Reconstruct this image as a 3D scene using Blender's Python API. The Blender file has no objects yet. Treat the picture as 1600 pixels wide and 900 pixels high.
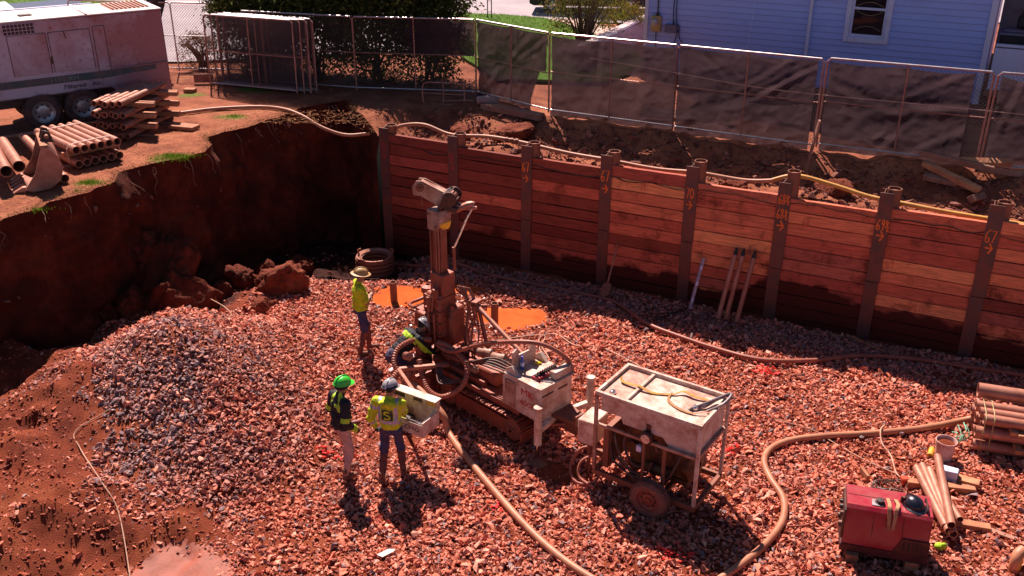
import bpy, bmesh, math, random
import numpy as np
from mathutils import Vector as V, Matrix
from mathutils.geometry import delaunay_2d_cdt
random.seed(7)
RNG = np.random.default_rng(11)
S = bpy.context.scene
COL = S.collection
R = math.radians

# ------------------------------------------------------------------ camera, sky, sun, exposure
TH, FP, CH = R(25.0), 1500.0, 8.75
cam = bpy.data.cameras.new('camera'); cam_o = bpy.data.objects.new('camera', cam); COL.objects.link(cam_o)
cam.sensor_width = 36.0; cam.lens = FP/1600*36.0; cam.clip_end = 2000.0; cam.clip_start = 0.1
cam_o.location = (0, 0, CH); cam_o.rotation_euler = (R(90)-TH, 0, 0)
S.camera = cam_o
SUN_EL, SUN_AZ = R(52.0), math.atan2(-0.26, 0.966)
wd = bpy.data.worlds.new('World'); S.world = wd; wd.use_nodes = True
wn = wd.node_tree.nodes; wl = wd.node_tree.links; wn.clear()
sky = wn.new('ShaderNodeTexSky'); sky.sky_type = 'NISHITA'; sky.sun_disc = False
sky.sun_elevation = SUN_EL; sky.sun_rotation = SUN_AZ; sky.altitude = 300; sky.air_density = 0.6; sky.dust_density = 0.2; sky.ozone_density = 2.0
bg = wn.new('ShaderNodeBackground'); bg.inputs['Strength'].default_value = 0.05
wo = wn.new('ShaderNodeOutputWorld'); wl.new(sky.outputs[0], bg.inputs[0]); wl.new(bg.outputs[0], wo.inputs[0])
sl = bpy.data.lights.new('sun', 'SUN'); sl.energy = 5.0; sl.angle = R(0.5); sl.color = (1.0, 0.83, 0.74)
sun_o = bpy.data.objects.new('sun', sl); COL.objects.link(sun_o)
SUNV = V((math.sin(SUN_AZ)*math.cos(SUN_EL), math.cos(SUN_AZ)*math.cos(SUN_EL), math.sin(SUN_EL)))
sun_o.rotation_euler = SUNV.to_track_quat('Z', 'Y').to_euler(); sun_o.location = (-10, 40, 60)
S.view_settings.view_transform = 'Standard'; S.view_settings.look = 'None'
S.view_settings.exposure = 1.0; S.view_settings.gamma = 1.0; S.view_settings.use_curve_mapping = False

# ------------------------------------------------------------------ placement helpers
def G(px, py, z=0.0):
    a = (px-800)/FP; b = (py-450)/FP
    t = (CH-z)/(math.sin(TH)+b*math.cos(TH))
    return V((a*t, (math.cos(TH)-b*math.sin(TH))*t, z))
def sstep(a, b, x):
    t = np.clip((x-a)/(b-a), 0, 1); return t*t*(3-2*t)
def vnoise(x, y, sc=1.0, seed=0):
    x = np.asarray(x, float)*sc; y = np.asarray(y, float)*sc
    xi = np.floor(x).astype(np.int64); yi = np.floor(y).astype(np.int64); fx = x-xi; fy = y-yi
    fx = fx*fx*(3-2*fx); fy = fy*fy*(3-2*fy)
    def h(i, j):
        n = (i*374761393 + j*668265263 + seed*1274126177) & 0xffffffff
        n = ((n ^ (n >> 13))*1274126177) & 0xffffffff
        return ((n ^ (n >> 16)) & 0xffff)/65535.0
    return (h(xi, yi)*(1-fx)+h(xi+1, yi)*fx)*(1-fy) + (h(xi, yi+1)*(1-fx)+h(xi+1, yi+1)*fx)*fy - 0.5
def fbm(x, y, sc, seed=0, oc=4):
    s = 0; a = 1
    for k in range(oc):
        s = s + a*vnoise(x, y, sc*2**k, seed+k*17); a *= 0.5
    return s

# ------------------------------------------------------------------ mesh builder
def frame_from(d, up=None):
    d = V(d).normalized(); u = V(up) if up else (V((0, 0, 1)) if abs(d.z) < 0.95 else V((0, 1, 0)))
    x = u.cross(d)
    if x.length < 1e-5: x = V((1, 0, 0)).cross(d)
    x.normalize(); y = d.cross(x); return x, y, d
def smooth_path(pts, n=6):
    pts = [V(p) for p in pts]; out = []
    for i in range(len(pts)-1):
        p0 = pts[max(i-1, 0)]; p1 = pts[i]; p2 = pts[i+1]; p3 = pts[min(i+2, len(pts)-1)]
        for k in range(n):
            t = k/n
            out.append(0.5*((2*p1)+(p2-p0)*t+(2*p0-5*p1+4*p2-p3)*t*t+(-p0+3*p1-3*p2+p3)*t**3))
    out.append(pts[-1]); return out
class MB:
    def __init__(s): s.v = []; s.f = []; s.mi = []; s.m = 0
    def add(s, vs, fs):
        o = len(s.v); s.v += [tuple(p) for p in vs]
        for f in fs: s.f.append(tuple(i+o for i in f)); s.mi.append(s.m)
        return s
    def box(s, c, size, rot=None, b=0.0):
        hx, hy, hz = size[0]/2, size[1]/2, size[2]/2; c = V(c)
        Rm = rot if isinstance(rot, Matrix) else (Matrix.Rotation(rot, 3, 'Z') if rot else Matrix.Identity(3))
        b = min(b, hx*.9, hy*.9, hz*.9)
        if b <= 0:
            vs = [Rm @ V((x, y, z))+c for x in (-hx, hx) for y in (-hy, hy) for z in (-hz, hz)]
            return s.add(vs, [(0, 1, 3, 2), (4, 6, 7, 5), (0, 4, 5, 1), (2, 3, 7, 6), (0, 2, 6, 4), (1, 5, 7, 3)])
        vs = []; idx = {}
        for sx in (-1, 1):
            for sy in (-1, 1):
                for sz in (-1, 1):
                    for ax in range(3):
                        p = [sx*(hx-b), sy*(hy-b), sz*(hz-b)]; p[ax] = (sx*hx, sy*hy, sz*hz)[ax]
                        idx[(sx, sy, sz, ax)] = len(vs); vs.append(Rm @ V(p)+c)
        fs = []
        for ax in range(3):
            a1, a2 = (ax+1) % 3, (ax+2) % 3
            for sg in (-1, 1):
                q = []
                for (u, w) in ((-1, -1), (1, -1), (1, 1), (-1, 1)):
                    k = [0, 0, 0]; k[ax] = sg; k[a1] = u; k[a2] = w; q.append(idx[(*k, ax)])
                fs.append(tuple(q if sg > 0 else q[::-1]))
            for u in (-1, 1):
                for w in (-1, 1):
                    k0 = [0, 0, 0]; k0[a1] = u; k0[a2] = w; k1 = list(k0); k0[ax] = -1; k1[ax] = 1
                    q = [idx[(*k0, a1)], idx[(*k1, a1)], idx[(*k1, a2)], idx[(*k0, a2)]]
                    fs.append(tuple(q if u*w > 0 else q[::-1]))
        for sx in (-1, 1):
            for sy in (-1, 1):
                for sz in (-1, 1):
                    q = [idx[(sx, sy, sz, a)] for a in range(3)]
                    fs.append(tuple(q if sx*sy*sz > 0 else q[::-1]))
        return s.add(vs, fs)
    def bar(s, p0, p1, w, h, up=None, b=0.0):
        p0, p1 = V(p0), V(p1); x, y, d = frame_from(p1-p0, up)
        return s.box((p0+p1)/2, (w, h, (p1-p0).length), Matrix((x, y, d)).transposed(), b)
    def cyl(s, p0, p1, r0, r1=None, n=12, cap=True):
        r1 = r0 if r1 is None else r1; p0, p1 = V(p0), V(p1); x, y, d = frame_from(p1-p0)
        vs = []
        for p, r in ((p0, r0), (p1, r1)):
            vs += [p+x*(r*math.cos(2*math.pi*i/n))+y*(r*math.sin(2*math.pi*i/n)) for i in range(n)]
        fs = [(i, (i+1) % n, n+(i+1) % n, n+i) for i in range(n)]
        if cap: fs += [tuple(range(n-1, -1, -1)), tuple(range(n, 2*n))]
        return s.add(vs, fs)
    def lathe(s, o, ax, prof, n=16, close=False):
        o = V(o); x, y, d = frame_from(ax); vs = []
        for (r, h) in prof:
            vs += [o+d*h+x*(r*math.cos(2*math.pi*i/n))+y*(r*math.sin(2*math.pi*i/n)) for i in range(n)]
        m = len(prof); fs = []
        for k in range(m-1 if not close else m):
            a = k*n; b = ((k+1) % m)*n
            fs += [(a+i, a+(i+1) % n, b+(i+1) % n, b+i) for i in range(n)]
        return s.add(vs, fs)
    def pipe(s, p0, p1, ro, ri, n=14):
        p0, p1 = V(p0), V(p1); L = (p1-p0).length
        return s.lathe(p0, p1-p0, [(ri, 0), (ro, 0), (ro, L), (ri, L)], n, True)
    def tube(s, path, r, n=8, cap=True, closed=False):
        path = [V(p) for p in path]; vs = []; m = len(path); x = None
        for i, p in enumerate(path):
            if closed: d = path[(i+1) % m]-path[i-1]
            else: d = path[min(i+1, m-1)]-path[max(i-1, 0)]
            d.normalize()
            if x is None: x, y, _ = frame_from(d)
            else:
                x = (x-d*x.dot(d)); x.normalize(); y = d.cross(x)
            rr = r[i] if isinstance(r, (list, tuple)) else r
            vs += [p+x*(rr*math.cos(2*math.pi*k/n))+y*(rr*math.sin(2*math.pi*k/n)) for k in range(n)]
        fs = []
        for i in range(m if closed else m-1):
            a = i*n; b = ((i+1) % m)*n
            fs += [(a+k, a+(k+1) % n, b+(k+1) % n, b+k) for k in range(n)]
        if cap and not closed: fs += [tuple(range(n-1, -1, -1)), tuple(range((m-1)*n, m*n))]
        return s.add(vs, fs)
    def prism(s, poly, o, ex, ey, d):
        o, ex, ey, d = V(o), V(ex), V(ey), V(d); n = len(poly)
        vs = [o+ex*a+ey*b for a, b in poly]+[o+ex*a+ey*b+d for a, b in poly]
        return s.add(vs, [tuple(range(n-1, -1, -1)), tuple(range(n, 2*n))]+[(i, (i+1) % n, n+(i+1) % n, n+i) for i in range(n)])
    def ball(s, c, r, n=12, m=8, top=1.0, bot=-1.0):
        c = V(c); r = V(r) if not isinstance(r, (int, float)) else V((r, r, r)); pr = []
        a0, a1 = math.asin(bot), math.asin(top); vs = []; fs = []
        for j in range(m+1):
            a = a0+(a1-a0)*j/m
            vs += [c+V((r.x*math.cos(a)*math.cos(2*math.pi*i/n), r.y*math.cos(a)*math.sin(2*math.pi*i/n), r.z*math.sin(a))) for i in range(n)]
        for j in range(m): fs += [(j*n+i, j*n+(i+1) % n, (j+1)*n+(i+1) % n, (j+1)*n+i) for i in range(n)]
        return s.add(vs, fs)
    def ribbon(s, pts, w, nrm):
        nrm = V(nrm).normalized(); pts = [V(p) for p in pts]; vs = []; m = len(pts)
        for i, p in enumerate(pts):
            d = (pts[min(i+1, m-1)]-pts[max(i-1, 0)]).normalized(); q = nrm.cross(d).normalized()*(w/2); vs += [p-q, p+q]
        return s.add(vs, [(2*i, 2*i+2, 2*i+3, 2*i+1) for i in range(m-1)])
    def strap(s, pts, w, t, wid):
        wid = V(wid).normalized(); pts = [V(p) for p in pts]; m = len(pts); vs = []
        for i, p in enumerate(pts):
            d = (pts[min(i+1, m-1)]-pts[max(i-1, 0)]).normalized(); nn = wid.cross(d).normalized()*(t/2); q = wid*(w/2)
            vs += [p-q-nn, p+q-nn, p+q+nn, p-q+nn]
        fs = [(3, 2, 1, 0), tuple(range(4*m-4, 4*m))]
        for i in range(m-1):
            a = 4*i; fs += [(a+k, a+(k+1) % 4, a+4+(k+1) % 4, a+4+k) for k in range(4)]
        return s.add(vs, fs)
    def mesh(s, name, mats, smooth=40):
        me = bpy.data.meshes.new(name); me.from_pydata(s.v, [], s.f); me.update()
        mats = mats if isinstance(mats, (list, tuple)) else [mats]
        for m in mats: me.materials.append(m)
        if len(mats) > 1: me.polygons.foreach_set('material_index', s.mi)
        bm = bmesh.new(); bm.from_mesh(me); bmesh.ops.recalc_face_normals(bm, faces=bm.faces); bm.to_mesh(me); bm.free()
        if smooth:
            me.polygons.foreach_set('use_smooth', [True]*len(me.polygons)); me.set_sharp_from_angle(angle=R(smooth))
        return me
    def build(s, name, mats, parent=None, smooth=40, kind=None):
        return link(name, s.mesh(name, mats, smooth), parent, kind)
def link(name, me, parent=None, kind=None, loc=None, rot=None):
    o = bpy.data.objects.new(name, me); COL.objects.link(o)
    if parent: o.parent = parent
    if kind: o['kind'] = kind
    if loc is not None: o.location = loc
    if rot is not None: o.rotation_euler = rot
    return o
def tag(o, label, cat, group=None):
    o['label'] = label; o['category'] = cat
    if group: o['group'] = group
    return o
def thing(name, label, cat, loc=(0, 0, 0), rz=0.0, group=None):
    o = bpy.data.objects.new(name, None); COL.objects.link(o); o.location = loc
    if isinstance(rz, (tuple, list)): o.rotation_euler = rz
    else: o.rotation_euler = (0, 0, rz)
    o.empty_display_size = 0.1
    return tag(o, label, cat, group)
def copy_tree(o, parent=None, label=None, loc=None, rot=None):
    c = o.copy(); COL.objects.link(c); c.parent = parent
    if label: c['label'] = label
    if loc is not None: c.location = loc
    if rot is not None: c.rotation_euler = rot
    for ch in [x for x in list(bpy.data.objects) if x.parent == o]: copy_tree(ch, c)
    return c
def np_mesh(name, verts, faces, mats, smooth=False):
    me = bpy.data.meshes.new(name); verts = np.asarray(verts, np.float32); faces = np.asarray(faces, np.int32)
    k = faces.shape[1]; me.vertices.add(len(verts)); me.vertices.foreach_set('co', verts.ravel())
    me.loops.add(faces.size); me.loops.foreach_set('vertex_index', faces.ravel())
    me.polygons.add(len(faces)); me.polygons.foreach_set('loop_start', np.arange(0, faces.size, k, dtype=np.int32))
    me.polygons.foreach_set('use_smooth', np.full(len(faces), smooth))
    for m in (mats if isinstance(mats, (list, tuple)) else [mats]): me.materials.append(m)
    me.update(calc_edges=True); me.validate(); return me
def text_mesh(txt, size, depth=0.004):
    cu = bpy.data.curves.new('t', 'FONT'); cu.body = txt; cu.size = size; cu.extrude = depth/2; cu.resolution_u = 2
    cu.align_x = 'CENTER'; cu.align_y = 'CENTER'; o = bpy.data.objects.new('t', cu); COL.objects.link(o)
    bpy.context.view_layer.update(); dg = bpy.context.evaluated_depsgraph_get()
    me = bpy.data.meshes.new_from_object(o.evaluated_get(dg)); bpy.data.objects.remove(o); return me
def text_part(name, txt, size, mat, parent, loc, ex, ey, sx=1.0):
    me = text_mesh(txt, size); me.name = name; me.materials.clear(); me.materials.append(mat)
    ex = V(ex).normalized(); ey = V(ey).normalized(); ez = ex.cross(ey)
    me.transform(Matrix.Translation(V(loc)) @ Matrix((ex*sx, ey, ez)).transposed().to_4x4())
    return link(name, me, parent)

# ------------------------------------------------------------------ materials
def nod(nt, t, **kw):
    n = nt.nodes.new(t)
    for k, v in kw.items(): setattr(n, k, v)
    return n
MUD = (0.20, 0.062, 0.040)
def mat(name, col, rough=0.6, metal=0.0, dirt=0.3, dcol=MUD, sc=3.0, bump=0.15, bsc=40.0, rnd=0.12, speck=0.0, spec=0.4, trans=0.0, grad=None):
    m = bpy.data.materials.new(name); m.use_nodes = True; nt = m.node_tree; N = nt.nodes; L = nt.links; bs = N['Principled BSDF']
    tc = nod(nt, 'ShaderNodeTexCoord'); oi = nod(nt, 'ShaderNodeObjectInfo')
    add = nod(nt, 'ShaderNodeVectorMath', operation='ADD'); mul = nod(nt, 'ShaderNodeMath', operation='MULTIPLY'); mul.inputs[1].default_value = 37.0
    L.new(oi.outputs['Random'], mul.inputs[0]); L.new(tc.outputs['Object'], add.inputs[0]); L.new(mul.outputs[0], add.inputs[1])
    hv = nod(nt, 'ShaderNodeHueSaturation'); hv.inputs['Color'].default_value = (*col, 1)
    mr = nod(nt, 'ShaderNodeMapRange'); mr.inputs[3].default_value = 1-rnd; mr.inputs[4].default_value = 1+rnd
    L.new(oi.outputs['Random'], mr.inputs[0]); L.new(mr.outputs[0], hv.inputs['Value'])
    cur = hv.outputs[0]
    if dirt > 0:
        n1 = nod(nt, 'ShaderNodeTexNoise'); n1.inputs['Scale'].default_value = sc; n1.inputs['Detail'].default_value = 8; n1.inputs['Roughness'].default_value = 0.7
        L.new(add.outputs[0], n1.inputs['Vector'])
        cr = nod(nt, 'ShaderNodeMapRange'); cr.inputs[1].default_value = 0.50-dirt*0.28; cr.inputs[2].default_value = 0.80-dirt*0.28; cr.inputs[4].default_value = min(1.0, .55+dirt); cr.clamp = True
        L.new(n1.outputs['Fac'], cr.inputs[0])
        if grad:
            sx = nod(nt, 'ShaderNodeSeparateXYZ'); L.new(tc.outputs['Object'], sx.inputs[0]); gm = nod(nt, 'ShaderNodeMapRange'); gm.inputs[1].default_value = grad[0]; gm.inputs[2].default_value = grad[1]; gm.inputs[4].default_value = grad[2]; L.new(sx.outputs[grad[3]], gm.inputs[0])
            ga = nod(nt, 'ShaderNodeMath', operation='ADD'); L.new(n1.outputs['Fac'], ga.inputs[0]); L.new(gm.outputs[0], ga.inputs[1]); L.new(ga.outputs[0], cr.inputs[0])
        mx = nod(nt, 'ShaderNodeMix', data_type='RGBA'); mx.inputs[7].default_value = (*dcol, 1)
        L.new(cr.outputs[0], mx.inputs[0]); L.new(cur, mx.inputs[6]); cur = mx.outputs[2]
    if speck > 0:
        n2 = nod(nt, 'ShaderNodeTexNoise'); n2.inputs['Scale'].default_value = sc*16; n2.inputs['Detail'].default_value = 4
        L.new(add.outputs[0], n2.inputs['Vector'])
        c2 = nod(nt, 'ShaderNodeMapRange'); c2.inputs[1].default_value = 0.62-speck*0.2; c2.inputs[2].default_value = 0.74-speck*0.15; c2.inputs[4].default_value = .6
        L.new(n2.outputs['Fac'], c2.inputs[0])
        m2 = nod(nt, 'ShaderNodeMix', data_type='RGBA'); m2.inputs[7].default_value = (*[c*0.6 for c in dcol], 1)
        L.new(c2.outputs[0], m2.inputs[0]); L.new(cur, m2.inputs[6]); cur = m2.outputs[2]
    L.new(cur, bs.inputs['Base Color'])
    bs.inputs['Roughness'].default_value = rough; bs.inputs['Metallic'].default_value = metal
    bs.inputs['Specular IOR Level'].default_value = spec
    if trans: bs.inputs['Transmission Weight'].default_value = trans
    if bump > 0:
        n3 = nod(nt, 'ShaderNodeTexNoise'); n3.inputs['Scale'].default_value = bsc; n3.inputs['Detail'].default_value = 5
        L.new(add.outputs[0], n3.inputs['Vector'])
        bp = nod(nt, 'ShaderNodeBump'); bp.inputs['Strength'].default_value = bump; bp.inputs['Distance'].default_value = 0.02
        L.new(n3.outputs['Fac'], bp.inputs['Height']); L.new(bp.outputs[0], bs.inputs['Normal'])
    return m
def ground_mat(name, cols, sc, bump=0.6, attr=None, rough=0.95, fine=60.0, extra=None):
    """layered noise earth: cols = dark, mid, light; attr = optional stored mask of grass cover or painted shade, in colours extra"""
    m = bpy.data.materials.new(name); m.use_nodes = True; nt = m.node_tree; N = nt.nodes; L = nt.links; bs = N['Principled BSDF']
    tc = nod(nt, 'ShaderNodeTexCoord')
    n1 = nod(nt, 'ShaderNodeTexNoise'); n1.inputs['Scale'].default_value = sc; n1.inputs['Detail'].default_value = 10; n1.inputs['Roughness'].default_value = 0.68
    L.new(tc.outputs['Object'], n1.inputs['Vector'])
    cr = nod(nt, 'ShaderNodeValToRGB'); e = cr.color_ramp.elements
    e[0].position = 0.3; e[0].color = (*cols[0], 1); e[1].position = 0.72; e[1].color = (*cols[2], 1); k = e.new(0.5); k.color = (*cols[1], 1)
    L.new(n1.outputs['Fac'], cr.inputs[0]); cur = cr.outputs[0]
    n2 = nod(nt, 'ShaderNodeTexNoise'); n2.inputs['Scale'].default_value = fine; n2.inputs['Detail'].default_value = 6; n2.inputs['Roughness'].default_value = 0.75
    L.new(tc.outputs['Object'], n2.inputs['Vector'])
    if attr:
        at = nod(nt, 'ShaderNodeAttribute', attribute_name=attr)
        c2 = nod(nt, 'ShaderNodeValToRGB'); e2 = c2.color_ramp.elements
        e2[0].position = 0.35; e2[0].color = (*extra[0], 1); e2[1].position = 0.65; e2[1].color = (*extra[1], 1)
        L.new(n2.outputs['Fac'], c2.inputs[0])
        ad = nod(nt, 'ShaderNodeMath', operation='ADD'); sb = nod(nt, 'ShaderNodeMath', operation='MULTIPLY_ADD'); sb.inputs[1].default_value = 1.2; sb.inputs[2].default_value = -0.6
        L.new(n2.outputs['Fac'], sb.inputs[0]); L.new(at.outputs['Fac'], ad.inputs[0]); L.new(sb.outputs[0], ad.inputs[1])
        mrr = nod(nt, 'ShaderNodeMapRange'); mrr.inputs[1].default_value = 0.4; mrr.inputs[2].default_value = 0.6; L.new(ad.outputs[0], mrr.inputs[0])
        mx = nod(nt, 'ShaderNodeMix', data_type='RGBA'); L.new(mrr.outputs[0], mx.inputs[0]); L.new(cur, mx.inputs[6]); L.new(c2.outputs[0], mx.inputs[7]); cur = mx.outputs[2]
    L.new(cur, bs.inputs['Base Color']); bs.inputs['Roughness'].default_value = rough; bs.inputs['Specular IOR Level'].default_value = 0.2
    bp = nod(nt, 'ShaderNodeBump'); bp.inputs['Strength'].default_value = bump; bp.inputs['Distance'].default_value = 0.05
    L.new(n2.outputs['Fac'], bp.inputs['Height']); L.new(bp.outputs[0], bs.inputs['Normal'])
    return m
def stone_mat(name):
    m = bpy.data.materials.new(name); m.use_nodes = True; nt = m.node_tree; N = nt.nodes; L = nt.links; bs = N['Principled BSDF']
    at = nod(nt, 'ShaderNodeAttribute', attribute_name='stone'); tc = nod(nt, 'ShaderNodeTexCoord')
    n = nod(nt, 'ShaderNodeTexNoise'); n.inputs['Scale'].default_value = 45; n.inputs['Detail'].default_value = 4; L.new(tc.outputs['Object'], n.inputs['Vector'])
    mr = nod(nt, 'ShaderNodeMapRange'); mr.inputs[1].default_value = 0.3; mr.inputs[2].default_value = 0.7; mr.inputs[3].default_value = 0.7; mr.inputs[4].default_value = 1.25; L.new(n.outputs['Fac'], mr.inputs[0])
    hs = nod(nt, 'ShaderNodeHueSaturation'); L.new(at.outputs['Color'], hs.inputs['Color']); L.new(mr.outputs[0], hs.inputs['Value'])
    L.new(hs.outputs[0], bs.inputs['Base Color']); wr = nod(nt, 'ShaderNodeMapRange'); wr.inputs[3].default_value = 0.16; wr.inputs[4].default_value = 0.8; L.new(at.outputs['Alpha'], wr.inputs[0]); L.new(wr.outputs[0], bs.inputs['Roughness']); bs.inputs['Specular IOR Level'].default_value = 0.35
    return m
def leaf_mat(name, c0, c1, tr=0.35):
    m = bpy.data.materials.new(name); m.use_nodes = True; nt = m.node_tree; N = nt.nodes; L = nt.links; N.remove(N['Principled BSDF'])
    at = nod(nt, 'ShaderNodeAttribute', attribute_name='leaf'); mx = nod(nt, 'ShaderNodeMix', data_type='RGBA')
    mx.inputs[6].default_value = (*c0, 1); mx.inputs[7].default_value = (*c1, 1); L.new(at.outputs['Fac'], mx.inputs[0])
    d = nod(nt, 'ShaderNodeBsdfDiffuse'); t = nod(nt, 'ShaderNodeBsdfTranslucent'); ms = nod(nt, 'ShaderNodeMixShader'); ms.inputs[0].default_value = tr
    L.new(mx.outputs[2], d.inputs[0]); L.new(mx.outputs[2], t.inputs[0]); L.new(d.outputs[0], ms.inputs[1]); L.new(t.outputs[0], ms.inputs[2])
    L.new(ms.outputs[0], N['Material Output'].inputs[0]); return m

T = {}
T['mudsteel'] = mat('muddy_steel', (0.31, 0.085, 0.052), 0.5, 0.15, 0.55, (0.23, 0.052, 0.030), 5, 0.3, 50)
T['rust'] = mat('rusty_steel', (0.20, 0.075, 0.05), 0.6, 0.2, 0.5, (0.26, 0.09, 0.05), 6, 0.3, 60)
T['cream'] = mat('cream_paint', (0.72, 0.58, 0.48), 0.42, 0.0, 0.42, (0.34, 0.11, 0.065), 4, 0.08, 60, 0.05, 0.35)
T['creamdirty'] = mat('muddy_cream_paint', (0.55, 0.36, 0.27), 0.5, 0.0, 0.6, (0.27, 0.085, 0.05), 5, 0.2, 50, 0.05, 0.4)
T['white'] = mat('white_panel_paint', (0.47, 0.38, 0.47), 0.4, 0.0, 0.22, (0.27, 0.060, 0.05), 0.8, 0.03, 30, 0.02, 0.06, grad=(-3.2, 0.2, .34, 0))
T['black'] = mat('black_rubber', (0.022, 0.020, 0.022), 0.6, 0.0, 0.25, (0.10, 0.035, 0.025), 5, 0.1)
T['tyre'] = mat('tyre_rubber', (0.035, 0.030, 0.030), 0.75, 0.0, 0.45, (0.17, 0.06, 0.045), 6, 0.2)
T['dustytyre'] = mat('dusty_tyre_rubber', (0.15, 0.065, 0.05), 0.8, 0.0, 0.5, (0.26, 0.10, 0.07), 5, 0.2)
T['dark'] = mat('dark_metal', (0.045, 0.035, 0.035), 0.5, 0.4, 0.4, (0.15, 0.05, 0.03), 6, 0.2)
T['galv'] = mat('galvanised_steel', (0.55, 0.50, 0.50), 0.38, 0.7, 0.2, (0.30, 0.12, 0.09), 6, 0.05)
T['galvrust'] = mat('rust_stained_tube', (0.42, 0.22, 0.18), 0.5, 0.4, 0.45, (0.26, 0.09, 0.06), 6, 0.1)
T['wire'] = mat('galvanised_wire', (0.12, 0.09, 0.095), 0.5, 0.3, 0.2, (0.20, 0.09, 0.07), 9, 0.0)
T['chrome'] = mat('bare_chrome', (0.7, 0.66, 0.64), 0.18, 1.0, 0.25, (0.30, 0.10, 0.07), 8, 0.0)
T['pipe'] = mat('drill_casing_steel', (0.46, 0.20, 0.14), 0.5, 0.25, 0.4, (0.30, 0.10, 0.06), 4, 0.12, 70, 0.15)
T['hose'] = mat('tan_rubber_hose', (0.52, 0.22, 0.12), 0.5, 0.0, 0.35, (0.30, 0.09, 0.05), 3, 0.05)
T['hoseyellow'] = mat('yellow_rubber_hose', (0.60, 0.31, 0.06), 0.5, 0.0, 0.3, (0.34, 0.11, 0.05), 2.0, 0.05)
T['hosered'] = mat('muddy_red_hose', (0.36, 0.11, 0.07), 0.5, 0.0, 0.35, (0.22, 0.06, 0.04), 3, 0.05)
T['hoseblack'] = mat('black_hose', (0.05, 0.032, 0.03), 0.5, 0.0, 0.4, (0.22, 0.07, 0.045), 5, 0.05)
T['wood'] = mat('cut_timber', (0.46, 0.20, 0.10), 0.8, 0.0, 0.35, (0.28, 0.08, 0.045), 4, 0.25, 45, 0.2)
T['woodgrey'] = mat('weathered_timber', (0.34, 0.17, 0.12), 0.85, 0.0, 0.4, (0.18, 0.06, 0.04), 4, 0.3, 45, 0.2)
T['redpaint'] = mat('red_machine_paint', (0.32, 0.010, 0.028), 0.36, 0.0, 0.35, (0.34, 0.085, 0.08), 3, 0.04, 50, 0.02, 0.25)
T['redmark'] = mat('red_lettering', (0.50, 0.02, 0.03), 0.5, 0, 0.15, MUD, 8, 0)
T['orangemark'] = mat('orange_spray_paint', (0.85, 0.17, 0.02), 0.7, 0, 0.1, MUD, 14, 0)
T['yellow'] = mat('yellow_paint', (0.72, 0.42, 0.03), 0.5, 0, 0.2)
T['glass'] = mat('dark_window_glass', (0.012, 0.012, 0.018), 0.06, 0, 0, bump=0, rnd=0, spec=0.6)
T['steelpile'] = mat('pile_steel', (0.105, 0.055, 0.052), 0.55, 0.25, 0.42, (0.19, 0.058, 0.038), 3, 0.15)
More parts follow.
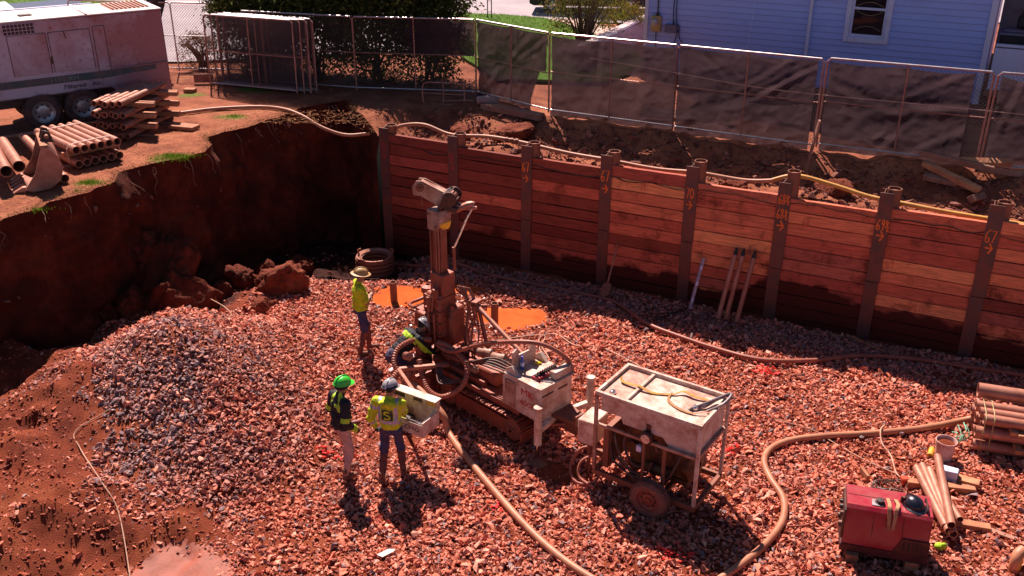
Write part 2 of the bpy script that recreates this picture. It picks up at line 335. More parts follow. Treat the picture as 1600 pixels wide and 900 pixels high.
# ------------------------------------------------------------------ terrain: the pit, its earth banks and the ground above
WD = V((math.cos(R(-26.5)), math.sin(R(-26.5)), 0)); WN = V((WD.y, -WD.x, 0))      # along the timber wall; WN points into the pit
WN = V((-0.446, -0.895, 0)); W0 = V((-2.94, 21.42, 0)); BAY = 1.82
def WP(s, d=0.0, z=0.0): return W0+WD*s+WN*d+V((0, 0, z))                         # s metres along the wall, d metres out into the pit
UP = 2.9
PILE = G(290, 508, 1.0)
def floor_h(x, y):
    x = np.asarray(x, float); y = np.asarray(y, float)
    h = 0.05*fbm(x, y, 0.6, 3) + 0.03*fbm(x, y, 2.2, 9, 3)
    def bump(cx, cy, rx, ry, rot, amp, p=1.0):
        dx = x-cx; dy = y-cy; c, s = math.cos(rot), math.sin(rot); u = (dx*c+dy*s)/rx; w = (-dx*s+dy*c)/ry
        return amp*np.exp(-(u*u+w*w)**p)
    dx = x+5.6; dy = y-13.95; rr_ = np.sqrt(((dx*.955+dy*.296)/2.65)**2+((-dx*.296+dy*.955)/3.1)**2+.006)
    h = h + 1.62*np.clip(1.04-rr_*(1+.12*fbm(x, y, .7, 19)), 0, None)**1.08                           # the gravel heap
    h = h + bump(-4.3, 15.9, 1.3, 1.1, 0.0, 0.30)
    dm = bump(-8.9, 12.6, 1.9, 2.6, 0.2, 0.75) + bump(-7.4, 10.0, 1.7, 1.6, 0.0, 0.42) + bump(-9.5, 15.2, 1.2, 1.2, 0, 0.5)
    h = h + dm*(1+0.25*fbm(x, y, 1.3, 5))
    h = h + bump(-6.0, 10.9, 0.9, 0.45, -0.5, 0.22)+bump(-5.2, 11.0, 0.8, 0.3, -0.3, 0.14)
    # track rut and wet hollows
    h = h - bump(-4.35, 9.9, 0.55, 0.6, 0.4, 0.16) - bump(-2.4, 18.35, 0.72, 0.62, 0, 0.12) - bump(-0.05, 17.5, 0.92, 0.58, -0.2, 0.13) - bump(-1.2, 18.75, 0.7, 0.35, -0.3, 0.09)
    # a low berm of stone runs along the foot of the wall, broken open at the right
    d = (x-W0.x)*WN.x+(y-W0.y)*WN.y; s = (x-W0.x)*WD.x+(y-W0.y)*WD.y
    h = h - 0.08*np.exp(-((d-.6)/0.6)**2)*(0.6+vnoise(x, y, 0.7, 8)) - 0.10*np.exp(-((d-1.0)/0.35)**2)*sstep(11.5, 12.6, s)
    # the floor was dug lower towards the far left corner
    h = h - 0.42*sstep(18.6, 20.6, y)*sstep(-1.2, -3.0, x)
    # rubble at the foot of the left bank
    h = h + bump(-5.3, 18.6, 0.9, 1.6, 0.0, 0.22) + bump(-7.3, 17.2, 1.0, 1.3, 0.2, 0.3) + bump(-6.4, 16.6, 0.8, 0.6, 0.2, 0.25)
    dm = dirt_mask(x, y)
    n1 = fbm(x, y, 1.1, 51, 5); n2 = fbm(x, y, 3.1, 57, 4)
    left_ = sstep(-2.5, -4.5, x)
    return h + dm*left_*(0.36*n1-0.13*np.abs(n2)-0.04*np.abs(fbm(x, y, 7.5, 59, 3))+0.05) + dm*(1-left_)*0.04*n2
def dirt_mask(x, y):
    """1 where bare earth shows, 0 where crushed stone covers it"""
    n = fbm(x, y, 0.8, 31)
    def g(cx, cy, rx, ry): return np.exp(-(((x-cx)/rx)**2+((y-cy)/ry)**2))
    left = np.maximum(sstep(-6.0, -7.0, x+0.12*(y-12)+0.9*n), sstep(11.4, 10.6, y+.25*(x+6)+.5*n)*sstep(-3.9, -4.7, x+.5*n))
    low = g(-5.9, 11.0, 1.2, 0.55)+g(-4.6, 10.0, 0.9, 0.8)+g(-6.6, 12.2, 0.9, 0.45)+0.7*g(0.05, 10.5, 0.22, 1.2)+0.6*g(-1.75, 13.1, 0.9, 0.7)+0.5*g(0.6, 12.1, 0.6, 0.6)
    d = (x-W0.x)*WN.x+(y-W0.y)*WN.y; s = (x-W0.x)*WD.x+(y-W0.y)*WD.y
    gap = 0.9*np.exp(-((d-1.0)/0.28)**2)*sstep(11.5, 12.6, s) + sstep(0.16, 0.04, d+0.1*n)
    bank = np.maximum(sstep(16.6, 17.4, y)*sstep(-4.9, -5.7, x)*.8, sstep(19.2, 19.9, y+.3*n)*sstep(-2.2, -3.0, x+.4*n))
    pud = g(-2.4, 18.35, 0.62, 0.55)+g(-0.05, 17.5, 0.78, 0.5)+g(-1.2, 18.75, 0.6, 0.25)
    return np.clip(np.maximum.reduce([left, low+0.5*n, gap, bank, pud*1.2]), 0, 1)
# pit outline: left bank lip, traced at the height of the upper ground, then the wall line, then round behind the camera
LIP = [(-200, 424), (-90, 380), (0, 345), (48, 330), (95, 312), (140, 298), (178, 283), (188, 268), (215, 262), (240, 256), (280, 247), (318, 236), (331, 224), (322, 213), (350, 206), (380, 200), (408, 191), (432, 184), (455, 175), (475, 168), (515, 160), (552, 155), (578, 163), (597, 172)]
lip = [G(px, py, UP).xy for px, py in LIP]
lip[-1] = WP(-0.1, 0.02).xy; lip[-2] = WP(-0.75, -0.35).xy
lip = [V((-15.5, 3.0)), V((-13.0, 7.5))] + lip
def resample(pts, step):
    out = [pts[0]]
    for a, b in zip(pts, pts[1:]):
        L = (b-a).length; n = max(1, int(L/step))
        for k in range(1, n+1): out.append(a+(b-a)*(k/n))
    return out
lipf = resample(lip, 0.09)
lj = []
for i, p in enumerate(lipf):
    j = 0.22*float(fbm(p.x, p.y, 1.8, 77, 5))*(1 if 3 < i < len(lipf)-12 else 0)
    lj.append(V((p.x+j*0.9, p.y-j*0.45)))
lipf = lj
WEND = WP(24.0, 0.02).xy
def up_h(x, y):
    x = np.asarray(x, float); y = np.asarray(y, float)
    d = -((x-W0.x)*WN.x+(y-W0.y)*WN.y); s = (x-W0.x)*WD.x+(y-W0.y)*WD.y
    h = UP+0.05*fbm(x, y, 0.5, 21)+0.02*fbm(x, y, 3.0, 23, 3)
    back = sstep(-0.9, 0.2, s)                                                    # backfill behind the lagging lies lower than the fence line
    n = fbm(x, y, 0.9, 41)
    fill = 2.42+0.13*n+0.10*fbm(x, y, 2.6, 43, 4)+sstep(0.9, 2.6, d)*(UP-2.42)
    fill = fill + 0.16*np.exp(-((s-2.4)/1.1)**2-((d-0.6)/0.4)**2)+0.12*np.exp(-((s-5.6)/0.8)**2-((d-0.5)/0.4)**2)+0.14*np.exp(-((s-9.4)/0.9)**2-((d-0.6)/0.5)**2)+0.10*np.exp(-((s-12)/0.7)**2-((d-0.5)/0.4)**2)-0.10*np.exp(-((s-8.3)/0.5)**2-((d-0.4)/0.3)**2)
    h = np.where((d > -0.5) & (d < 3.2), h*(1-back)+fill*back, h)
    return h
def inside(poly, p):
    x, y = p; c = False; n = len(poly)
    for i in range(n):
        x1, y1 = poly[i]; x2, y2 = poly[i-1]
        if (y1 > y) != (y2 > y) and x < (x2-x1)*(y-y1)/(y2-y1)+x1: c = not c
    return c
def build_ground():
    pitpoly = [tuple(p) for p in lipf] + [tuple(p) for p in resample([WP(-0.1, 0.02).xy, WEND], 0.16)[1:]] + [(19, -8), (-19, -8), (-17, 0)]
    pp = np.array(pitpoly)
    xs = np.arange(-15, 15, 0.17); ys = np.arange(9, 30, 0.17); X, Y = np.meshgrid(xs, ys); X = X.ravel(); Y = Y.ravel()
    X = X+RNG.uniform(-.05, .05, X.size); Y = Y+RNG.uniform(-.05, .05, Y.size)
    ins = np.zeros(X.size, bool); n = len(pp); md = np.full(X.size, 9.0)
    for i in range(n):
        x1, y1 = pp[i]; x2, y2 = pp[i-1]
        with np.errstate(all='ignore'):
            c = ((y1 > Y) != (y2 > Y)) & (X < (x2-x1)*(Y-y1)/(y2-y1+1e-12)+x1)
        ins ^= c; md = np.minimum(md, np.hypot(X-x1, Y-y1))
    d = -((X-W0.x)*WN.x+(Y-W0.y)*WN.y); s = (X-W0.x)*WD.x+(Y-W0.y)*WD.y
    keep = (~ins) & (md > 0.08)
    pts = [V((a, b)) for a, b in zip(X[keep], Y[keep])]
    for a in np.arange(-60, 61, 3.0):                                            # coarse surroundings
        for b in np.arange(-30, 100, 3.0):
            if (abs(a) > 15.5 or b < 8.5 or b > 30.5) and not inside(pitpoly, (a, b)): pts.append(V((a, b)))
    for a in (-900, -300, 0, 300, 900):
        for b in (-900, -300, 300, 900): pts.append(V((a, b)))
    npt = len(pts); pts += [V(p) for p in pitpoly]
    ed = [(npt+i, npt+(i+1) % len(pitpoly)) for i in range(len(pitpoly))]
    vo, eo, fo, *_ = delaunay_2d_cdt(pts, ed, [], 0, 1e-5)
    vx = np.array([v.x for v in vo]); vy = np.array([v.y for v in vo]); fa = np.array(fo)
    cx = vx[fa].mean(1); cy = vy[fa].mean(1); ins = np.zeros(len(fa), bool)
    for i in range(n):
        x1, y1 = pp[i]; x2, y2 = pp[i-1]
        with np.errstate(all='ignore'): c = ((y1 > cy) != (y2 > cy)) & (cx < (x2-x1)*(cy-y1)/(y2-y1+1e-12)+x1)
        ins ^= c
    fa = fa[~ins]
    # no triangle winding surprises
    ar = (vx[fa[:, 1]]-vx[fa[:, 0]])*(vy[fa[:, 2]]-vy[fa[:, 0]])-(vx[fa[:, 2]]-vx[fa[:, 0]])*(vy[fa[:, 1]]-vy[fa[:, 0]])
    fa[ar < 0] = fa[ar < 0][:, ::-1]
    vz = up_h(vx, vy)
    me = np_mesh('ground', np.stack([vx, vy, vz], 1), fa, [T['topsoil']], True)
    g = np.zeros(len(vx))
    nn = fbm(vx, vy, 1.5, 61)
    for (px, py, r) in ((270, 245, .55), (140, 287, .4), (365, 182, .5), (400, 140, .7), (300, 150, .5), (250, 250, .35)):
        q = G(px, py, UP); g = np.maximum(g, np.exp(-(((vx-q.x)/r)**2+((vy-q.y)/(r*.7))**2))*0.75+0.25*nn*(np.hypot(vx-q.x, vy-q.y) < 2*r))
    at = me.attributes.new('grassy', 'FLOAT', 'POINT'); at.data.foreach_set('value', np.clip(g, 0, 1).astype(np.float32))
    o = link('ground', me, None, 'structure')
    return o
def build_floor():
    st = 0.075; xs = np.arange(-12, 13, st); ys = np.arange(6.5, 25, st); X, Y = np.meshgrid(xs, ys)
    Z = floor_h(X, Y); dm = dirt_mask(X, Y)
    nx, ny = len(xs), len(ys); idx = np.arange(nx*ny).reshape(ny, nx)
    F = np.stack([idx[:-1, :-1], idx[:-1, 1:], idx[1:, 1:], idx[1:, :-1]], -1).reshape(-1, 4)
    cx = X[:-1, :-1].ravel(); cy = Y[:-1, :-1].ravel(); d = (cx-W0.x)*WN.x+(cy-W0.y)*WN.y
    F = F[d > -0.6]
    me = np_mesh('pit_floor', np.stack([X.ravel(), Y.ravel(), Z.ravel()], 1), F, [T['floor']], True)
    nn = fbm(X, Y, .9, 87); floor_shade = np.maximum(sstep(18.9, 19.6, Y+.6*nn)*sstep(-1.6, -2.6, X+.5*nn), sstep(16.0, 17.0, Y+.5*nn)*sstep(-5.2, -6.2, X+.4*nn))  # mask of shade painted into the far left corner and along the bank foot
    at = me.attributes.new('floor_shade', 'FLOAT', 'POINT'); at.data.foreach_set('value', floor_shade.ravel().astype(np.float32))
    o = link('pit_floor', me, None, 'structure')
    # beyond the detailed sheet the floor goes on behind the camera
    b = MB()
    for (x0, x1, y0, y1) in ((-20, 20, -9, 6.55), (-20, -11.95, 6.5, 25), (12.95, 20, 6.5, 20)):
        b.add([(x0, y0, -.02), (x1, y0, -.02), (x1, y1, -.02), (x0, y1, -.02)], [(0, 1, 2, 3)])
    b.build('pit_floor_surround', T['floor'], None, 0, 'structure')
    return X, Y, Z
def floor_z(x, y):
    u = min(max((x+12)/.075, 0), FX.shape[1]-2); w = min(max((y-6.5)/.075, 0), FX.shape[0]-2); i, j = int(u), int(w); u -= i; w -= j
    return float((FZ[j, i]*(1-u)+FZ[j, i+1]*u)*(1-w)+(FZ[j+1, i]*(1-u)+FZ[j+1, i+1]*u)*w)
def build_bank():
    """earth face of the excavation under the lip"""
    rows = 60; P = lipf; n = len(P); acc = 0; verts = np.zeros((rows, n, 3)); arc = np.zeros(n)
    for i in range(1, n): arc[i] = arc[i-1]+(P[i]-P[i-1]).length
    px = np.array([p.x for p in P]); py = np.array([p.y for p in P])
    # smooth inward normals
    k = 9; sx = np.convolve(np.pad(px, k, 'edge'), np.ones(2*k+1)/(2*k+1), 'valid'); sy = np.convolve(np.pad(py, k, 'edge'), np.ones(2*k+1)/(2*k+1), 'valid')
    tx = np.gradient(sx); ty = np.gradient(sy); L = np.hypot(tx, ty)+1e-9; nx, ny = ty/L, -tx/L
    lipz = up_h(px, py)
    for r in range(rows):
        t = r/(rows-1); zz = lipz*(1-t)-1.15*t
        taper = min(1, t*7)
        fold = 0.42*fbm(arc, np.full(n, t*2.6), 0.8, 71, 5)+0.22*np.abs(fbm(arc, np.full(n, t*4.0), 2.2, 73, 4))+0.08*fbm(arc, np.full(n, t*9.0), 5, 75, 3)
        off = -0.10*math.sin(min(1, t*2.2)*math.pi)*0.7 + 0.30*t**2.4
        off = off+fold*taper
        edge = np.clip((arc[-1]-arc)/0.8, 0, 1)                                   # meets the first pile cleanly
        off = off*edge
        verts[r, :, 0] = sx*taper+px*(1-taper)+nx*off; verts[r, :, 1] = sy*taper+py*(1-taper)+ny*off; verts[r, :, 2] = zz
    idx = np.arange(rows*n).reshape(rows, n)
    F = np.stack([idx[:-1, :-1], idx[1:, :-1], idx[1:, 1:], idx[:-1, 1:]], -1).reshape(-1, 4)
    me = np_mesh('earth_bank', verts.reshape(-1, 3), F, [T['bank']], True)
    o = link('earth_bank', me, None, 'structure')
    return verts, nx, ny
T['topsoil'] = ground_mat('straw_strewn_topsoil', ((0.13, 0.036, 0.019), (0.29, 0.088, 0.046), (0.44, 0.17, 0.09)), 1.6, 0.8, 'grassy', 0.95, 26, ((0.07, 0.085, 0.012), (0.17, 0.20, 0.03)))
T['floor'] = ground_mat('red_earth_with_shade', ((0.13, 0.020, 0.009), (0.29, 0.056, 0.023), (0.46, 0.125, 0.052)), 1.1, 1.0, 'floor_shade', 0.85, 55, ((0.030, 0.006, 0.004), (0.075, 0.014, 0.008)))  # extra colours paint near-black shade onto the earth where the mask is set
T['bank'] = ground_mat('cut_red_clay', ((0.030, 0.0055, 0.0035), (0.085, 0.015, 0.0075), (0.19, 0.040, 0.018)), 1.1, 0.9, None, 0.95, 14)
T['stone'] = stone_mat('crushed_stone')
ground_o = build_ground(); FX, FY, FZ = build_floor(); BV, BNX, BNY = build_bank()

# crushed stone, far too many to count
def hull_templates(n):
    out = []
    for k in range(n):
        bm = bmesh.new()
        for _ in range(random.choice((7, 8, 9))):
            p = V((random.gauss(0, 1), random.gauss(0, 1), random.gauss(0, 1))).normalized()*random.uniform(.75, 1.1)
            bm.verts.new((p.x*1.15, p.y*.85, p.z*.62))
        r = bmesh.ops.convex_hull(bm, input=bm.verts)
        for v in [v for v in bm.verts if not v.link_faces]: bm.verts.remove(v)
        bmesh.ops.triangulate(bm, faces=bm.faces); bm.verts.index_update()
        out.append((np.array([v.co for v in bm.verts]), np.array([[v.index for v in f.verts] for f in bm.faces]))); bm.free()
    return out
HULLS = hull_templates(28)
def scatter(name, pos, size, cols, seed=0, tilt=0.5, m='stone', wet=None):
    rg = np.random.default_rng(seed); n = len(pos); kind = rg.integers(0, len(HULLS), n)
    VV = []; FF = []; CC = []; WW_ = []; off = 0
    for k, (hv, hf) in enumerate(HULLS):
        ii = np.where(kind == k)[0]
        if not len(ii): continue
        a = rg.uniform(0, 2*np.pi, len(ii)); b = rg.normal(0, tilt, len(ii)); c = rg.normal(0, tilt, len(ii))
        ca, sa, cb, sb, cc, sc = np.cos(a), np.sin(a), np.cos(b), np.sin(b), np.cos(c), np.sin(c)
        Rz = np.zeros((len(ii), 3, 3)); Rz[:, 0, 0] = ca; Rz[:, 0, 1] = -sa; Rz[:, 1, 0] = sa; Rz[:, 1, 1] = ca; Rz[:, 2, 2] = 1
        Rx = np.zeros_like(Rz); Rx[:, 0, 0] = 1; Rx[:, 1, 1] = cb; Rx[:, 1, 2] = -sb; Rx[:, 2, 1] = sb; Rx[:, 2, 2] = cb
        Ry = np.zeros_like(Rz); Ry[:, 1, 1] = 1; Ry[:, 0, 0] = cc; Ry[:, 0, 2] = sc; Ry[:, 2, 0] = -sc; Ry[:, 2, 2] = cc
        M3 = Rz @ Rx @ Ry
        v = np.einsum('nij,kj->nki', M3, hv)*size[ii][:, None, None]+pos[ii][:, None, :]
        nv = len(hv); VV.append(v.reshape(-1, 3)); FF.append((hf[None]+np.arange(len(ii))[:, None, None]*nv+off).reshape(-1, 3)); off += len(ii)*nv
        CC.append(np.repeat(cols[ii], nv, 0)); WW_.append(np.repeat(wet[ii] if wet is not None else np.zeros(len(ii)), nv))
    me = np_mesh(name, np.concatenate(VV), np.concatenate(FF), [T[m]], False)
    at = me.attributes.new('stone', 'FLOAT_COLOR', 'POINT'); C4 = np.ones((off, 4), np.float32); C4[:, :3] = np.concatenate(CC); C4[:, 3] = 1-np.concatenate(WW_); at.data.foreach_set('color', C4.ravel())
    return link(name, me, None, 'stuff')
def stone_cols(x, y, rg, grey=0.0):
    n = len(x); red = np.array([0.56, 0.155, 0.092]); gr = np.array([0.25, 0.16, 0.165]); pk = np.array([0.72, 0.29, 0.20]); dk = np.array([0.20, 0.045, 0.028])
    w = rg.random(n); g = grey if np.ndim(grey) else np.full(n, grey)
    c = np.where((w < .60)[:, None], red, np.where((w < .80)[:, None], pk, np.where((w < 0.93)[:, None], dk, gr)))
    c = c*(1-g[:, None])+(np.where((rg.random(n) < .72)[:, None], gr, pk*0.9))*g[:, None]
    return c*rg.normal(1.0, 0.17, n).clip(.55, 1.4)[:, None]
def build_gravel():
    rg = np.random.default_rng(5)
    N = 400000
    x = rg.uniform(-10.5, 11.0, N); y = rg.uniform(8.3, 22.0, N)
    d = (x-W0.x)*WN.x+(y-W0.y)*WN.y
    # left bank line
    lb = -8.69+(y-15.24)*0.50+0.15
    inview = (np.abs(x-.7) < (y*0.906+3.7)*0.61)
    dm = dirt_mask(x, y)
    dens = np.where(dm > .5, 0.05+0.70*sstep(-.05, 0.16, fbm(x, y, 0.9, 33, 4)), 1-0.3*dm)*(1-sstep(.3, .8, np.exp(-(((x+4.4)/.5)**2+((y-9.9)/.45)**2))))
    dens = dens*np.where((y > 19.4) & (x < -2.2), .4, 1)*np.where(d > 0.08, 1, 0)*(x > lb)*inview
    # coverage needed falls a little with distance
    keep = rg.random(N) < dens*(0.46+0.30*sstep(-.25, .15, fbm(x, y, .7, 95, 4)))
    x, y = x[keep], y[keep]; d = d[keep]
    pile = np.exp(-((((x+5.3)/1.65)**2+((y-12.9)/1.9)**2))**1.5) + 0.8*np.exp(-(((x+7.9)/.6)**2+((y-13.0)/.6)**2))
    wallg = np.exp(-((d-.6)/.5)**2)*0.5
    grey = np.clip(np.maximum(pile*1.5*(0.6+1.3*fbm(x, y, 0.7, 91)), wallg)+0.10*(fbm(x, y, .5, 93) > .25), 0, 0.92)
    size = rg.lognormal(math.log(0.0305), 0.38, len(x)).clip(.010, .078)
    z = floor_h(x, y)+size*np.where(dirt_mask(x, y) > .5, rg.uniform(-0.35, 0.2, len(x)), rg.uniform(-0.05, 0.75, len(x)))
    cols = stone_cols(x, y, rg, grey)
    pud = np.exp(-(((x+2.4)/.66)**2+((y-18.35)/.52)**2))+np.exp(-(((x+0.05)/.85)**2+((y-17.5)/.5)**2))
    ok = (pud+.75*fbm(x, y, 2.6, 97, 3) < 0.42+0.5*rg.random(len(x))**3) | (rg.random(len(x)) < .08)
    wet = np.clip(1.3*np.exp(-(((x+1.6)/2.0)**2+((y-17.0)/1.8)**2)**1.5)*(0.55+1.5*fbm(x, y, 1.1, 99, 3))+.8*pud, 0, 1)
    cols = cols*(1-.30*wet[:, None])
    scatter('gravel', np.stack([x, y, z], 1)[ok], size[ok], cols[ok], 6, 0.55, 'stone', wet[ok])
    # clods of earth on the bare mounds and along the foot of the bank
    N = 30000; x = rg.uniform(-10, -2.5, N); y = rg.uniform(8.5, 19.5, N); dm = dirt_mask(x, y); ok = (rg.random(N) < dm*0.8) & (x > -8.69+(y-15.24)*0.50); x, y = x[ok], y[ok]
    size = rg.lognormal(math.log(0.019), 0.5, len(x)).clip(.008, .055); cc = np.tile([0.30, 0.065, 0.03], (len(x), 1))*rg.normal(1, .2, len(x)).clip(.5, 1.5)[:, None]
    scatter('earth_clods', np.stack([x, y, floor_h(x, y)-size*0.30], 1), size*1.25, cc, 8, 0.4)
    # crumbs of soil on the backfill behind the wall and straw-coloured litter on the upper ground
    N = 5200; s = rg.uniform(0, 15, N); dd = rg.uniform(0.12, 2.2, N); x = W0.x+WD.x*s-WN.x*dd; y = W0.y+WD.y*s-WN.y*dd
    size = rg.lognormal(math.log(0.026), 0.6, N).clip(.008, .14); cc = np.tile([0.23, 0.075, 0.05], (N, 1))*rg.normal(1, .25, N).clip(.5, 1.6)[:, None]
    scatter('backfill_clods', np.stack([x, y, up_h(x, y)+size*0.25], 1), size, cc, 9, 0.9)
build_gravel()
def blades(name, pts, mat_, hgt, wid, seed=0, flat=0.0):
    rg = np.random.default_rng(seed); n = len(pts); a = rg.uniform(0, 2*np.pi, n); h = hgt*rg.uniform(.5, 1.3, n); l = rg.uniform(.2, 1.0, n)*h*(1+3*flat)
    dx, dy = np.cos(a), np.sin(a); w = wid*rg.uniform(.6, 1.3, n)
    b0 = pts+np.stack([-dy*w, dx*w, 0*w], 1); b1 = pts-np.stack([-dy*w, dx*w, 0*w], 1); tp = pts+np.stack([dx*l, dy*l, h*(1-flat*.9)], 1)
    v = np.stack([b0, b1, tp], 1).reshape(-1, 3); f = np.arange(3*n).reshape(-1, 3)
    me = np_mesh(name, v, f, [mat_], False); at = me.attributes.new('leaf', 'FLOAT', 'POINT'); at.data.foreach_set('value', np.repeat(rg.random(n), 3).astype(np.float32))
    return me
# ------------------------------------------------------------------ timber lagging wall and its steel piles
def board_mat(name, c0, c1, c2, wet=0.5):
    m = bpy.data.materials.new(name); m.use_nodes = True; nt = m.node_tree; N = nt.nodes; L = nt.links; bs = N['Principled BSDF']
    tc = nod(nt, 'ShaderNodeTexCoord'); oi = nod(nt, 'ShaderNodeObjectInfo'); ge = nod(nt, 'ShaderNodeNewGeometry')
    mul = nod(nt, 'ShaderNodeMath', operation='MULTIPLY'); mul.inputs[1].default_value = 53.0; L.new(oi.outputs['Random'], mul.inputs[0])
    add = nod(nt, 'ShaderNodeVectorMath', operation='ADD'); L.new(tc.outputs['Object'], add.inputs[0]); L.new(mul.outputs[0], add.inputs[1])
    sc = nod(nt, 'ShaderNodeVectorMath', operation='MULTIPLY'); sc.inputs[1].default_value = (1.2, 14, 14); L.new(add.outputs[0], sc.inputs[0])
    gr = nod(nt, 'ShaderNodeTexNoise'); gr.inputs['Scale'].default_value = 2.4; gr.inputs['Detail'].default_value = 7; gr.inputs['Roughness'].default_value = .65; L.new(sc.outputs[0], gr.inputs['Vector'])
    cr = nod(nt, 'ShaderNodeValToRGB'); e = cr.color_ramp.elements; e[0].position = 0; e[0].color = (*c0, 1); e[1].position = 1; e[1].color = (*c2, 1); k = e.new(.5); k.color = (*c1, 1)
    L.new(oi.outputs['Random'], cr.inputs[0])
    mr = nod(nt, 'ShaderNodeMapRange'); mr.inputs[1].default_value = .3; mr.inputs[2].default_value = .7; mr.inputs[3].default_value = .62; mr.inputs[4].default_value = 1.3; L.new(gr.outputs['Fac'], mr.inputs[0])
    hs = nod(nt, 'ShaderNodeHueSaturation'); L.new(cr.outputs[0], hs.inputs['Color']); L.new(mr.outputs[0], hs.inputs['Value'])
    # splashed clay, then the damp tide line near the foot
    sp = nod(nt, 'ShaderNodeTexNoise'); sp.inputs['Scale'].default_value = 1.7; sp.inputs['Detail'].default_value = 9; sp.inputs['Roughness'].default_value = .72; L.new(ge.outputs['Position'], sp.inputs['Vector'])
    m1 = nod(nt, 'ShaderNodeMapRange'); m1.inputs[1].default_value = .52; m1.inputs[2].default_value = .66; L.new(sp.outputs['Fac'], m1.inputs[0])
    mx = nod(nt, 'ShaderNodeMix', data_type='RGBA'); mx.inputs[7].default_value = (0.17, 0.035, 0.02, 1); L.new(m1.outputs[0], mx.inputs[0]); L.new(hs.outputs[0], mx.inputs[6])
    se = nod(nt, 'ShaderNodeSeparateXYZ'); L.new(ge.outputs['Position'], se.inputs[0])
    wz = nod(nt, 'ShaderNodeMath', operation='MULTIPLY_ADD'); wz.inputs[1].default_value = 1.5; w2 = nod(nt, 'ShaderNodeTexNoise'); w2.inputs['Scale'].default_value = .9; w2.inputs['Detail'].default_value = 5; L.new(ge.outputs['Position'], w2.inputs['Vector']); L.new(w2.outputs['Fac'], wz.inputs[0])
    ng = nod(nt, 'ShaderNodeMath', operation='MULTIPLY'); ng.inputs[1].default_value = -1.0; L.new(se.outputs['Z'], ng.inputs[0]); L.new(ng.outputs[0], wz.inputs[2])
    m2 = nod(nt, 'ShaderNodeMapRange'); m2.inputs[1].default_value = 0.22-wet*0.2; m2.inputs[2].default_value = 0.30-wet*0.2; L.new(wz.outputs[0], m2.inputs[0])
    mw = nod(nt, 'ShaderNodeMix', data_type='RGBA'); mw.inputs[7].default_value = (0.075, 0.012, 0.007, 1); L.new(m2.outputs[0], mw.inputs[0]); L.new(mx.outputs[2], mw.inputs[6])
    L.new(mw.outputs[2], bs.inputs['Base Color']); bs.inputs['Roughness'].default_value = .8; bs.inputs['Specular IOR Level'].default_value = .25
    bp = nod(nt, 'ShaderNodeBump'); bp.inputs['Strength'].default_value = .35; bp.inputs['Distance'].default_value = .02; L.new(gr.outputs['Fac'], bp.inputs['Height']); L.new(bp.outputs[0], bs.inputs['Normal'])
    return m
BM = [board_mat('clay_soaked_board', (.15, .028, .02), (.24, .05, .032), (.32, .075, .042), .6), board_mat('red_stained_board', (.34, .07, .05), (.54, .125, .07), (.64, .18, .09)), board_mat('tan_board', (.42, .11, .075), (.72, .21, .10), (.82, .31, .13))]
wall = thing('retaining_wall', 'stacked timber board retaining wall holding the far side of the pit', 'retaining wall', WP(0, 0, 0), R(-26.5))
BH = 0.247
bm_meshes = []
for mi in range(3):
    row = []
    for k in range(4):
        b = MB(); hh = BH-random.choice((.010, .014, .024, .012)); n = 7; vs = []
        L0 = BAY-0.05
        for i in range(n):                                                       # slightly wandering sawn edges
            x = -L0/2+L0*i/(n-1); e1 = random.uniform(-.004, .004); e2 = random.uniform(-.006, .004)
            vs += [(x, -.04, -hh/2+e1), (x, .04, -hh/2+e1), (x, .04, hh/2+e2), (x, -.04, hh/2-.004+e2)]
        fs = [(3, 2, 1, 0), tuple(range(4*n-4, 4*n))]
        for i in range(n-1):
            a = 4*i; fs += [(a+q, a+(q+1) % 4, a+4+(q+1) % 4, a+4+q) for q in range(4)]
        b.add(vs, fs); row.append(b.mesh('lagging_board', BM[mi], 30))
    bm_meshes.append(row)
TOPS = {-1: 10, 0: 11, 1: 10, 2: 10, 3: 11, 4: 10, 5: 11, 6: 11, 7: 12, 8: 11, 9: 11}
for bay in range(0, 10):
    nb = TOPS[bay]+(0 if bay < 8 else 0); top = {0: 2.68, 1: 2.60, 2: 2.62, 3: 2.70, 4: 2.60, 5: 2.56, 6: 2.66, 7: 2.72, 8: 2.7, 9: 2.7}[bay]
    z = top
    j = 0
    while z > -0.15:
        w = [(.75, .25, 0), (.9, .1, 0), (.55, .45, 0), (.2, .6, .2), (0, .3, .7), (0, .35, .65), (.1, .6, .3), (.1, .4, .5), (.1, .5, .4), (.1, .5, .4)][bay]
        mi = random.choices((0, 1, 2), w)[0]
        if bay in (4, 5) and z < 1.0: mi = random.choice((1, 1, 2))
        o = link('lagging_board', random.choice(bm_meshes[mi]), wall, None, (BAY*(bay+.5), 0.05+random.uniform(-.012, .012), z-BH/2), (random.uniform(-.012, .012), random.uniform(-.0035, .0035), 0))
        z -= BH; j += 1
DIG = {'0': [[(.3, 1), (.05, .7), (.05, .3), (.3, 0), (.55, .3), (.55, .7), (.3, 1)]], '1': [[(.15, .8), (.35, 1), (.33, 0)]], '2': [[(.05, .8), (.3, 1), (.55, .75), (.05, 0), (.6, .03)]],
       '6': [[(.5, 1), (.2, .7), (.05, .3), (.25, 0), (.5, .15), (.45, .42), (.1, .35)]], '7': [[(.05, .95), (.55, 1), (.25, 0)]], '8': [[(.5, .85), (.25, 1), (.1, .8), (.5, .3), (.3, 0), (.05, .2), (.5, .85)]],
       '9': [[(.5, .75), (.25, .55), (.08, .8), (.3, 1), (.5, .8), (.45, .4), (.3, 0)]], '/': [[(.05, 0), (.5, 1)]], '>': [[(0, .5), (.75, .5)], [(.45, .85), (.85, .48), (.45, .12)]], 'h': [[(.1, .6), (.15, 1)], [(0, .2), (.5, .9)], [(.3, .35), (.5, .4), (.3, 0), (.6, .02)]]}
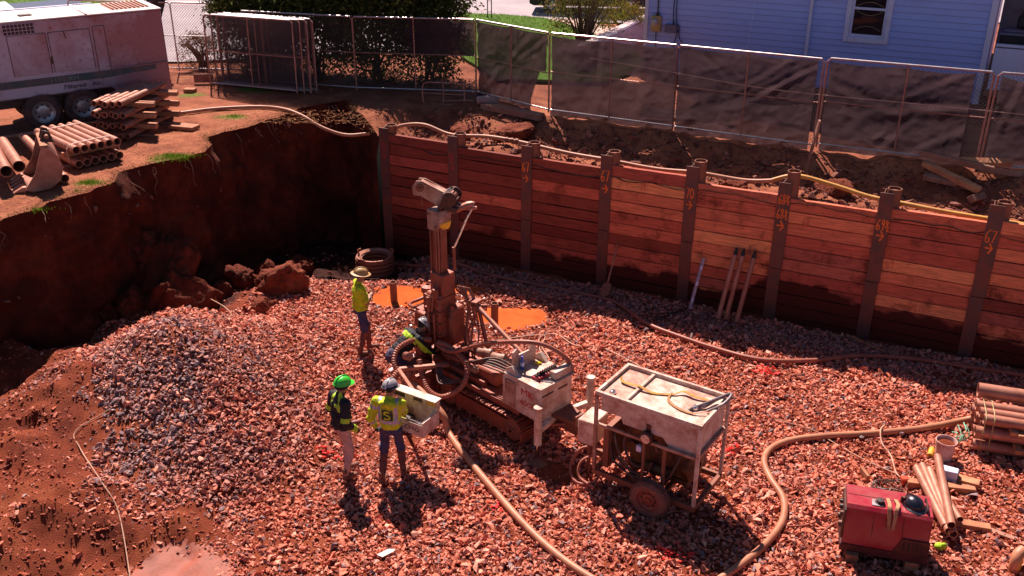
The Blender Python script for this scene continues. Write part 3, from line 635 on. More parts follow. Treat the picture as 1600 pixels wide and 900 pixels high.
def paint(mb, txt, x, z, h, w=0.02, y=-0.02):
    """brush strokes in the wall's own frame"""
    for ch in txt:
        for st in DIG[ch]:
            jit = [(a+random.uniform(-.03, .03), b+random.uniform(-.03, .03)) for a, b in st]
            pts = smooth_path([V((x+a*h*.55, y, z+b*h)) for a, b in jit], 4) if ch not in '7/>' else [V((x+a*h*.55, y, z+b*h)) for a, b in jit]
            mb.ribbon(pts, w, (0, -1, 0))
        x += h*.40 if ch != '1' else h*.25
MARKS = {0: [('72', 2.25, .20), ('>', 2.02, .16)], 1: [('12', 2.22, .20), ('>', 2.0, .16)], 2: [('67', 2.28, .22), ('>', 2.02, .18)], 3: [('67', 2.34, .24), ('>', 2.05, .2)], 4: [('70', 2.26, .22), ('>', 2.0, .18)], 5: [('68h', 2.44, .22), ('68h', 2.14, .22), ('>', 1.86, .2)], 6: [('69h', 2.22, .24), ('>', 1.98, .2)], 7: [('67', 2.30, .24), ('>', 2.06, .2)]}
PT = [2.80, 2.84, 2.86, 2.90, 2.92, 2.86, 2.94, 3.0, 2.9, 2.9]
PNAME = ['first steel pile at the left end of the timber wall marked 72', 'steel pile behind the drill mast marked 12', 'mud-stained steel pile right of the drill mast marked 67', 'steel pile with an orange 67 beside the leaning shovel', 'steel pile marked 70 in orange above the spirit level', 'steel pile with 68 and a half painted twice', 'steel pile marked 69 and a half in orange', 'tall steel pile with a clear 67 near the right edge', 'steel pile at the far right, last in line']
for k in range(9):
    p = thing('soldier_pile', PNAME[k], 'steel pile', WP(k*BAY, 0, 0), R(-26.5), 'steel piles of the timber wall')
    t = PT[k]; spl = 1.35+0.12*math.sin(k*2.1)-.03*k; fw = .25
    b = MB(); b.box((0, -.012, (t+spl)/2), (fw, .022, t-spl), None, .003); b.build('flange', T['steelpile'], p)
    b = MB(); b.box((-.012, -.006, (spl-.3)/2-.008), (fw-.012, .022, spl+.3-.016), None, .003); b.build('lower_flange', T['steelpile'], p)
    b = MB(); b.box((-.06, .16, t/2-.2), (.016, .32, t+.35), None, .002); b.box((0, .325, t/2-.2), (fw, .018, t+.35)); b.build('web', T['steelpile'], p)
    b = MB(); ct = t+random.uniform(.02, .09) if k != 5 else t+.2
    b.pipe((.10, .17, .6), (.10, .17, ct), .125, .112, 18); b.lathe((.10, .17, ct-.05), (0, 0, 1), [(.112, 0), (0.001, .012)], 18); b.build('casing', T['rust'], p)
    if k in MARKS:
        b = MB()
        for (tx, z, h) in MARKS[k][:-1]: paint(b, tx, -.10, z, h*(.85 if len(tx) > 2 else 1.0), .02 if k > 1 else .014, -.0245)
        b.build('painted_number', T['orangemark'] if k > 1 else T['fadedmark'] if 'fadedmark' in T else T['redmark'], p, 0)
        b = MB(); tx, z, h = MARKS[k][-1]; paint(b, tx, -.075, z, h*1.35, .03 if k > 1 else .018, -.0245); b.build('painted_arrow', T['orangemark'] if k > 1 else T['redmark'], p, 0)
T['fadedmark'] = mat('faded_orange_chalk', (.62, .15, .05), .8, 0, .45, (.42, .13, .08), 22, 0)
for (tx, x, z, h, nm) in (('69h', 12.05-1.0, 1.75, .2, 0), ('69', 11.1, 1.5, .16, 0), ('19', 11.5, 1.18, .2, 0), ('67h', 11.6, .72, .13, 0), ('19', 6.2, 2.2, .2, 0), ('68', 9.5, 2.05, .16, 0), ('70', 8.0, 2.35, .14, 0)):
    b = MB(); paint(b, tx, x, z, h*1.15, .012, -.012); b.build('chalk_number', T['fadedmark'], wall, 0)

# ------------------------------------------------------------------ chain-link fence panels and their privacy screens
def link_mesh(Lx, Hz, pitch=.078, r=.0034):
    b = MB(); x = -Hz
    def clip(x0, sgn):
        # line z = sgn*(x-x0) (+Hz when descending) inside the frame
        pts = []
        za = 0.0; xa = x0; xb = x0+Hz
        if xa < 0: ta = -xa
        else: ta = 0
        tb = Hz if xb <= Lx else Lx-x0
        if tb-ta < .03: return None
        return (x0+ta, ta, x0+tb, tb)
    while x < Lx:
        c = clip(x, 1)
        if c:
            for sg in (1, -1):
                z0, z1 = (c[1], c[3]) if sg > 0 else (Hz-c[1], Hz-c[3])
                b.cyl((c[0], .004*sg, z0+.06), (c[2], .004*sg, z1+.06), r, None, 4, False)
        x += pitch
    return b
def fence_panel(a, bpt, label, mids=1, rail=True, H=1.83, mt='galvrust', brace=.52, group='chain-link fence panels', z0=None, lean=0.0):
    a, bpt = V(a), V(bpt); d = bpt-a; L = math.hypot(d.x, d.y); rz = math.atan2(d.y, d.x)
    zz = z0 if z0 is not None else UP+.05
    p = thing('fence_panel', label, 'fence panel', (a.x, a.y, zz), (lean, 0, rz), group)
    f = MB(); r = .021
    f.tube([(0, 0, 0), (0, 0, H-.06), (.06, 0, H), (L-.06, 0, H), (L, 0, H-.06), (L, 0, 0)], r, 8)
    f.build('frame', T[mt], p)
    f = MB(); f.cyl((0, 0, .07), (L, 0, .07), .018, None, 8); f.build('bottom_rail', T['galv'], p)
    f = MB(); f.cyl((.05, 0, H+.004), (L-.05, 0, H+.004), .0225, None, 8); f.build('top_rail', T['galv'], p)
    for k in range(mids):
        f = MB(); x = L*(k+1)/(mids+1); f.cyl((x, 0, .07), (x, 0, H), .017, None, 8); f.build('middle_post', T[mt], p)
    if rail:
        f = MB(); f.cyl((0, .012, H*brace), (L, .012, H*brace), .015, None, 8); f.build('middle_rail', T[mt], p)
    link_mesh(L, H-.1).build('chain_link', T['wire'], p)
    return p, L, rz
def cloth_mat():
    m = bpy.data.materials.new('privacy_mesh_cloth'); m.use_nodes = True; nt = m.node_tree; N = nt.nodes; L = nt.links; N.remove(N['Principled BSDF'])
    tc = nod(nt, 'ShaderNodeTexCoord'); n = nod(nt, 'ShaderNodeTexNoise'); n.inputs['Scale'].default_value = 1.6; n.inputs['Detail'].default_value = 6; L.new(tc.outputs['Object'], n.inputs['Vector'])
    cr = nod(nt, 'ShaderNodeValToRGB'); e = cr.color_ramp.elements; e[0].position = .3; e[0].color = (.030, .020, .025, 1); e[1].position = .7; e[1].color = (.078, .047, .052, 1); L.new(n.outputs['Fac'], cr.inputs[0])
    d = nod(nt, 'ShaderNodeBsdfDiffuse'); t = nod(nt, 'ShaderNodeBsdfTranslucent'); tp = nod(nt, 'ShaderNodeBsdfTransparent')
    L.new(cr.outputs[0], d.inputs[0]); L.new(cr.outputs[0], t.inputs[0])
    a = nod(nt, 'ShaderNodeMixShader'); a.inputs[0].default_value = .55; L.new(d.outputs[0], a.inputs[1]); L.new(t.outputs[0], a.inputs[2])
    b = nod(nt, 'ShaderNodeMixShader'); b.inputs[0].default_value = .05; L.new(a.outputs[0], b.inputs[1]); L.new(tp.outputs[0], b.inputs[2])
    L.new(b.outputs[0], N['Material Output'].inputs[0]); return m
T['cloth'] = cloth_mat()
def screen(a, rz, L, label, x0, x1, z0, z1, seed, sag=.05, folds=(), torn=None, z=None):
    """mesh cloth tied behind a panel; folds = list of (x, z, angle, depth, width)"""
    nx, nz = 120, 72; vs = []; fs = []
    for j in range(nz+1):
        for i in range(nx+1):
            u = i/nx; w = j/nz; x = x0+(x1-x0)*u; zz = z0+(z1-z0)*w
            top = -sag*(abs(math.sin(u*math.pi*2))**.7)*w**3; bot = sag*1.2*float(vnoise(x, 0, 2.0, seed))*(1-w)**2
            zz += top+bot
            y = .05+.06*float(fbm(x+.4*zz, zz-.3*x, 1.1, seed, 4))-.07*abs(float(fbm(x*.9+zz*.7, zz*1.3-x*.5, 2.3, seed+5, 3)))+.02*float(fbm(x-zz, zz+x, 6, seed+9, 2))
            for (fx, fz, an, dep, wid) in folds:
                q = -(x-fx)*math.sin(an)+(zz-fz)*math.cos(an); l = (x-fx)*math.cos(an)+(zz-fz)*math.sin(an)
                y += .28*dep*math.exp(-(q/wid)**2)*math.exp(-(l/.75)**2)-.2*dep*math.exp(-((q-wid*1.7)/wid)**2)*math.exp(-(l/.75)**2)
            vs.append((x, y, zz))
    for j in range(nz):
        for i in range(nx):
            q = j*(nx+1)+i; cx, _, cz = vs[q]
            if torn and torn(cx, cz): continue
            fs.append((q, q+1, q+nx+2, q+nx+1))
    b = MB(); b.add(vs, fs); me = b.mesh('privacy_screen', T['cloth'], 80)
    o = link('privacy_screen', me, None, None, (a[0], a[1], z if z is not None else UP+.05), (0, 0, rz))
    return tag(o, label, 'screen', 'dark screens on the fence')
def U2(px, py): q = G(px, py, UP); return (q.x, q.y)
# fence line in plan, left to right
pA0, pA1 = (-12.2, 27.2), (-9.25, 26.75)
fence_panel(pA0, pA1, 'open chain-link panel standing behind the white air compressor', 1, mt='galv')
fence_panel(pA1+(0,), (-6.25, 26.35, 0), 'bare chain-link panel in front of the street beside the compressor', 1, mt='galv')
pB0 = V((-7.0, 25.35)); pB1 = V((-3.98, 24.45)); pB2 = V((-0.90, 24.02)); pC1 = V((0.86, 22.22))
FD = V((math.cos(R(-28.2)), math.sin(R(-28.2)))); pD1 = pC1+FD*3.06; pD2 = pD1+FD*3.06
fence_panel(pB0, pB1, 'bare chain-link panel partly behind the stack of spare panels', 1)
fence_panel(pB1, pB2, 'chain-link panel before the dark hedge with a half screen at its right', 1)
q, L, rz = fence_panel(pB2, pC1, 'narrow angled chain-link panel with torn screen', 1, brace=.5)
screen(pB2, rz, L, 'torn dark screen with a hanging flap on the angled panel', .04, L-.10, -.06, 1.80, 3, .03, ((1.4, 1.2, .75, .10, .07), (.6, .5, .9, .06, .06), (2.0, 1.4, .6, .09, .06)), lambda x, z: (x > L-.62 and z < .9 and (x-(L-.62))*1.75 > z*.62-.12) or (x > L-.16 and z < 1.5))
rz2 = math.atan2(pB2.y-pB1.y, pB2.x-pB1.x); L2 = (pB2-pB1).length
screen(pB1, rz2, L2, 'short screen covering only the upper half beside the hedge', 1.35, L2-.03, .95, 1.80, 5, .02)
q, L, rz = fence_panel(pC1, pD1, 'chain-link panel left of the two long screened panels', 1)
screen(pC1, rz, L, 'reddish dust-stained screen with a slit tear in its middle', .05, L-.03, -.08, 1.78, 8, .04, ((.7, 1.5, .3, .07, .09), (.5, .4, .2, .06, .08), (1.3, 1.2, 1.5, .09, .06), (2.3, .5, 1.2, .07, .09)), lambda x, z: abs(x-2.0) < .34 and abs(z-.98+.10*(x-2)) < .07*(1-((x-2.0)/.34)**2))
q, L, rz = fence_panel(pD1, pD2, 'chain-link panel in front of the house downspout', 1)
screen(pD1, rz, L, 'screen with long diagonal creases and a sagging ripped seam', .04, L-.12, -.08, 1.80, 12, .03, ((1.9, 1.35, .62, .12, .06), (2.2, 1.15, .62, .11, .06), (2.5, 1.35, .55, .10, .05), (.8, 1.4, -.7, .08, .06), (1.1, .55, .3, .10, .10)), lambda x, z: 1.55 < x < 2.75 and abs(z-.82-.10*(x-2.1)) < .055*math.sin((x-1.55)/1.2*math.pi))
pE0 = pD2+V((.10, .10)); pE1 = pE0+V((math.cos(R(-25)), math.sin(R(-25))))*3.05
q, L, rz = fence_panel(pE0, pE1, 'chain-link panel below the house window', 1)
screen(pE0, rz, L, 'crumpled slumped screen below the house window', .05, L-.32, -.08, 1.78, 17, .05, ((.8, 1.0, -.35, .20, .09), (1.6, .85, .12, .22, .10), (2.2, 1.0, .05, .20, .09), (.7, .5, .8, .10, .09), (1.5, .35, .9, .09, .07), (2.4, .4, .6, .10, .08), (2.2, 1.5, .5, .12, .07)))
pF0 = pE1+V((.07, -.02)); pF1 = pF0+V((math.cos(R(-24)), math.sin(R(-24))))*3.05
q, L, rz = fence_panel(pF0, pF1, 'chain-link panel at the right edge before the porch', 1)
screen(pF0, rz, L, 'drooping screen at the right edge before the porch', .06, L-.05, -.08, 1.76, 23, .09, ((.35, 1.2, 1.3, .16, .07), (.9, 1.2, -.9, .16, .08), (.8, .85, 0, .2, .09)))
q, L, rz = fence_panel(pF1+V((.06, -.02)), pF1+V((.06, -.02))+V((math.cos(R(-24)), math.sin(R(-24))))*3.05, 'chain-link panel beyond the right edge of the fence', 1)
# spare panels stacked upright
s0 = V((-7.80, 25.02)); s1 = V((-5.20, 24.05)); sd = (s1-s0).normalized(); sn = V((-sd.y, sd.x))
ORD = ['frontmost', 'second from front', 'third from front', 'fourth from front', 'fifth from front', 'rearmost']
for k in range(6):
    o = s0+sn*(.075*k)+sd*(.05*((k*37) % 5-2)+.06*k)
    fence_panel((o.x, o.y, 0), (o.x+sd.x*2.62, o.y+sd.y*2.62, 0), 'spare chain-link panel, %s in the upright stack' % ORD[k], 1, True, 1.80, 'galvrust', .5, 'spare panels in the upright stack', UP+.03, -.03)
b = MB(); b.tube(smooth_path([V((1.75, 21.72, 4.32)), V((pD1.x, pD1.y-.03, 4.20)), V((pD1.x+1.5*FD.x, pD1.y+1.5*FD.y-.05, 4.10)), V((pD2.x, pD2.y-.05, 4.08)), V((pE1.x-.2, pE1.y-.06, 4.08)), V((pF1.x, pF1.y-.05, 4.0))], 6), .008, 6)
tag(b.build('rope', mat('pale_rope', (.62, .42, .34), .8, 0, .2)), 'thin pale rope strung along the screened fence', 'rope')
b = MB(); q = G(1258, 271, 2.62); q2 = G(1281, 188, 3.75); b.bar(q, q2, .09, .04, (1, 0, 0), .004); tag(b.build('wooden_stake', T['woodgrey']), 'weathered wooden stake leaning against the fence joint', 'stake')

# ------------------------------------------------------------------ street side
T['asphalt'] = ground_mat('pale_worn_asphalt', ((.30, .245, .26), (.36, .30, .32), (.43, .36, .37)), .7, .25, None, .9, 30)
T['lawnmat'] = ground_mat('lawn_soil', ((.05, .09, .012), (.075, .15, .016), (.11, .19, .02)), 1.5, .6, None, .95, 40)
T['concrete'] = ground_mat('pinkish_concrete', ((.42, .27, .22), (.50, .33, .27), (.56, .38, .31)), .9, .2, None, .9, 35)
T['grassblade'] = leaf_mat('grass_blades', (.075, .15, .012), (.16, .27, .02), .4)
def sheet(name, poly, z, m, kind='structure', th=.0):
    b = MB(); n = len(poly)
    if th: b.prism(poly, (0, 0, z-th), (1, 0, 0), (0, 1, 0), (0, 0, th))
    else: b.add([(x, y, z) for x, y in poly], [tuple(range(n))])
    return b.build(name, m, None, 0, kind)
kA, kB = G(262, 19, 2.95), G(335, 2, 2.95); kd = (kB-kA).normalized(); kC = kA-kd*14; kE = kA+kd*30
sheet('road', [(-60, 28.0), (-9.6, 27.9), (-3, 29.5), (-1.6, 34.5), (60, 34.5), (60, 70), (-60, 70)], UP+.055, T['asphalt'])
lawnL = [(-60, kC.y+8), (kC.x-.6, kC.y+8.2), (kE.x, kE.y), (-60, kE.y)]
sheet('far_lawn', lawnL, UP+.16, T['lawnmat'], 'structure', .14)
b = MB(); b.bar(kC+V((.0, 8, .11)), kE+V((.08, 0, .11)), .16, .16, None, .02); b.build('kerb', mat('pale_kerb_concrete', (.62, .50, .46), .8, 0, .2), None, 40, 'structure')
lr = [G(px, py, UP) for px, py in ((700, 24), (735, 25), (790, 27), (850, 32), (885, 42), (912, 52), (940, 62))]
lawnR = [(p.x, p.y) for p in lr]+[(4.1, 27.6), (2.4, 25.2), (-.4, 25.6), (-1.5, 28.5)]
sheet('near_lawn', lawnR, UP+.10, T['lawnmat'], 'structure', .08)
sw = [G(px, py, UP) for px, py in ((838, 33), (905, 33), (960, 48), (945, 64), (915, 53), (885, 43))]
sheet('sidewalk', [(p.x, p.y) for p in sw], UP+.075, T['concrete'], 'structure', .012)
def inpoly(pts, poly):
    X, Y = pts[:, 0], pts[:, 1]; ins = np.zeros(len(pts), bool); n = len(poly)
    for i in range(n):
        x1, y1 = poly[i]; x2, y2 = poly[i-1]; ins ^= ((y1 > Y) != (y2 > Y)) & (X < (x2-x1)*(Y-y1)/(y2-y1+1e-12)+x1)
    return ins
rg = np.random.default_rng(31)
pts = np.stack([rg.uniform(-2, 5, 26000), rg.uniform(25, 37, 26000), np.full(26000, UP+.10)], 1); pts = pts[inpoly(pts, lawnR)]
link('grass', blades('grass', pts, T['grassblade'], .07, .007, 1), None, 'stuff')
pts = np.stack([rg.uniform(-24, -8, 30000), rg.uniform(28, 60, 30000), np.full(30000, UP+.16)], 1); pts = pts[inpoly(pts, lawnL)]
link('far_grass', blades('far_grass', pts, T['grassblade'], .08, .010, 2), None, 'stuff')
# tufts of grass and straw litter on the upper ground
tp = []
for (px, py, r, n) in ((270, 245, .45, 1500), (140, 287, .33, 700), (365, 182, .4, 260), (400, 140, .5, 240), (120, 300, .2, 60), (60, 330, .3, 120)):
    q = G(px, py, UP); a = rg.uniform(0, 6.28, n); d = np.abs(rg.normal(0, .6, n)); tp.append(np.stack([q.x+np.cos(a)*d*r, q.y+np.sin(a)*d*r*.6], 1))
tp = np.concatenate(tp); tp = np.concatenate([tp, up_h(tp[:, 0], tp[:, 1])[:, None]], 1)
link('grass_tufts', blades('grass_tufts', tp, T['grassblade'], .055, .005, 3), None, 'stuff')
T['straw'] = leaf_mat('dry_straw', (.30, .11, .055), (.58, .30, .16), .2)
n = 26000; x = rg.uniform(-13, -1, n); y = rg.uniform(14, 27.5, n); lx = np.interp(y, [p.y for p in lipf], [p.x for p in lipf]); ok = (x < lx-.02) & (x > -16) & (y < 22.6+.4*vnoise(x, y, 1.0, 5)); x, y = x[ok], y[ok]
link('straw_litter', blades('straw_litter', np.stack([x, y, up_h(x, y)+.01], 1), T['straw'], .05, .006, 4, .85), None, 'stuff')
n = 5000; ii = rg.integers(3, len(lipf)-14, n); off = np.abs(rg.normal(0, .10, n)); px_ = np.array([p.x for p in lipf])[ii]-off*.87; py_ = np.array([p.y for p in lipf])[ii]+off*.49
link('lip_grass', blades('lip_grass', np.stack([px_, py_, up_h(px_, py_)], 1), leaf_mat('dead_grass', (.12, .06, .03), (.34, .18, .09), .3), .07, .004, 5, .2), None, 'stuff')

# foliage: many small leaves spread through an uneven crown
def crown(name, c, rad, n, lf, mats, seed, parent, clump=40, gap=.3, up=.3, twig=None):
    rg = np.random.default_rng(seed); cl = rg.normal(0, 1, (clump, 3)); cl /= np.linalg.norm(cl, axis=1)[:, None]; cl *= rg.uniform(.35, 1.0, clump)[:, None]**.6
    cl[:, 2] = np.where(rg.random(clump) < .55, np.abs(cl[:, 2]), cl[:, 2])
    k = rg.integers(0, clump, n); p = cl[k]+rg.normal(0, .16, (n, 3)); r = np.linalg.norm(p, axis=1)
    p = p*np.array(rad)+np.array(c); p[:, 2] = np.maximum(p[:, 2], c[2]-rad[2]*.95)
    a = rg.normal(0, 1, (n, 3)); a /= np.linalg.norm(a, axis=1)[:, None]; bq = np.cross(a, rg.normal(0, 1, (n, 3))); bq /= np.linalg.norm(bq, axis=1)[:, None]+1e-9
    s = lf*rg.uniform(.6, 1.4, n); w = s*.42
    v = np.stack([p-a*s[:, None]*.5, p+bq*w[:, None]*.5, p+a*s[:, None]*.5, p-bq*w[:, None]*.5], 1).reshape(-1, 3); f = np.arange(4*n).reshape(-1, 4)
    me = np_mesh(name, v, f, mats, False); at = me.attributes.new('leaf', 'FLOAT', 'POINT')
    val = np.clip(rg.random(clump)[k]*.6+rg.random(n)*.45, 0, 1); at.data.foreach_set('value', np.repeat(val, 4).astype(np.float32))
    return link(name, me, parent, 'stuff' if False else None)
def shrub(name, label, cat, base, rad, n, lf, m, seed, stems=9, group=None, clump=60, barkmat='bark', zc=.62):
    t = thing(name, label, cat, base, 0, group)
    b = MB(); rr = random.Random(seed)
    for k in range(stems):
        a = rr.uniform(0, 6.28); e = V((math.cos(a)*rad[0]*rr.uniform(.3, .85), math.sin(a)*rad[1]*rr.uniform(.3, .85), rad[2]*rr.uniform(.8, 1.45))); p0 = V((rr.uniform(-.12, .12), rr.uniform(-.12, .12), 0))
        mid = (p0+e)/2+V((rr.uniform(-.1, .1), rr.uniform(-.1, .1), rr.uniform(0, .2))); pth = smooth_path([p0, mid, e], 4); b.tube(pth, [.035*(1-i/len(pth))+.006 for i in range(len(pth))], 5)
        for q in range(2):
            i = rr.randint(3, len(pth)-2); e2 = pth[i]+V((rr.uniform(-.5, .5)*rad[0], rr.uniform(-.5, .5)*rad[1], rr.uniform(.1, .45)*rad[2])); b.tube([pth[i], (pth[i]+e2)/2+V((0, 0, .05)), e2], [.012, .008, .003], 4)
    b.build('trunk', T[barkmat], t)
    crown('crown', (0, 0, rad[2]*.86), rad, n, lf, [m], seed, t, clump)
    return t
T['bark'] = mat('brown_bark', (.12, .065, .04), .9, 0, .3, bump=.4)
T['yew'] = leaf_mat('dark_evergreen_leaf', (.022, .034, .009), (.15, .155, .045), .4)
T['olive'] = leaf_mat('olive_leaf', (.09, .085, .015), (.26, .22, .06), .35)
T['dryleaf'] = leaf_mat('dry_brown_leaf', (.10, .05, .03), (.28, .15, .09), .3)
T['mulch'] = leaf_mat('low_mixed_leaf', (.20, .07, .02), (.16, .22, .03), .3)
for i, (x, y, rx, rzz, lab) in enumerate(((-6.9, 26.9, 1.2, 1.75, 'dark evergreen shrub behind the stack of spare panels'), (-5.3, 26.3, 1.3, 1.85, 'dark evergreen shrub, second from the left in the hedge'), (-3.65, 25.85, 1.25, 1.8, 'dark evergreen shrub behind the bare fence panel'), (-2.2, 25.6, 1.1, 1.85, 'dark evergreen shrub at the lawn end of the hedge'))):
    shrub('evergreen_shrub', lab, 'shrub', (x, y, UP), (rx, 1.15, rzz), 24000, .11, T['yew'], 40+i, 8, 'dark evergreen hedge', 150)
shrub('dry_shrub', 'small dry brown shrub by the street fence', 'shrub', (-8.75, 27.3, UP), (.62, .5, .55), 2600, .06, T['dryleaf'], 60, 14, None, 30)
shrub('olive_shrub', 'loose olive green shrub beside the brick garden wall', 'shrub', (2.15, 29.6, UP), (1.15, 1.0, 1.55), 6500, .085, T['olive'], 61, 26, None, 60)
shrub('low_plant', 'low orange and green plant behind the brick garden wall', 'plant', (3.55, 31.2, UP+.3), (.8, .7, .5), 2600, .07, T['mulch'], 62, 8, None, 30)

# garden wall of small bricks with a pale cap
gw0 = V((1.9, 26.7, 0)); gw1 = V((4.35, 31.8, 0)); gd = (gw1-gw0).normalized(); gl = (gw1-gw0).length
gw = thing('garden_wall', 'low brick garden wall with a pale sloping cap beside the house', 'garden wall', gw0+V((0, 0, UP)), math.atan2(gd.y, gd.x))
b = MB(); b.box((gl/2, .06, .32), (gl, .18, .64)); b.build('core', mat('brick_mortar', (.30, .22, .22), .9, 0, .2), gw, 0)
brk = [(lambda bb: (bb.box((0, 0, 0), (.225, .03, .062), None, .004), bb.mesh('brick', mat('purple_brick', (.34, .20, .21), .85, 0, .35, (.22, .12, .12), 9, .3, 50, .25), 30))[1])(MB())]
cnt = 0
for r in range(8):
    x = .12+(.12 if r % 2 else 0)
    while x < gl-.1 and cnt < 290:
        link('brick', brk[0], gw, None, (x, -.04, .045+r*.075)); x += .24; cnt += 1
b = MB()
x = 0
while x < gl-.01:
    b.box((x+.15, .06, .69+.012*math.sin(x*5)), (.285, .27, .075), None, .01); x += .30
b.build('cap', mat('pale_cap_stone', (.62, .50, .48), .8, 0, .25), gw)

# house
HA = R(-27.0); hd = V((math.cos(HA), math.sin(HA), 0)); hn = V((hd.y, -hd.x, 0)); HO = V((3.64, 27.0, UP-.1)); HL = 8.65; HH = 5.6
house = thing('house', 'lavender clapboard house behind the fence with one window', 'house', HO, HA)
T['siding'] = mat('lavender_siding', (.42, .49, .90), .5, 0, .14, (.34, .38, .70), .8, .03, 30, .015)
T['trim'] = mat('white_house_trim', (.68, .67, .86), .45, 0, .1, (.55, .45, .5), 2, .02, 30, .01)
b = MB(); b.box((HL/2, 3.6, HH/2), (HL-.02, 7.1, HH)); b.build('wall', T['siding'], house, 0)
SP = .153
wx0, wx1, wz0, wz1 = 5.28, 6.36, 1.36, 3.05
def sboard(L):
    b = MB(); b.add([(-L/2, -.012, SP-.004), (L/2, -.012, SP-.004), (L/2, -.034, .014), (-L/2, -.034, .014), (-L/2, 0, .014), (L/2, 0, .014)], [(0, 3, 2, 1), (3, 4, 5, 2), (0, 4, 3), (1, 2, 5)]); return b.mesh('siding_board', T['siding'], 0)
segs = {'full': (.1, HL-.14), 'l': (.1, wx0), 'r': (wx1, HL-.14)}
sm = {k: sboard(v[1]-v[0]) for k, v in segs.items()}
nrow = int(HH/SP)
for r in range(nrow):
    z = r*SP; ks = ('l', 'r') if (z+SP*.5 > wz0 and z+SP*.5 < wz1) else ('full',)
    for kk in ks: link('siding_board', sm[kk], house, None, ((segs[kk][0]+segs[kk][1])/2, .05, z))
for x in (.05, HL-.07):
    b = MB(); b.box((x, .03, HH/2), (.10 if x < 1 else .14, .10, HH), None, .008); b.build('corner_trim', T['trim'], house)
b = MB(); b.box((4.42, -.03, HH/2), (.085, .06, HH-.1), None, .01); b.box((4.42, -.02, 1.15), (.16, .03, .03)); b.box((4.42, -.02, 3.4), (.16, .03, .03)); b.build('downspout', T['trim'], house)
win = MB(); fx = (wx0+wx1)/2; fz = (wz0+wz1)/2
for (cx, cz, sx, sz) in ((wx0+.06, fz, .12, wz1-wz0), (wx1-.06, fz, .12, wz1-wz0), (fx, wz0+.065, wx1-wx0-.24, .13), (fx, wz1-.06, wx1-wx0-.24, .12)): win.box((cx, -.005, cz), (sx, .09, sz), None, .008)
wf = win.build('window', T['trim'], house)
b = MB(); ix0, ix1, iz0, iz1 = wx0+.12, wx1-.12, wz0+.13, wz1-.12; zm = 2.18
for (cx, cz, sx, sz) in ((ix0+.03, (iz0+iz1)/2, .06, iz1-iz0), (ix1-.03, (iz0+iz1)/2, .06, iz1-iz0), (fx, iz0+.035, ix1-ix0-.12, .07), (fx, iz1-.03, ix1-ix0-.12, .06), (fx, zm, ix1-ix0-.12, .06)): b.box((cx, .025, cz), (sx, .05, sz), None, .006)
b.build('sash', T['trim'], wf)
for (z0, z1, y) in ((iz0+.07, zm-.03, .035), (zm+.03, iz1-.06, .035)):
    b = MB(); b.box((fx, y, (z0+z1)/2), (ix1-ix0-.12, .012, z1-z0)); b.build('pane', T['glass'], wf, 0)
def arc(c, w, h, y, flip): return [V((c[0]-w/2+w*i/12, y, c[1]+flip*h*math.sin(math.pi*i/12))) for i in range(13)]
T['brass'] = mat('brass_came', (.40, .34, .16), .4, .3, 0)
b = MB()
for (z, f) in ((iz0+.17, 1), (zm-.06, -1), (zm+.06, 1)): b.tube(arc((fx, z), .62, .10, .026, f), .005, 5)
b.build('window_came', T['brass'], wf)
b = MB(); mx = .36; b.box((mx, -.04, 1.42), (.27, .12, .42), None, .015); b.build('meter_box', mat('yellowed_meter_box', (.52, .36, .14), .6, 0, .2), house)
b = MB(); b.lathe((mx-.02, -.10, 1.46), (0, -1, 0), [(.10, 0), (.10, .05), (.085, .09), (.02, .105), (.001, .105)], 16); b.build('meter_dial', mat('meter_glass', (.55, .52, .55), .15, .2, .1), house)
b = MB(); b.box((mx+.42, -.03, 1.32), (.34, .10, .22), None, .01); b.build('junction_box', mat('grey_junction_box', (.16, .17, .27), .6, 0, .1), house)
b = MB(); b.cyl((mx+.02, -.04, 1.63), (mx+.02, -.04, HH-.4), .02, None, 8); b.lathe((mx+.02, -.04, 1.63), (0, 0, 1), [(.05, 0), (.05, .06), (.02, .10)], 8); b.build('conduit', T['dark'], house)
cb = MB()
for pth in ([(.9, -.03, 4.6), (.9, -.03, 1.75), (1.0, -.03, 1.4), (1.05, -.03, 1.05), (1.4, -.04, .82), (1.9, -.04, .78), (2.15, -.06, .55)], [(.82, -.03, 4.6), (.82, -.03, 1.7), (.86, -.03, 1.5)], [(.98, -.03, 1.3), (.85, -.03, .7), (.85, -.03, .3)], [(mx, -.03, 1.2), (mx+.02, -.03, .3)], [(.7, -.05, .6), (1.0, -.09, .75), (1.3, -.09, .62), (1.35, -.05, .35)]): cb.tube(smooth_path(pth, 5), .013, 6)
cb.build('cable', T['black'], house)
cb = MB(); cb.tube(smooth_path([(1.05, -.03, 1.38), (1.7, -.035, 1.18), (3.0, -.035, 1.05), (4.2, -.035, .98)], 5), .006, 5); cb.tube([(3.05, -.035, 4.5), (2.98, -.035, 2.0), (2.86, -.035, .4)], .006, 5); cb.build('pale_wire', T['trim'], house)
b = MB(); b.prism([(-.4, 0), (HL/2, 2.6), (HL+.4, 0)], (0, -.35, HH), (1, 0, 0), (0, 0, 1), (0, 7.8, 0)); b.build('roof', mat('grey_shingle_roof', (.12, .11, .12), .9, 0, .2), house, 0)
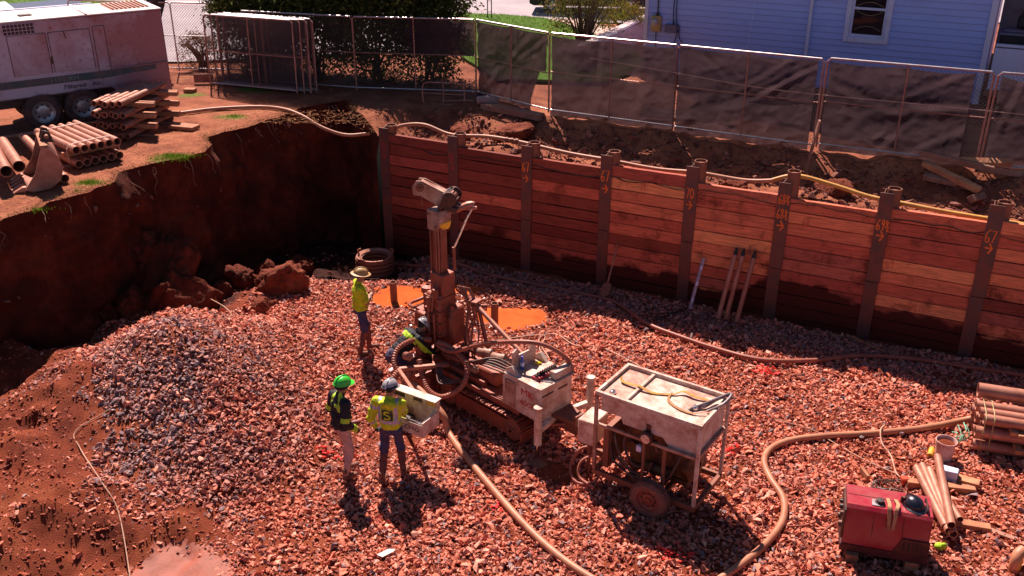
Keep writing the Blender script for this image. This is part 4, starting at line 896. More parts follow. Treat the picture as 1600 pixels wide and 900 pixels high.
# porch at the right end of the house
PX = HL+.02
porch = thing('porch', 'shaded back porch with pale railing at the right of the house', 'porch', HO, HA)
b = MB(); b.box((PX+2.4, 1.5, .45), (4.7, 3.4, .12)); b.build('deck', T['woodgrey'], porch, 0)
b = MB(); b.box((PX+2.4, 3.1, 2.4), (4.7, .12, 3.8)); b.build('back_wall', mat('porch_grey_wall', (.20, .18, .20), .8, 0, .1), porch, 0)
b = MB(); b.box((PX+2.4, 1.4, 4.3), (4.9, 3.7, .15)); b.build('porch_roof', T['trim'], porch, 0)
b = MB(); b.box((PX+.62, .02, 1.0), (1.05, .05, 1.0), None, .01); b.build('panel', T['trim'], porch)
b = MB(); b.box((PX+2.4, .02, 1.56), (4.6, .09, .07), None, .01); b.box((PX+2.4, .02, .62), (4.6, .06, .06), None, .01); b.build('handrail', T['trim'], porch)
bal = MB(); bal.box((0, 0, 0), (.045, .04, .88), None, .005); bme = bal.mesh('baluster', T['trim'])
x = PX+1.25
while x < PX+4.6: link('baluster', bme, porch, None, (x, .02, 1.09)); x += .15
for x in (PX+1.2, PX+4.65):
    b = MB(); b.box((x, .02, 2.3), (.1, .1, 3.7), None, .01); b.build('post', T['trim'], porch)
def HP(x, y, z): return HO+hd*x+V((-hd.y, hd.x, 0))*y+V((0, 0, z))
st = thing('storage_bench', 'dark storage bench with pale lid on the porch', 'storage bench', HP(PX+.75, .75, .51), HA)
b = MB(); b.box((0, 0, .62), (1.2, .6, 1.2), None, .02); b.build('body', T['black'], st)
b = MB(); b.box((0, -.02, 1.25), (1.3, .7, .06), None, .02); b.box((0, 0, 1.31), (1.1, .55, .07), None, .03)
for k in range(6): b.box((-.5+k*.2, 0, 1.355), (.015, .55, .012))
b.build('lid', mat('grey_lid', (.22, .21, .30), .6, 0, .1), st)
cs = thing('carry_case', 'black carry case on the porch storage bench', 'case', HP(PX+.75, .8, 1.87), HA)
b = MB(); b.box((0, 0, .15), (.6, .3, .28), None, .04); b.build('body', T['black'], cs); b = MB(); b.tube(smooth_path([(-.2, 0, .28), (-.2, 0, .4), (.2, 0, .4), (.2, 0, .28)], 5), .02, 6); b.build('handle', T['dark'], cs)
fn = thing('yellow_fan', 'round yellow fan standing on the porch', 'fan', HP(PX+1.5, .55, .51), HA)
b = MB(); b.lathe((0, -.05, 1.35), (0, -1, 0), [(.06, .10), (.17, .09), (.19, .04), (.17, 0), (.05, -.03), (.001, -.03)], 20); b.build('cage', mat('yellow_green_plastic', (.55, .62, .03), .5, 0, .1), fn)
b = MB(); b.lathe((0, -.16, 1.35), (0, -1, 0), [(.075, 0), (.06, .02), (.001, .025)], 14); b.build('hub', T['trim'], fn)
b = MB(); b.cyl((0, 0, 0), (0, 0, 1.2), .025); b.lathe((0, 0, 0), (0, 0, 1), [(.18, 0), (.17, .03), (.03, .06)], 16); b.build('stand', T['dark'], fn)

# street furniture and vehicles far behind
tr = thing('trellis_post', 'thin black lattice post on the lawn', 'post', G(765, 32, UP), 0)
for sx in (-.07, .07):
    b = MB(); b.cyl((sx, 0, 0), (sx, 0, 2.3), .018, None, 6); b.build('upright', T['black'], tr)
b = MB()
for k in range(6): b.cyl((-.07, 0, .3+.38*k), (.07, 0, .3+.38*k), .011, None, 6)
b.build('rung', T['black'], tr)
def wheel(parent, c, ax, r, w, rimmat, name='wheel', holes=8, hub='dark', tyre='tyre'):
    wl_ = MB(); ax = V(ax).normalized(); c = V(c)
    ro = r; ri = r*.60
    wl_.lathe(c-ax*w/2, ax, [(ri, .0), (ri+.02, -.004), (ro*.86, -.008), (ro*.96, w*.10), (ro, w*.25), (ro, w*.75), (ro*.96, w*.9), (ro*.86, w+.008), (ri+.02, w+.004), (ri, w)], 32, True)
    # tread blocks
    x, y, d = frame_from(ax)
    for i in range(36):
        a = 2*math.pi*i/36; rad = x*math.cos(a)+y*math.sin(a); tg = d.cross(rad)
        for q in (-.28, 0, .28):
            wl_.box(c+rad*(ro+.002)+d*(q*w), (.012, r*.12, w*.2), Matrix((rad, tg, d)).transposed())
    wh = wl_.build(name, T[tyre], parent)
    rm = MB(); rm.lathe(c-ax*w*.5, ax, [(ri, .0), (ri*.96, w*.02), (ri*.9, w*.16), (ri*.62, w*.30), (ri*.55, w*.22), (ri*.28, w*.18), (ri*.26, w*.08), (.001, w*.07)], 24)
    rm.lathe(c+ax*w*.5, -ax, [(ri, .0), (ri*.9, w*.16), (.001, w*.2)], 24)
    rim = rm.build('rim', T[rimmat], wh)
    hb = MB()
    for i in range(holes):
        a = 2*math.pi*i/holes; hb.cyl(c-ax*(w*.27)+(x*math.cos(a)+y*math.sin(a))*ri*.62, c-ax*(w*.19)+(x*math.cos(a)+y*math.sin(a))*ri*.62, ri*.105, None, 8)
    hb.build('bolt_ring', T[hub], rim)
    return wh
car = thing('parked_car', 'dark parked car by the street with one bright wheel in view', 'car', (0,0,0), R(-6))
cg = G(863, 14, UP+.06); car.location = (cg.x+1.45, cg.y-.35, UP+.06)
b = MB()
prof = [(-2.25, .35), (-2.3, .75), (-2.1, .95), (-1.2, 1.02), (-.55, 1.45), (.9, 1.48), (1.7, 1.05), (2.25, .95), (2.3, .4), (2.1, .28), (-2.1, .28)]
b.prism(prof, (0, -.86, 0), (1, 0, 0), (0, 0, 1), (0, 1.72, 0)); b.build('body', mat('dark_car_paint', (.02, .022, .03), .2, .3, .05), car, 30)
b = MB(); b.prism([(-1.05, 1.04), (-.5, 1.40), (.8, 1.42), (1.4, 1.06)], (0, -.875, 0), (1, 0, 0), (0, 0, 1), (0, .01, 0)); b.build('side_window', T['glass'], car, 0)
b = MB(); b.box((2.28, -.6, .75), (.06, .35, .15), None, .02); b.build('headlight', T['chrome'], car); b = MB(); b.box((-2.28, -.6, .78), (.06, .35, .15), None, .02); b.build('tail_light', T['redmark'], car)
for sx in (-1.42, 1.42):
    for sy in (-.8, .8): wheel(car, (sx, sy, .33), (0, 1 if sy < 0 else -1, 0), .33, .22, 'chrome')
tl = thing('utility_trailer', 'dark blue flatbed trailer parked behind the compressor', 'trailer', (-15.6, 29.6, UP+.06), R(34))
b = MB(); b.box((0, 0, .95), (5.2, 2.0, .5), None, .04); b.build('bed', mat('navy_paint', (.02, .025, .06), .35, .1, .1, (.1, .06, .06)), tl)
b = MB(); b.box((0, -.98, 1.25), (5.3, .12, .09), None, .02); b.box((-1.0, .1, 1.24), (3.1, 1.7, .06), None, .02); b.build('side_rail', T['trim'], tl)
b = MB()
for x in (-1.6, -.4, .5, 1.9): b.lathe((x, -1.0, .98), (0, -1, 0), [(.10, 0), (.09, .04), (.001, .05)], 12)
b.build('marker_light', T['chrome'], tl)
b = MB(); b.box((-1.9, -.9, 1.45), (.35, .3, .4), None, .05); b.build('toolbox', T['rust'], tl)
for x in (-.5, .5): wheel(tl, (x, -1.05, .36), (0, 1, 0), .36, .24, 'galv')
for x in (-.5, .5): wheel(tl, (x, 1.05, .36), (0, -1, 0), .36, .24, 'galv')
# black tarp hung over the fence beside the compressor
b = MB(); vs = []; fs = []
for j in range(13):
    for i in range(7):
        u = i/6; w = j/12; vs.append((-.02+.62*u*(1-.45*w)+.05*math.sin(w*9), .08+.07*math.sin(u*9+w*3)+.03*w, 2.15-1.75*w-.12*(math.sin(u*7)**2)*(w > .9)))
for j in range(12):
    for i in range(6): q = j*7+i; fs.append((q, q+1, q+8, q+7))
b.add(vs, fs); o = b.build('tarp', T['black'], None, 60); o.location = (-9.95, 26.75, UP+.12); o.rotation_euler = (0, 0, R(-8))
md = o.modifiers.new('thick', 'SOLIDIFY'); md.thickness = .012; tag(o, 'black tarp draped on the fence beside the compressor', 'tarp')
# ------------------------------------------------------------------ drill rig
RM = V((-1.20, 14.80, 0)); RZ = math.atan2(-.71, .70); ru = V((math.cos(RZ), math.sin(RZ), 0)); rv = V((-ru.y, ru.x, 0))
def RL(p): d = V(p)-RM; return V((d.dot(ru), d.dot(rv), d.z))
def RG(px, py, z): return RL(G(px, py, z))
rig = thing('drill_rig', 'mud-covered crawler drill rig with an upright mast in the middle of the pit', 'drill rig', RM, RZ)
padm = MB(); padm.box((0, 0, 0), (.135, .30, .022), None, .004); padm.box((.045, 0, .022), (.016, .29, .03), None, .003); padm.box((-.02, 0, .016), (.010, .29, .014)); pad_me = padm.mesh('track_pad', T['mudsteel'])
def track(y):
    t = MB(); t.prism([(.55, .14), (2.3, .14), (2.3, .40), (.55, .40)], (0, y-.10, 0), (1, 0, 0), (0, 0, 1), (0, .20, 0))
    tr_ = t.build('track', T['mudsteel'], rig)
    r, xa, xb, zc = .235, .68, 2.22, .265; per = 2*(xb-xa)+2*math.pi*r; n = int(per/.145)
    for k in range(n):
        s = per*k/n
        if s < xb-xa: p = (xa+s, zc+r, 0)
        elif s < xb-xa+math.pi*r: a = (s-(xb-xa))/r; p = (xb+r*math.sin(a), zc+r*math.cos(a), a)
        elif s < 2*(xb-xa)+math.pi*r: p = (xb-(s-(xb-xa)-math.pi*r), zc-r, math.pi)
        else: a = (s-2*(xb-xa)-math.pi*r)/r+math.pi; p = (xa+r*math.sin(a), zc+r*math.cos(a), a)
        link('track_pad', pad_me, tr_, None, (p[0], y, p[1]), (0, p[2], 0))
    for x, rr in ((xa, .19), (xb, .19)):
        w = MB(); w.lathe((x, y-.13, zc), (0, 1, 0), [(.03, -.02), (.07, -.02), (.08, .0), (.15, .01), (rr, .02), (rr, .24), (.05, .26)], 20); w.build('idler', T['rust'], tr_)
    for k in range(5):
        w = MB(); w.lathe((.95+.25*k, y-.11, .12), (0, 1, 0), [(.02, -.01), (.06, 0), (.07, .03), (.07, .2), (.02, .22)], 12); w.build('roller', T['rust'], tr_)
track(-.40); track(.24)
b = MB(); b.box((1.45, -.08, .46), (2.5, .32, .22), None, .02); b.box((1.2, -.42, .58), (2.2, .05, .10), None, .01); b.box((2.0, -.08, .60), (1.5, .62, .06), None, .01)
b.box((.75, -.30, .66), (1.3, .09, .12), None, .012); b.box((.75, .14, .66), (1.3, .09, .12), None, .012); b.box((1.35, -.08, .78), (.5, .34, .24), None, .03)
b.cyl((.25, -.08, .72), (1.3, -.08, .80), .06, None, 12); b.cyl((.3, -.26, .80), (1.1, -.26, .86), .045, None, 10); b.cyl((.45, .05, .9), (1.5, .05, .92), .05, None, 12)
b.build('chassis', T['mudsteel'], rig)
b = MB()
for (x, y, z, r, l) in ((.95, -.02, 1.0, .075, .3), (1.25, .02, 1.0, .08, .28), (1.55, .10, .98, .07, .25), (1.0, -.30, .82, .06, .2)): b.lathe((x, y, z), (.95, .3, .05), [(.02, -.03), (r*.8, -.03), (r, 0), (r, l*.6), (r*1.15, l*.62), (r*1.15, l*.8), (r*.7, l*.82), (r*.5, l), (.001, l)], 14)
b.build('hydraulic_motor', T['creamdirty'], rig)
# engine and valve deck
eng = MB(); eng.prism([(2.28, .62), (2.77, .62), (2.77, 1.20), (2.28, 1.20)], (0, -.45, 0), (1, 0, 0), (0, 0, 1), (0, .72, 0)); eng.prism([(1.95, .62), (2.28, .62), (2.28, 1.22), (2.14, 1.36), (2.02, 1.28), (1.95, 1.10)], (0, -.44, 0), (1, 0, 0), (0, 0, 1), (0, .06, 0)); eng.prism([(1.95, .62), (2.28, .62), (2.28, 1.22), (2.14, 1.36), (2.02, 1.28), (1.95, 1.10)], (0, .20, 0), (1, 0, 0), (0, 0, 1), (0, .06, 0)); eng.box((2.12, -.08, .85), (.32, .62, .5)); 
house_o = eng.build('engine_cover', T['cream'], rig)
b = MB(); b.box((2.40, -.09, 1.212), (.80, .76, .02), None, .004); b.build('deck', T['cream'], house_o)
b = MB(); b.prism([(-.33, 1.22), (.17, 1.22), (.17, 1.50), (.09, 1.56), (.03, 1.46), (-.2, 1.46), (-.25, 1.58), (-.33, 1.54)], (2.06, -.08+.06, 0), (0, 1, 0), (0, 0, 1), (.03, 0, 0)); b.build('back_plate', T['cream'], house_o)
b = MB(); b.box((2.12, -.452, .88), (.22, .015, .46), None, .004); b.box((2.07, -.462, 1.0), (.08, .01, .1)); b.build('door', T['creamdirty'], house_o)
b = MB(); b.box((2.52, -.06, 1.245), (.16, .50, .05), None, .01); vb = b.build('valve_bank', T['redpaint'], house_o)
b = MB()
for k in range(9): b.cyl((2.52, -.27+.052*k, 1.27), (2.55, -.265+.052*k, 1.36), .009, .012, 6); b.box((2.52, -.27+.052*k, 1.285), (.05, .03, .03))
b.build('lever', T['black'], vb)
b = MB(); b.box((2.70, .08, 1.29), (.13, .36, .13), None, .012); b.box((2.635, .05, 1.29), (.006, .10, .06)); b.build('instrument_box', T['cream'], house_o)
b = MB(); b.box((2.772, -.28, 1.06), (.012, .26, .025)); b.box((2.772, .06, 1.06), (.012, .2, .025)); b.build('slot', T['dark'], house_o)
b = MB(); b.tube(smooth_path([(2.74, .26, 1.22), (2.74, .30, 1.34), (2.6, .32, 1.36), (2.5, .28, 1.22)], 4), .014, 6); b.build('grab_rail', T['creamdirty'], house_o)
text_part('lettering', 'MK', .17, T['redmark'], house_o, (2.50, -.454, 1.02), (1, 0, 0), (0, 0, 1), 1.15)
text_part('lettering', '400P', .15, T['redmark'], house_o, (2.50, -.454, .83), (1, 0, 0), (0, 0, 1), 1.1)
# rear: jack legs, drawbar
def jack(x, y, h=.98):
    t = MB(); t.cyl((x, y, .34), (x, y, h), .062, None, 14); t.cyl((x, y, h), (x, y, h+.025), .07, None, 14); t.bar((x, y+(.05 if y < 0 else -.05), .58), (x-.1, -.08, .58), .09, .09, None, .01)
    j = t.build('jack_leg', T['cream'], rig)
    t = MB(); t.cyl((x, y, .06), (x, y, .36), .03, None, 10); t.build('ram', T['chrome'], j)
    t = MB(); t.lathe((x, y, -.02), (0, 0, 1), [(.001, 0), (.17, 0), (.17, .03), (.06, .08), (.04, .09), (.001, .09)], 18); t.build('foot_disc', T['rust'], j)
jack(2.86, -.58); jack(2.86, .62, 1.02)
b = MB(); b.prism([(2.6, -.22), (3.2, -.1), (3.2, .14), (2.6, .3)], (0, 0, .62), (1, 0, 0), (0, 1, 0), (0, 0, .05)); b.box((2.95, .0, .50), (.5, .16, .18), None, .01); b.box((3.15, .02, .6), (.10, .22, .30), None, .01); b.build('drawbar', T['rust'], rig)
# mast
mast = MB(); mast.box((0, 0, 1.75), (.20, .17, 2.9), None, .02); mast.box((-.115, -.09, 1.8), (.035, .05, 2.95), None, .008); mast.box((-.115, .09, 1.8), (.035, .05, 2.95), None, .008); mast.box((.115, -.07, 1.7), (.03, .05, 2.6), None, .006); mast.box((0, -.094, 1.8), (.06, .03, 2.3), None, .008)
for zz in (2.1, 2.35, 2.6, 2.85): mast.box((.03, -.09, zz), (.16, .03, .03), None, .004); mast.cyl((.06, -.105, zz+.1), (.06, -.12, zz+.1), .014, None, 6)
mo = mast.build('mast', T['mudsteel'], rig)
b = MB(); b.prism([(-.15, 0), (.07, 0), (.12, .06), (.145, .16), (.145, .26), (.10, .34), (-.15, .34)], (0, -.13, 2.93), (1, 0, 0), (0, 0, 1), (0, .26, 0)); hd_ = b.build('crown_box', T['creamdirty'], mo)
b = MB()
for (x, z) in ((-.14, 3.20), (.05, 3.02)): b.cyl((x+.02, -.13, z), (x+.02, -.15, z), .022, None, 8)
b.build('bolt', T['rust'], hd_)
b = MB(); b.prism([(.09, .0), (.125, .055), (.151, .14), (.14, .15), (.10, .06)], (0, -.09, 2.925), (1, 0, 0), (0, 0, 1), (0, .22, 0)); b.build('yellow_patch', T['yellow'], hd_)
# winch and jib on top of the mast
wa = MB()
A = V((-.30, -.10, 3.62)); B_ = V((.06, .12, 3.46)); ax = (B_-A).normalized(); sd_ = V((-ax.y, ax.x, 0)).normalized()
for sg in (-1, 1):
    o = A+sd_*(.075*sg); ez = ax.cross(sd_) if ax.cross(sd_).z > 0 else -ax.cross(sd_)
    wa.prism([(-.06, -.17), (-.13, -.06), (-.10, .08), (0, .12), (.50, .09), (.56, -.05), (.50, -.22), (.30, -.16), (.06, -.13)], o, ax, ez, sd_*.018)
wa.box(A+ax*.25+V((0, 0, .10)), (.5, .15, .012), Matrix((ax, sd_, ax.cross(sd_))).transposed())
jib = wa.build('jib', T['creamdirty'], mo)
b = MB(); b.cyl(A-sd_*.1, A+sd_*.1, .07, None, 14); b.cyl(A-sd_*.13, A+sd_*.13, .02, None, 8); b.build('sheave', T['rust'], jib)
wc = B_+ax*.10+V((0, 0, .06))
b = MB(); b.cyl(wc-sd_*.13, wc+sd_*.13, .075, None, 16); b.build('winch_drum', T['pipe'], jib)
b = MB()
for sg in (-1, 1): b.lathe(wc+sd_*(.13*sg), sd_*sg, [(.001, .03), (.125, .03), (.125, 0), (.001, 0)], 16)
for an in (0.2, 1.5, 2.8): p = V((0, 0, 0))+ax*(.115*math.cos(an))+V((0, 0, 1))*(.115*math.sin(an)); b.cyl(wc+p-sd_*.15, wc+p+sd_*.15, .012, None, 6)
b.box(wc+V((0, 0, -.16)), (.24, .30, .10), Matrix((ax, sd_, ax.cross(sd_))).transposed(), .01); b.box(wc-ax*.12+V((0, 0, -.10)), (.06, .34, .34), Matrix((ax, sd_, ax.cross(sd_))).transposed(), .01); b.build('winch_frame', T['dark'], jib)
b = MB()
hk = A+V((0, 0, -.12))
for k in range(5): c = hk+V((0, 0, -.045*k)); b.tube([c+V((.014*math.cos(t) if k % 2 else 0, 0 if k % 2 else .014*math.cos(t), .03*math.sin(t))) for t in [i*math.pi/4 for i in range(8)]], .006, 5, False, True)
b.lathe(hk+V((0, 0, .06)), (0, 0, -1), [(.02, -.05), (.05, 0), (.045, .06), (.015, .09)], 10); b.build('hook_chain', T['rust'], jib)
# side arm with bright strut, right of the crown
e = RG(738, 318, 3.32); e = V((.42, .40, 3.36)); b = MB(); b.tube(smooth_path([(.12, .12, 3.26), (.25, .24, 3.30), (.38, .36, 3.37), e], 4), [.07]*4+[.06]*4+[.05]*4+[.03], 8); b.box((.2, .2, 3.33), (.22, .10, .05), R(45), .01); b.cyl((.36, .30, 3.30), (.44, .44, 3.30), .03, None, 8); b.build('side_arm', T['pipe'], mo)
b = MB(); b.cyl(e+V((0, 0, -.02)), e+V((-.10, -.12, -.30)), .014, None, 8); b.cyl(e+V((-.06, -.07, -.18)), (.18, .12, 2.55), .018, None, 8); b.build('strut', T['chrome'], mo)
b = MB(); b.cyl((.205, .13, 2.2), (.20, .13, 2.62), .03, None, 8); b.build('strut_socket', T['mudsteel'], mo)
# drill head carriage riding on the mast
car_ = MB(); car_.box((.02, -.03, 1.42), (.36, .40, .80), None, .03); car_.box((.05, -.01, 1.98), (.33, .29, .40), None, .02); car_.lathe((-.36, 0, .75), (0, 0, 1), [(.05, -.1), (.11, -.08), (.13, .0), (.13, .45), (.09, .5), (.09, .9), (.12, .92), (.12, 1.02), (.04, 1.05)], 16); car_.box((-.30, -.04, 1.30), (.26, .40, .10), None, .02)
car_.box((.20, .10, 1.2), (.22, .34, .7), None, .04)
for zz in (1.08, 1.30, 1.52, 1.76): car_.box((.02, -.035, zz), (.39, .43, .025), None, .004)
for zz in (1.2, 1.42, 1.64):
    for xx in (-.1, .02, .14): car_.cyl((xx, -.23, zz), (xx, -.255, zz), .017, None, 6)
    for yy in (-.15, 0, .12): car_.cyl((.20, yy, zz), (.225, yy, zz), .017, None, 6)
car_.cyl((-.05, -.26, 1.05), (-.05, -.26, 1.75), .03, None, 10); car_.cyl((.10, -.27, .9), (.10, -.27, 1.5), .022, None, 10); car_.cyl((.26, .0, .9), (.26, .0, 1.6), .035, None, 10); car_.box((.12, -.24, 1.86), (.10, .08, .16), None, .01); car_.box((-.1, .17, 1.9), (.12, .1, .3), None, .01)
co = car_.build('drill_head', T['mudsteel'], rig)
b = MB()
for k in range(4): b.box((-.02, -.268, 1.25+.1*k), (.14, .012, .03))
for k in range(5): b.box((.275, -.10, 1.62-.05*k), (.012, .05, .03))
b.build('vent_slot', T['dark'], co)
b = MB(); b.tube(smooth_path([(-.30, -.36, 1.50), (-.55, -.28, 1.45), (-.62, 0, 1.42), (-.55, .28, 1.45), (-.28, .34, 1.5)], 5), .03, 8); b.tube(smooth_path([(-.28, -.34, 1.42), (-.5, -.26, 1.37), (-.56, 0, 1.35), (-.5, .26, 1.37), (-.26, .34, 1.42)], 5), .022, 8); b.box((-.42, .12, 1.62), (.30, .12, .14), None, .02); b.cyl((-.45, .12, 1.2), (-.45, .12, 1.8), .03, None, 8); b.prism([(-.6, 1.0), (-.3, 1.0), (-.3, 1.35), (-.55, 1.35)], (0, -.15, 0), (1, 0, 0), (0, 0, 1), (0, .3, 0)); b.build('rod_jaw', T['mudsteel'], co)
b = MB()
b.box((-.18, -.30, .55), (.20, .24, 1.05), None, .02); b.box((-.20, .22, .55), (.16, .2, .9), None, .02); b.box((0, -.02, .24), (.62, .70, .16), None, .02)
for k in range(4): b.box((-.18, -.425, .45+.16*k), (.22, .02, .07), None, .004)
b.build('foot_clamp', T['mudsteel'], rig)
# clump of clay and a mud-caked plate on the front of the clamp
b = MB(); q = RG(655, 573, .62); b.prism([(-.3, -.17), (.22, -.24), (.3, .02), (.05, .2), (-.24, .14)], q+V((0, 0, -.04)), (1, 0, 0), (0, 1, .15), (0, 0, .07)); b.box(q+V((.05, .05, -.32)), (.42, .3, .5), .3, .03); b.build('mud_tray', T['mudsteel'], rig)
# rear bracket and brace tube from the mast to the deck
e0 = RG(726, 474, 1.55); e0 = V((.52, .30, 1.62)); e1 = V((1.92, .16, 1.15))
b = MB(); b.tube([e0, e1], .04, 10); b.build('brace_tube', T['pipe'], rig)
b = MB(); b.box(e0+V((-.05, 0, .05)), (.26, .20, .05), .2, .01); b.bar((.15, .22, 1.82), e0, .06, .05); b.bar(e0+V((0, .05, 0)), (.9, .3, .6), .05, .05); b.cyl(e0+V((.0, -.08, -.02)), e0+V((.16, .12, -.02)), .04, None, 10); b.build('rear_bracket', T['mudsteel'], rig)
def hoses(name, paths, r, m, parent, rib=False):
    b = MB()
    for p in paths:
        sp = smooth_path(p, 8)
        if rib: sp = smooth_path(p, 14); rr = [r*(1.0+.13*(1 if (i % 2) else -1)) for i in range(len(sp))]
        else: rr = r
        b.tube(sp, rr, 10)
    return b.build(name, m, parent)
hoses('supply_hose', [[(.15, -.30, .95), (.7, -.42, 1.05), (1.3, -.34, 1.38), (1.9, -.22, 1.62), (2.35, .02, 1.66), (2.65, .25, 1.45), (2.72, .34, 1.18)]], .036, T['hosered'], rig)
# spiral-wrapped bundle looping out beside the mast base
hoses('wrapped_hose', [[(.10, -.35, 1.02), (-.05, -.62, 1.06), (-.10, -.92, .98), (.02, -1.10, .80), (.22, -1.05, .62), (.30, -.9, .7)], [(.25, -.32, 1.02), (.62, -.34, 1.05), (1.05, -.40, .92), (1.18, -.62, .68), (1.0, -.86, .50), (.72, -.92, .50), (.45, -.85, .62), (.25, -.75, .85)]], .043, T['hosered'], rig, True)
hoses('coupling', [[(.20, -1.30, .66), (.20, -1.12, .78)], [(.30, -1.12, .52), (.26, -1.0, .74)], [(.05, -.88, .9), (.22, -.92, .96)]], .062, T['pipe'], rig, True)
pths = []
for k in range(7):
    o = .03*k; r_ = random.Random(k); q_ = lambda a: r_.uniform(-a, a); pths.append([(.28+.5*o, .12+o, 1.95-.4*o), (.42+.3*o+q_(.07), .2+o*.6+q_(.05), 1.55+q_(.1)), (.38+o+q_(.08), .18+o*.5+q_(.08), 1.05), (.5+o+q_(.1), .1+q_(.1), .72)])
hoses('hanging_hose', pths, .016, T['hosered'], rig)
pths = [[(.65+.02*k, -.32+.02*k, .74+.02*k), (1.0+.03*k, -.25-.04*k, .9+.03*k), (1.45, -.3+.05*k, 1.02+.02*k), (1.95, -.2+.05*k, 1.0)] for k in range(5)]+[[(.5, -.5-.03*k, .72), (.75, -.62-.04*k, .66-.02*k), (1.0, -.5-.02*k, .66), (1.1, -.3, .75)] for k in range(4)]
hoses('hydraulic_line', pths, .015, T['hoseblack'], rig)
b = MB()
for dx in (-.03, .03): b.tube(smooth_path([(.07+dx, -.12, 3.0), (.08+dx, -.12, 2.6), (.06+dx, -.12, 2.1), (.06+dx, -.26, 1.8), (.02+dx, -.27, 1.5)], 6), .016, 6)
b.build('mast_hose', T['hosered'], mo)
# operator console on an arm
CE1 = V((.85, -.53, 0)).normalized(); CE2 = V((-.53, -.85, 0)).normalized(); CO = G(650, 622, 1.12); CO = V((CO.x, CO.y, 0))
def CP(a, o, z): return RL(CO+CE1*a+CE2*o+V((0, 0, z)))
e1l = RL(RM+CE1); e2l = RL(RM+CE2)
cm = Matrix((e1l, e2l, V((0, 0, 1)))).transposed()
b = MB(); b.box(CP(0, 0, 1.14), (.86, .05, .17), cm, .006); b.box(CP(0, .04, 1.235), (.90, .16, .02), cm, .004)
con = b.build('console', T['cream'], rig)
tr2 = MB()
tr2.box(CP(.06, .22, .80), (.74, .40, .012), cm); tr2.box(CP(.06, .42, .90), (.74, .012, .20), cm); tr2.box(CP(-.31, .22, .92), (.012, .40, .24), cm); tr2.box(CP(.43, .22, .92), (.012, .40, .24), cm); tr2.box(CP(.06, .02, .95), (.74, .012, .3), cm); tr2.build('tray', T['cream'], con)
b = MB(); b.tube([CP(-.28, .40, 1.02), CP(.40, .40, 1.02), CP(.40, .06, 1.06)], .012, 6); b.build('tray_rail', T['chrome'], con)
b = MB(); b.box(CP(.05, .028, 1.15), (.16, .006, .10), cm); b.build('gauge_panel', T['dark'], con)
b = MB(); b.box(CP(.30, .03, 1.13), (.16, .006, .07), cm); b.build('yellow_label', T['yellow'], con)
b = MB(); b.box(CP(-.30, .03, 1.13), (.22, .006, .09), cm); b.build('dark_label', T['black'], con)
b = MB(); b.prism([(-.06, -.06), (.06, -.06), (.04, .06), (-.04, .06)], CP(.06, .25, .81), e1l, e2l, (0, 0, .16))
for k in range(3): b.cyl(CP(.03+.03*k, .22, .96), CP(.02+.04*k, .20, 1.10), .008, None, 6)
b.build('joystick', T['black'], con)
text_part('lettering', 'CCHIO', .10, T['dark'], con, CP(.20, .4275, .90), -(-e1l), V((0, 0, 1)), 1.1)
b = MB(); b.bar(CP(.0, -.05, 1.10), (.20, -1.15, .80), .06, .05, None, .008); b.bar((.20, -1.15, .80), (.55, -.35, .72), .08, .07, None, .01); b.build('console_arm', T['pipe'], rig)
# things left on the deck
def RW(x, y, z): return RM+ru*x+rv*y+V((0, 0, z))
bt = thing('water_bottle', 'small blue plastic water bottle on the drill rig deck', 'bottle', RW(2.14, -.20, 1.223), 0)
b = MB(); b.lathe((0, 0, 0), (0, 0, 1), [(.001, 0), (.032, 0), (.034, .02), (.034, .13), (.03, .16), (.014, .19), (.014, .2)], 14); b.build('body', mat('blue_bottle_plastic', (.05, .12, .42), .15, 0, .0, spec=.6), bt); b = MB(); b.cyl((0, 0, .2), (0, 0, .222), .017, None, 12); b.build('cap', mat('blue_cap', (.02, .05, .5), .4, 0, 0), bt); b = MB(); b.lathe((0, 0, .06), (0, 0, 1), [(.0345, 0), (.0348, .06)], 14); b.build('label_wrap', T['trim'], bt)
wr = MB(); c = RW(2.55, -.30, 1.232); wr.bar(c, c+ru*.2+rv*.12, .025, .012); wr.box(c, (.05, .05, .014), .4, .004); wr.box(c+ru*.2+rv*.12, (.05, .045, .014), 1.0, .004); tag(wr.build('wrench', T['chrome']), 'small shiny wrench lying on the drill rig deck', 'wrench')
gl_ = MB(); gl_.ball(RW(2.20, .08, 1.245), (.05, .04, .025), 10, 6); gl_.ball(RW(2.235, .11, 1.24), (.03, .02, .018), 8, 5); tag(gl_.build('glove', mat('yellow_rag', (.75, .62, .02), .8, 0, 0)), 'bright yellow rag bundled on the drill rig deck', 'rag')

# ------------------------------------------------------------------ hydraulic power cart
CA = math.atan2(-.568, .823); CC = V((2.14, 11.71, 0)); cart = thing('power_cart', 'cream steel-framed engine cart with a tank on top and one worn wheel', 'power unit', CC, CA)
hl, hw = .825, .495; z0, z1 = .27, 1.60
b = MB()
for sy in (-1, 1): b.box((0, sy*(hw-.03), z0), (2*hl, .06, .085), None, .006)
for sx in (-1, 1): b.box((sx*(hl-.03), 0, z0), (.06, 2*hw-.12, .085), None, .006)
b.box((-.3, 0, z0), (.06, 2*hw-.12, .07)); b.box((.3, 0, z0), (.06, 2*hw-.12, .07)); b.build('base_frame', T['rust'], cart)
for sx in (-1, 1):
    for sy in (-1, 1):
        b = MB(); b.box((sx*(hl-.025), sy*(hw-.025), (z0+z1)/2+.02), (.05, .05, z1-z0-.045), None, .005); b.build('corner_post', T['creamdirty'] if sx < 0 else T['cream'], cart)
b = MB()
for sy in (-1, 1): b.box((0, sy*(hw-.025), 1.10), (2*hl-.1, .04, .045), None, .004)
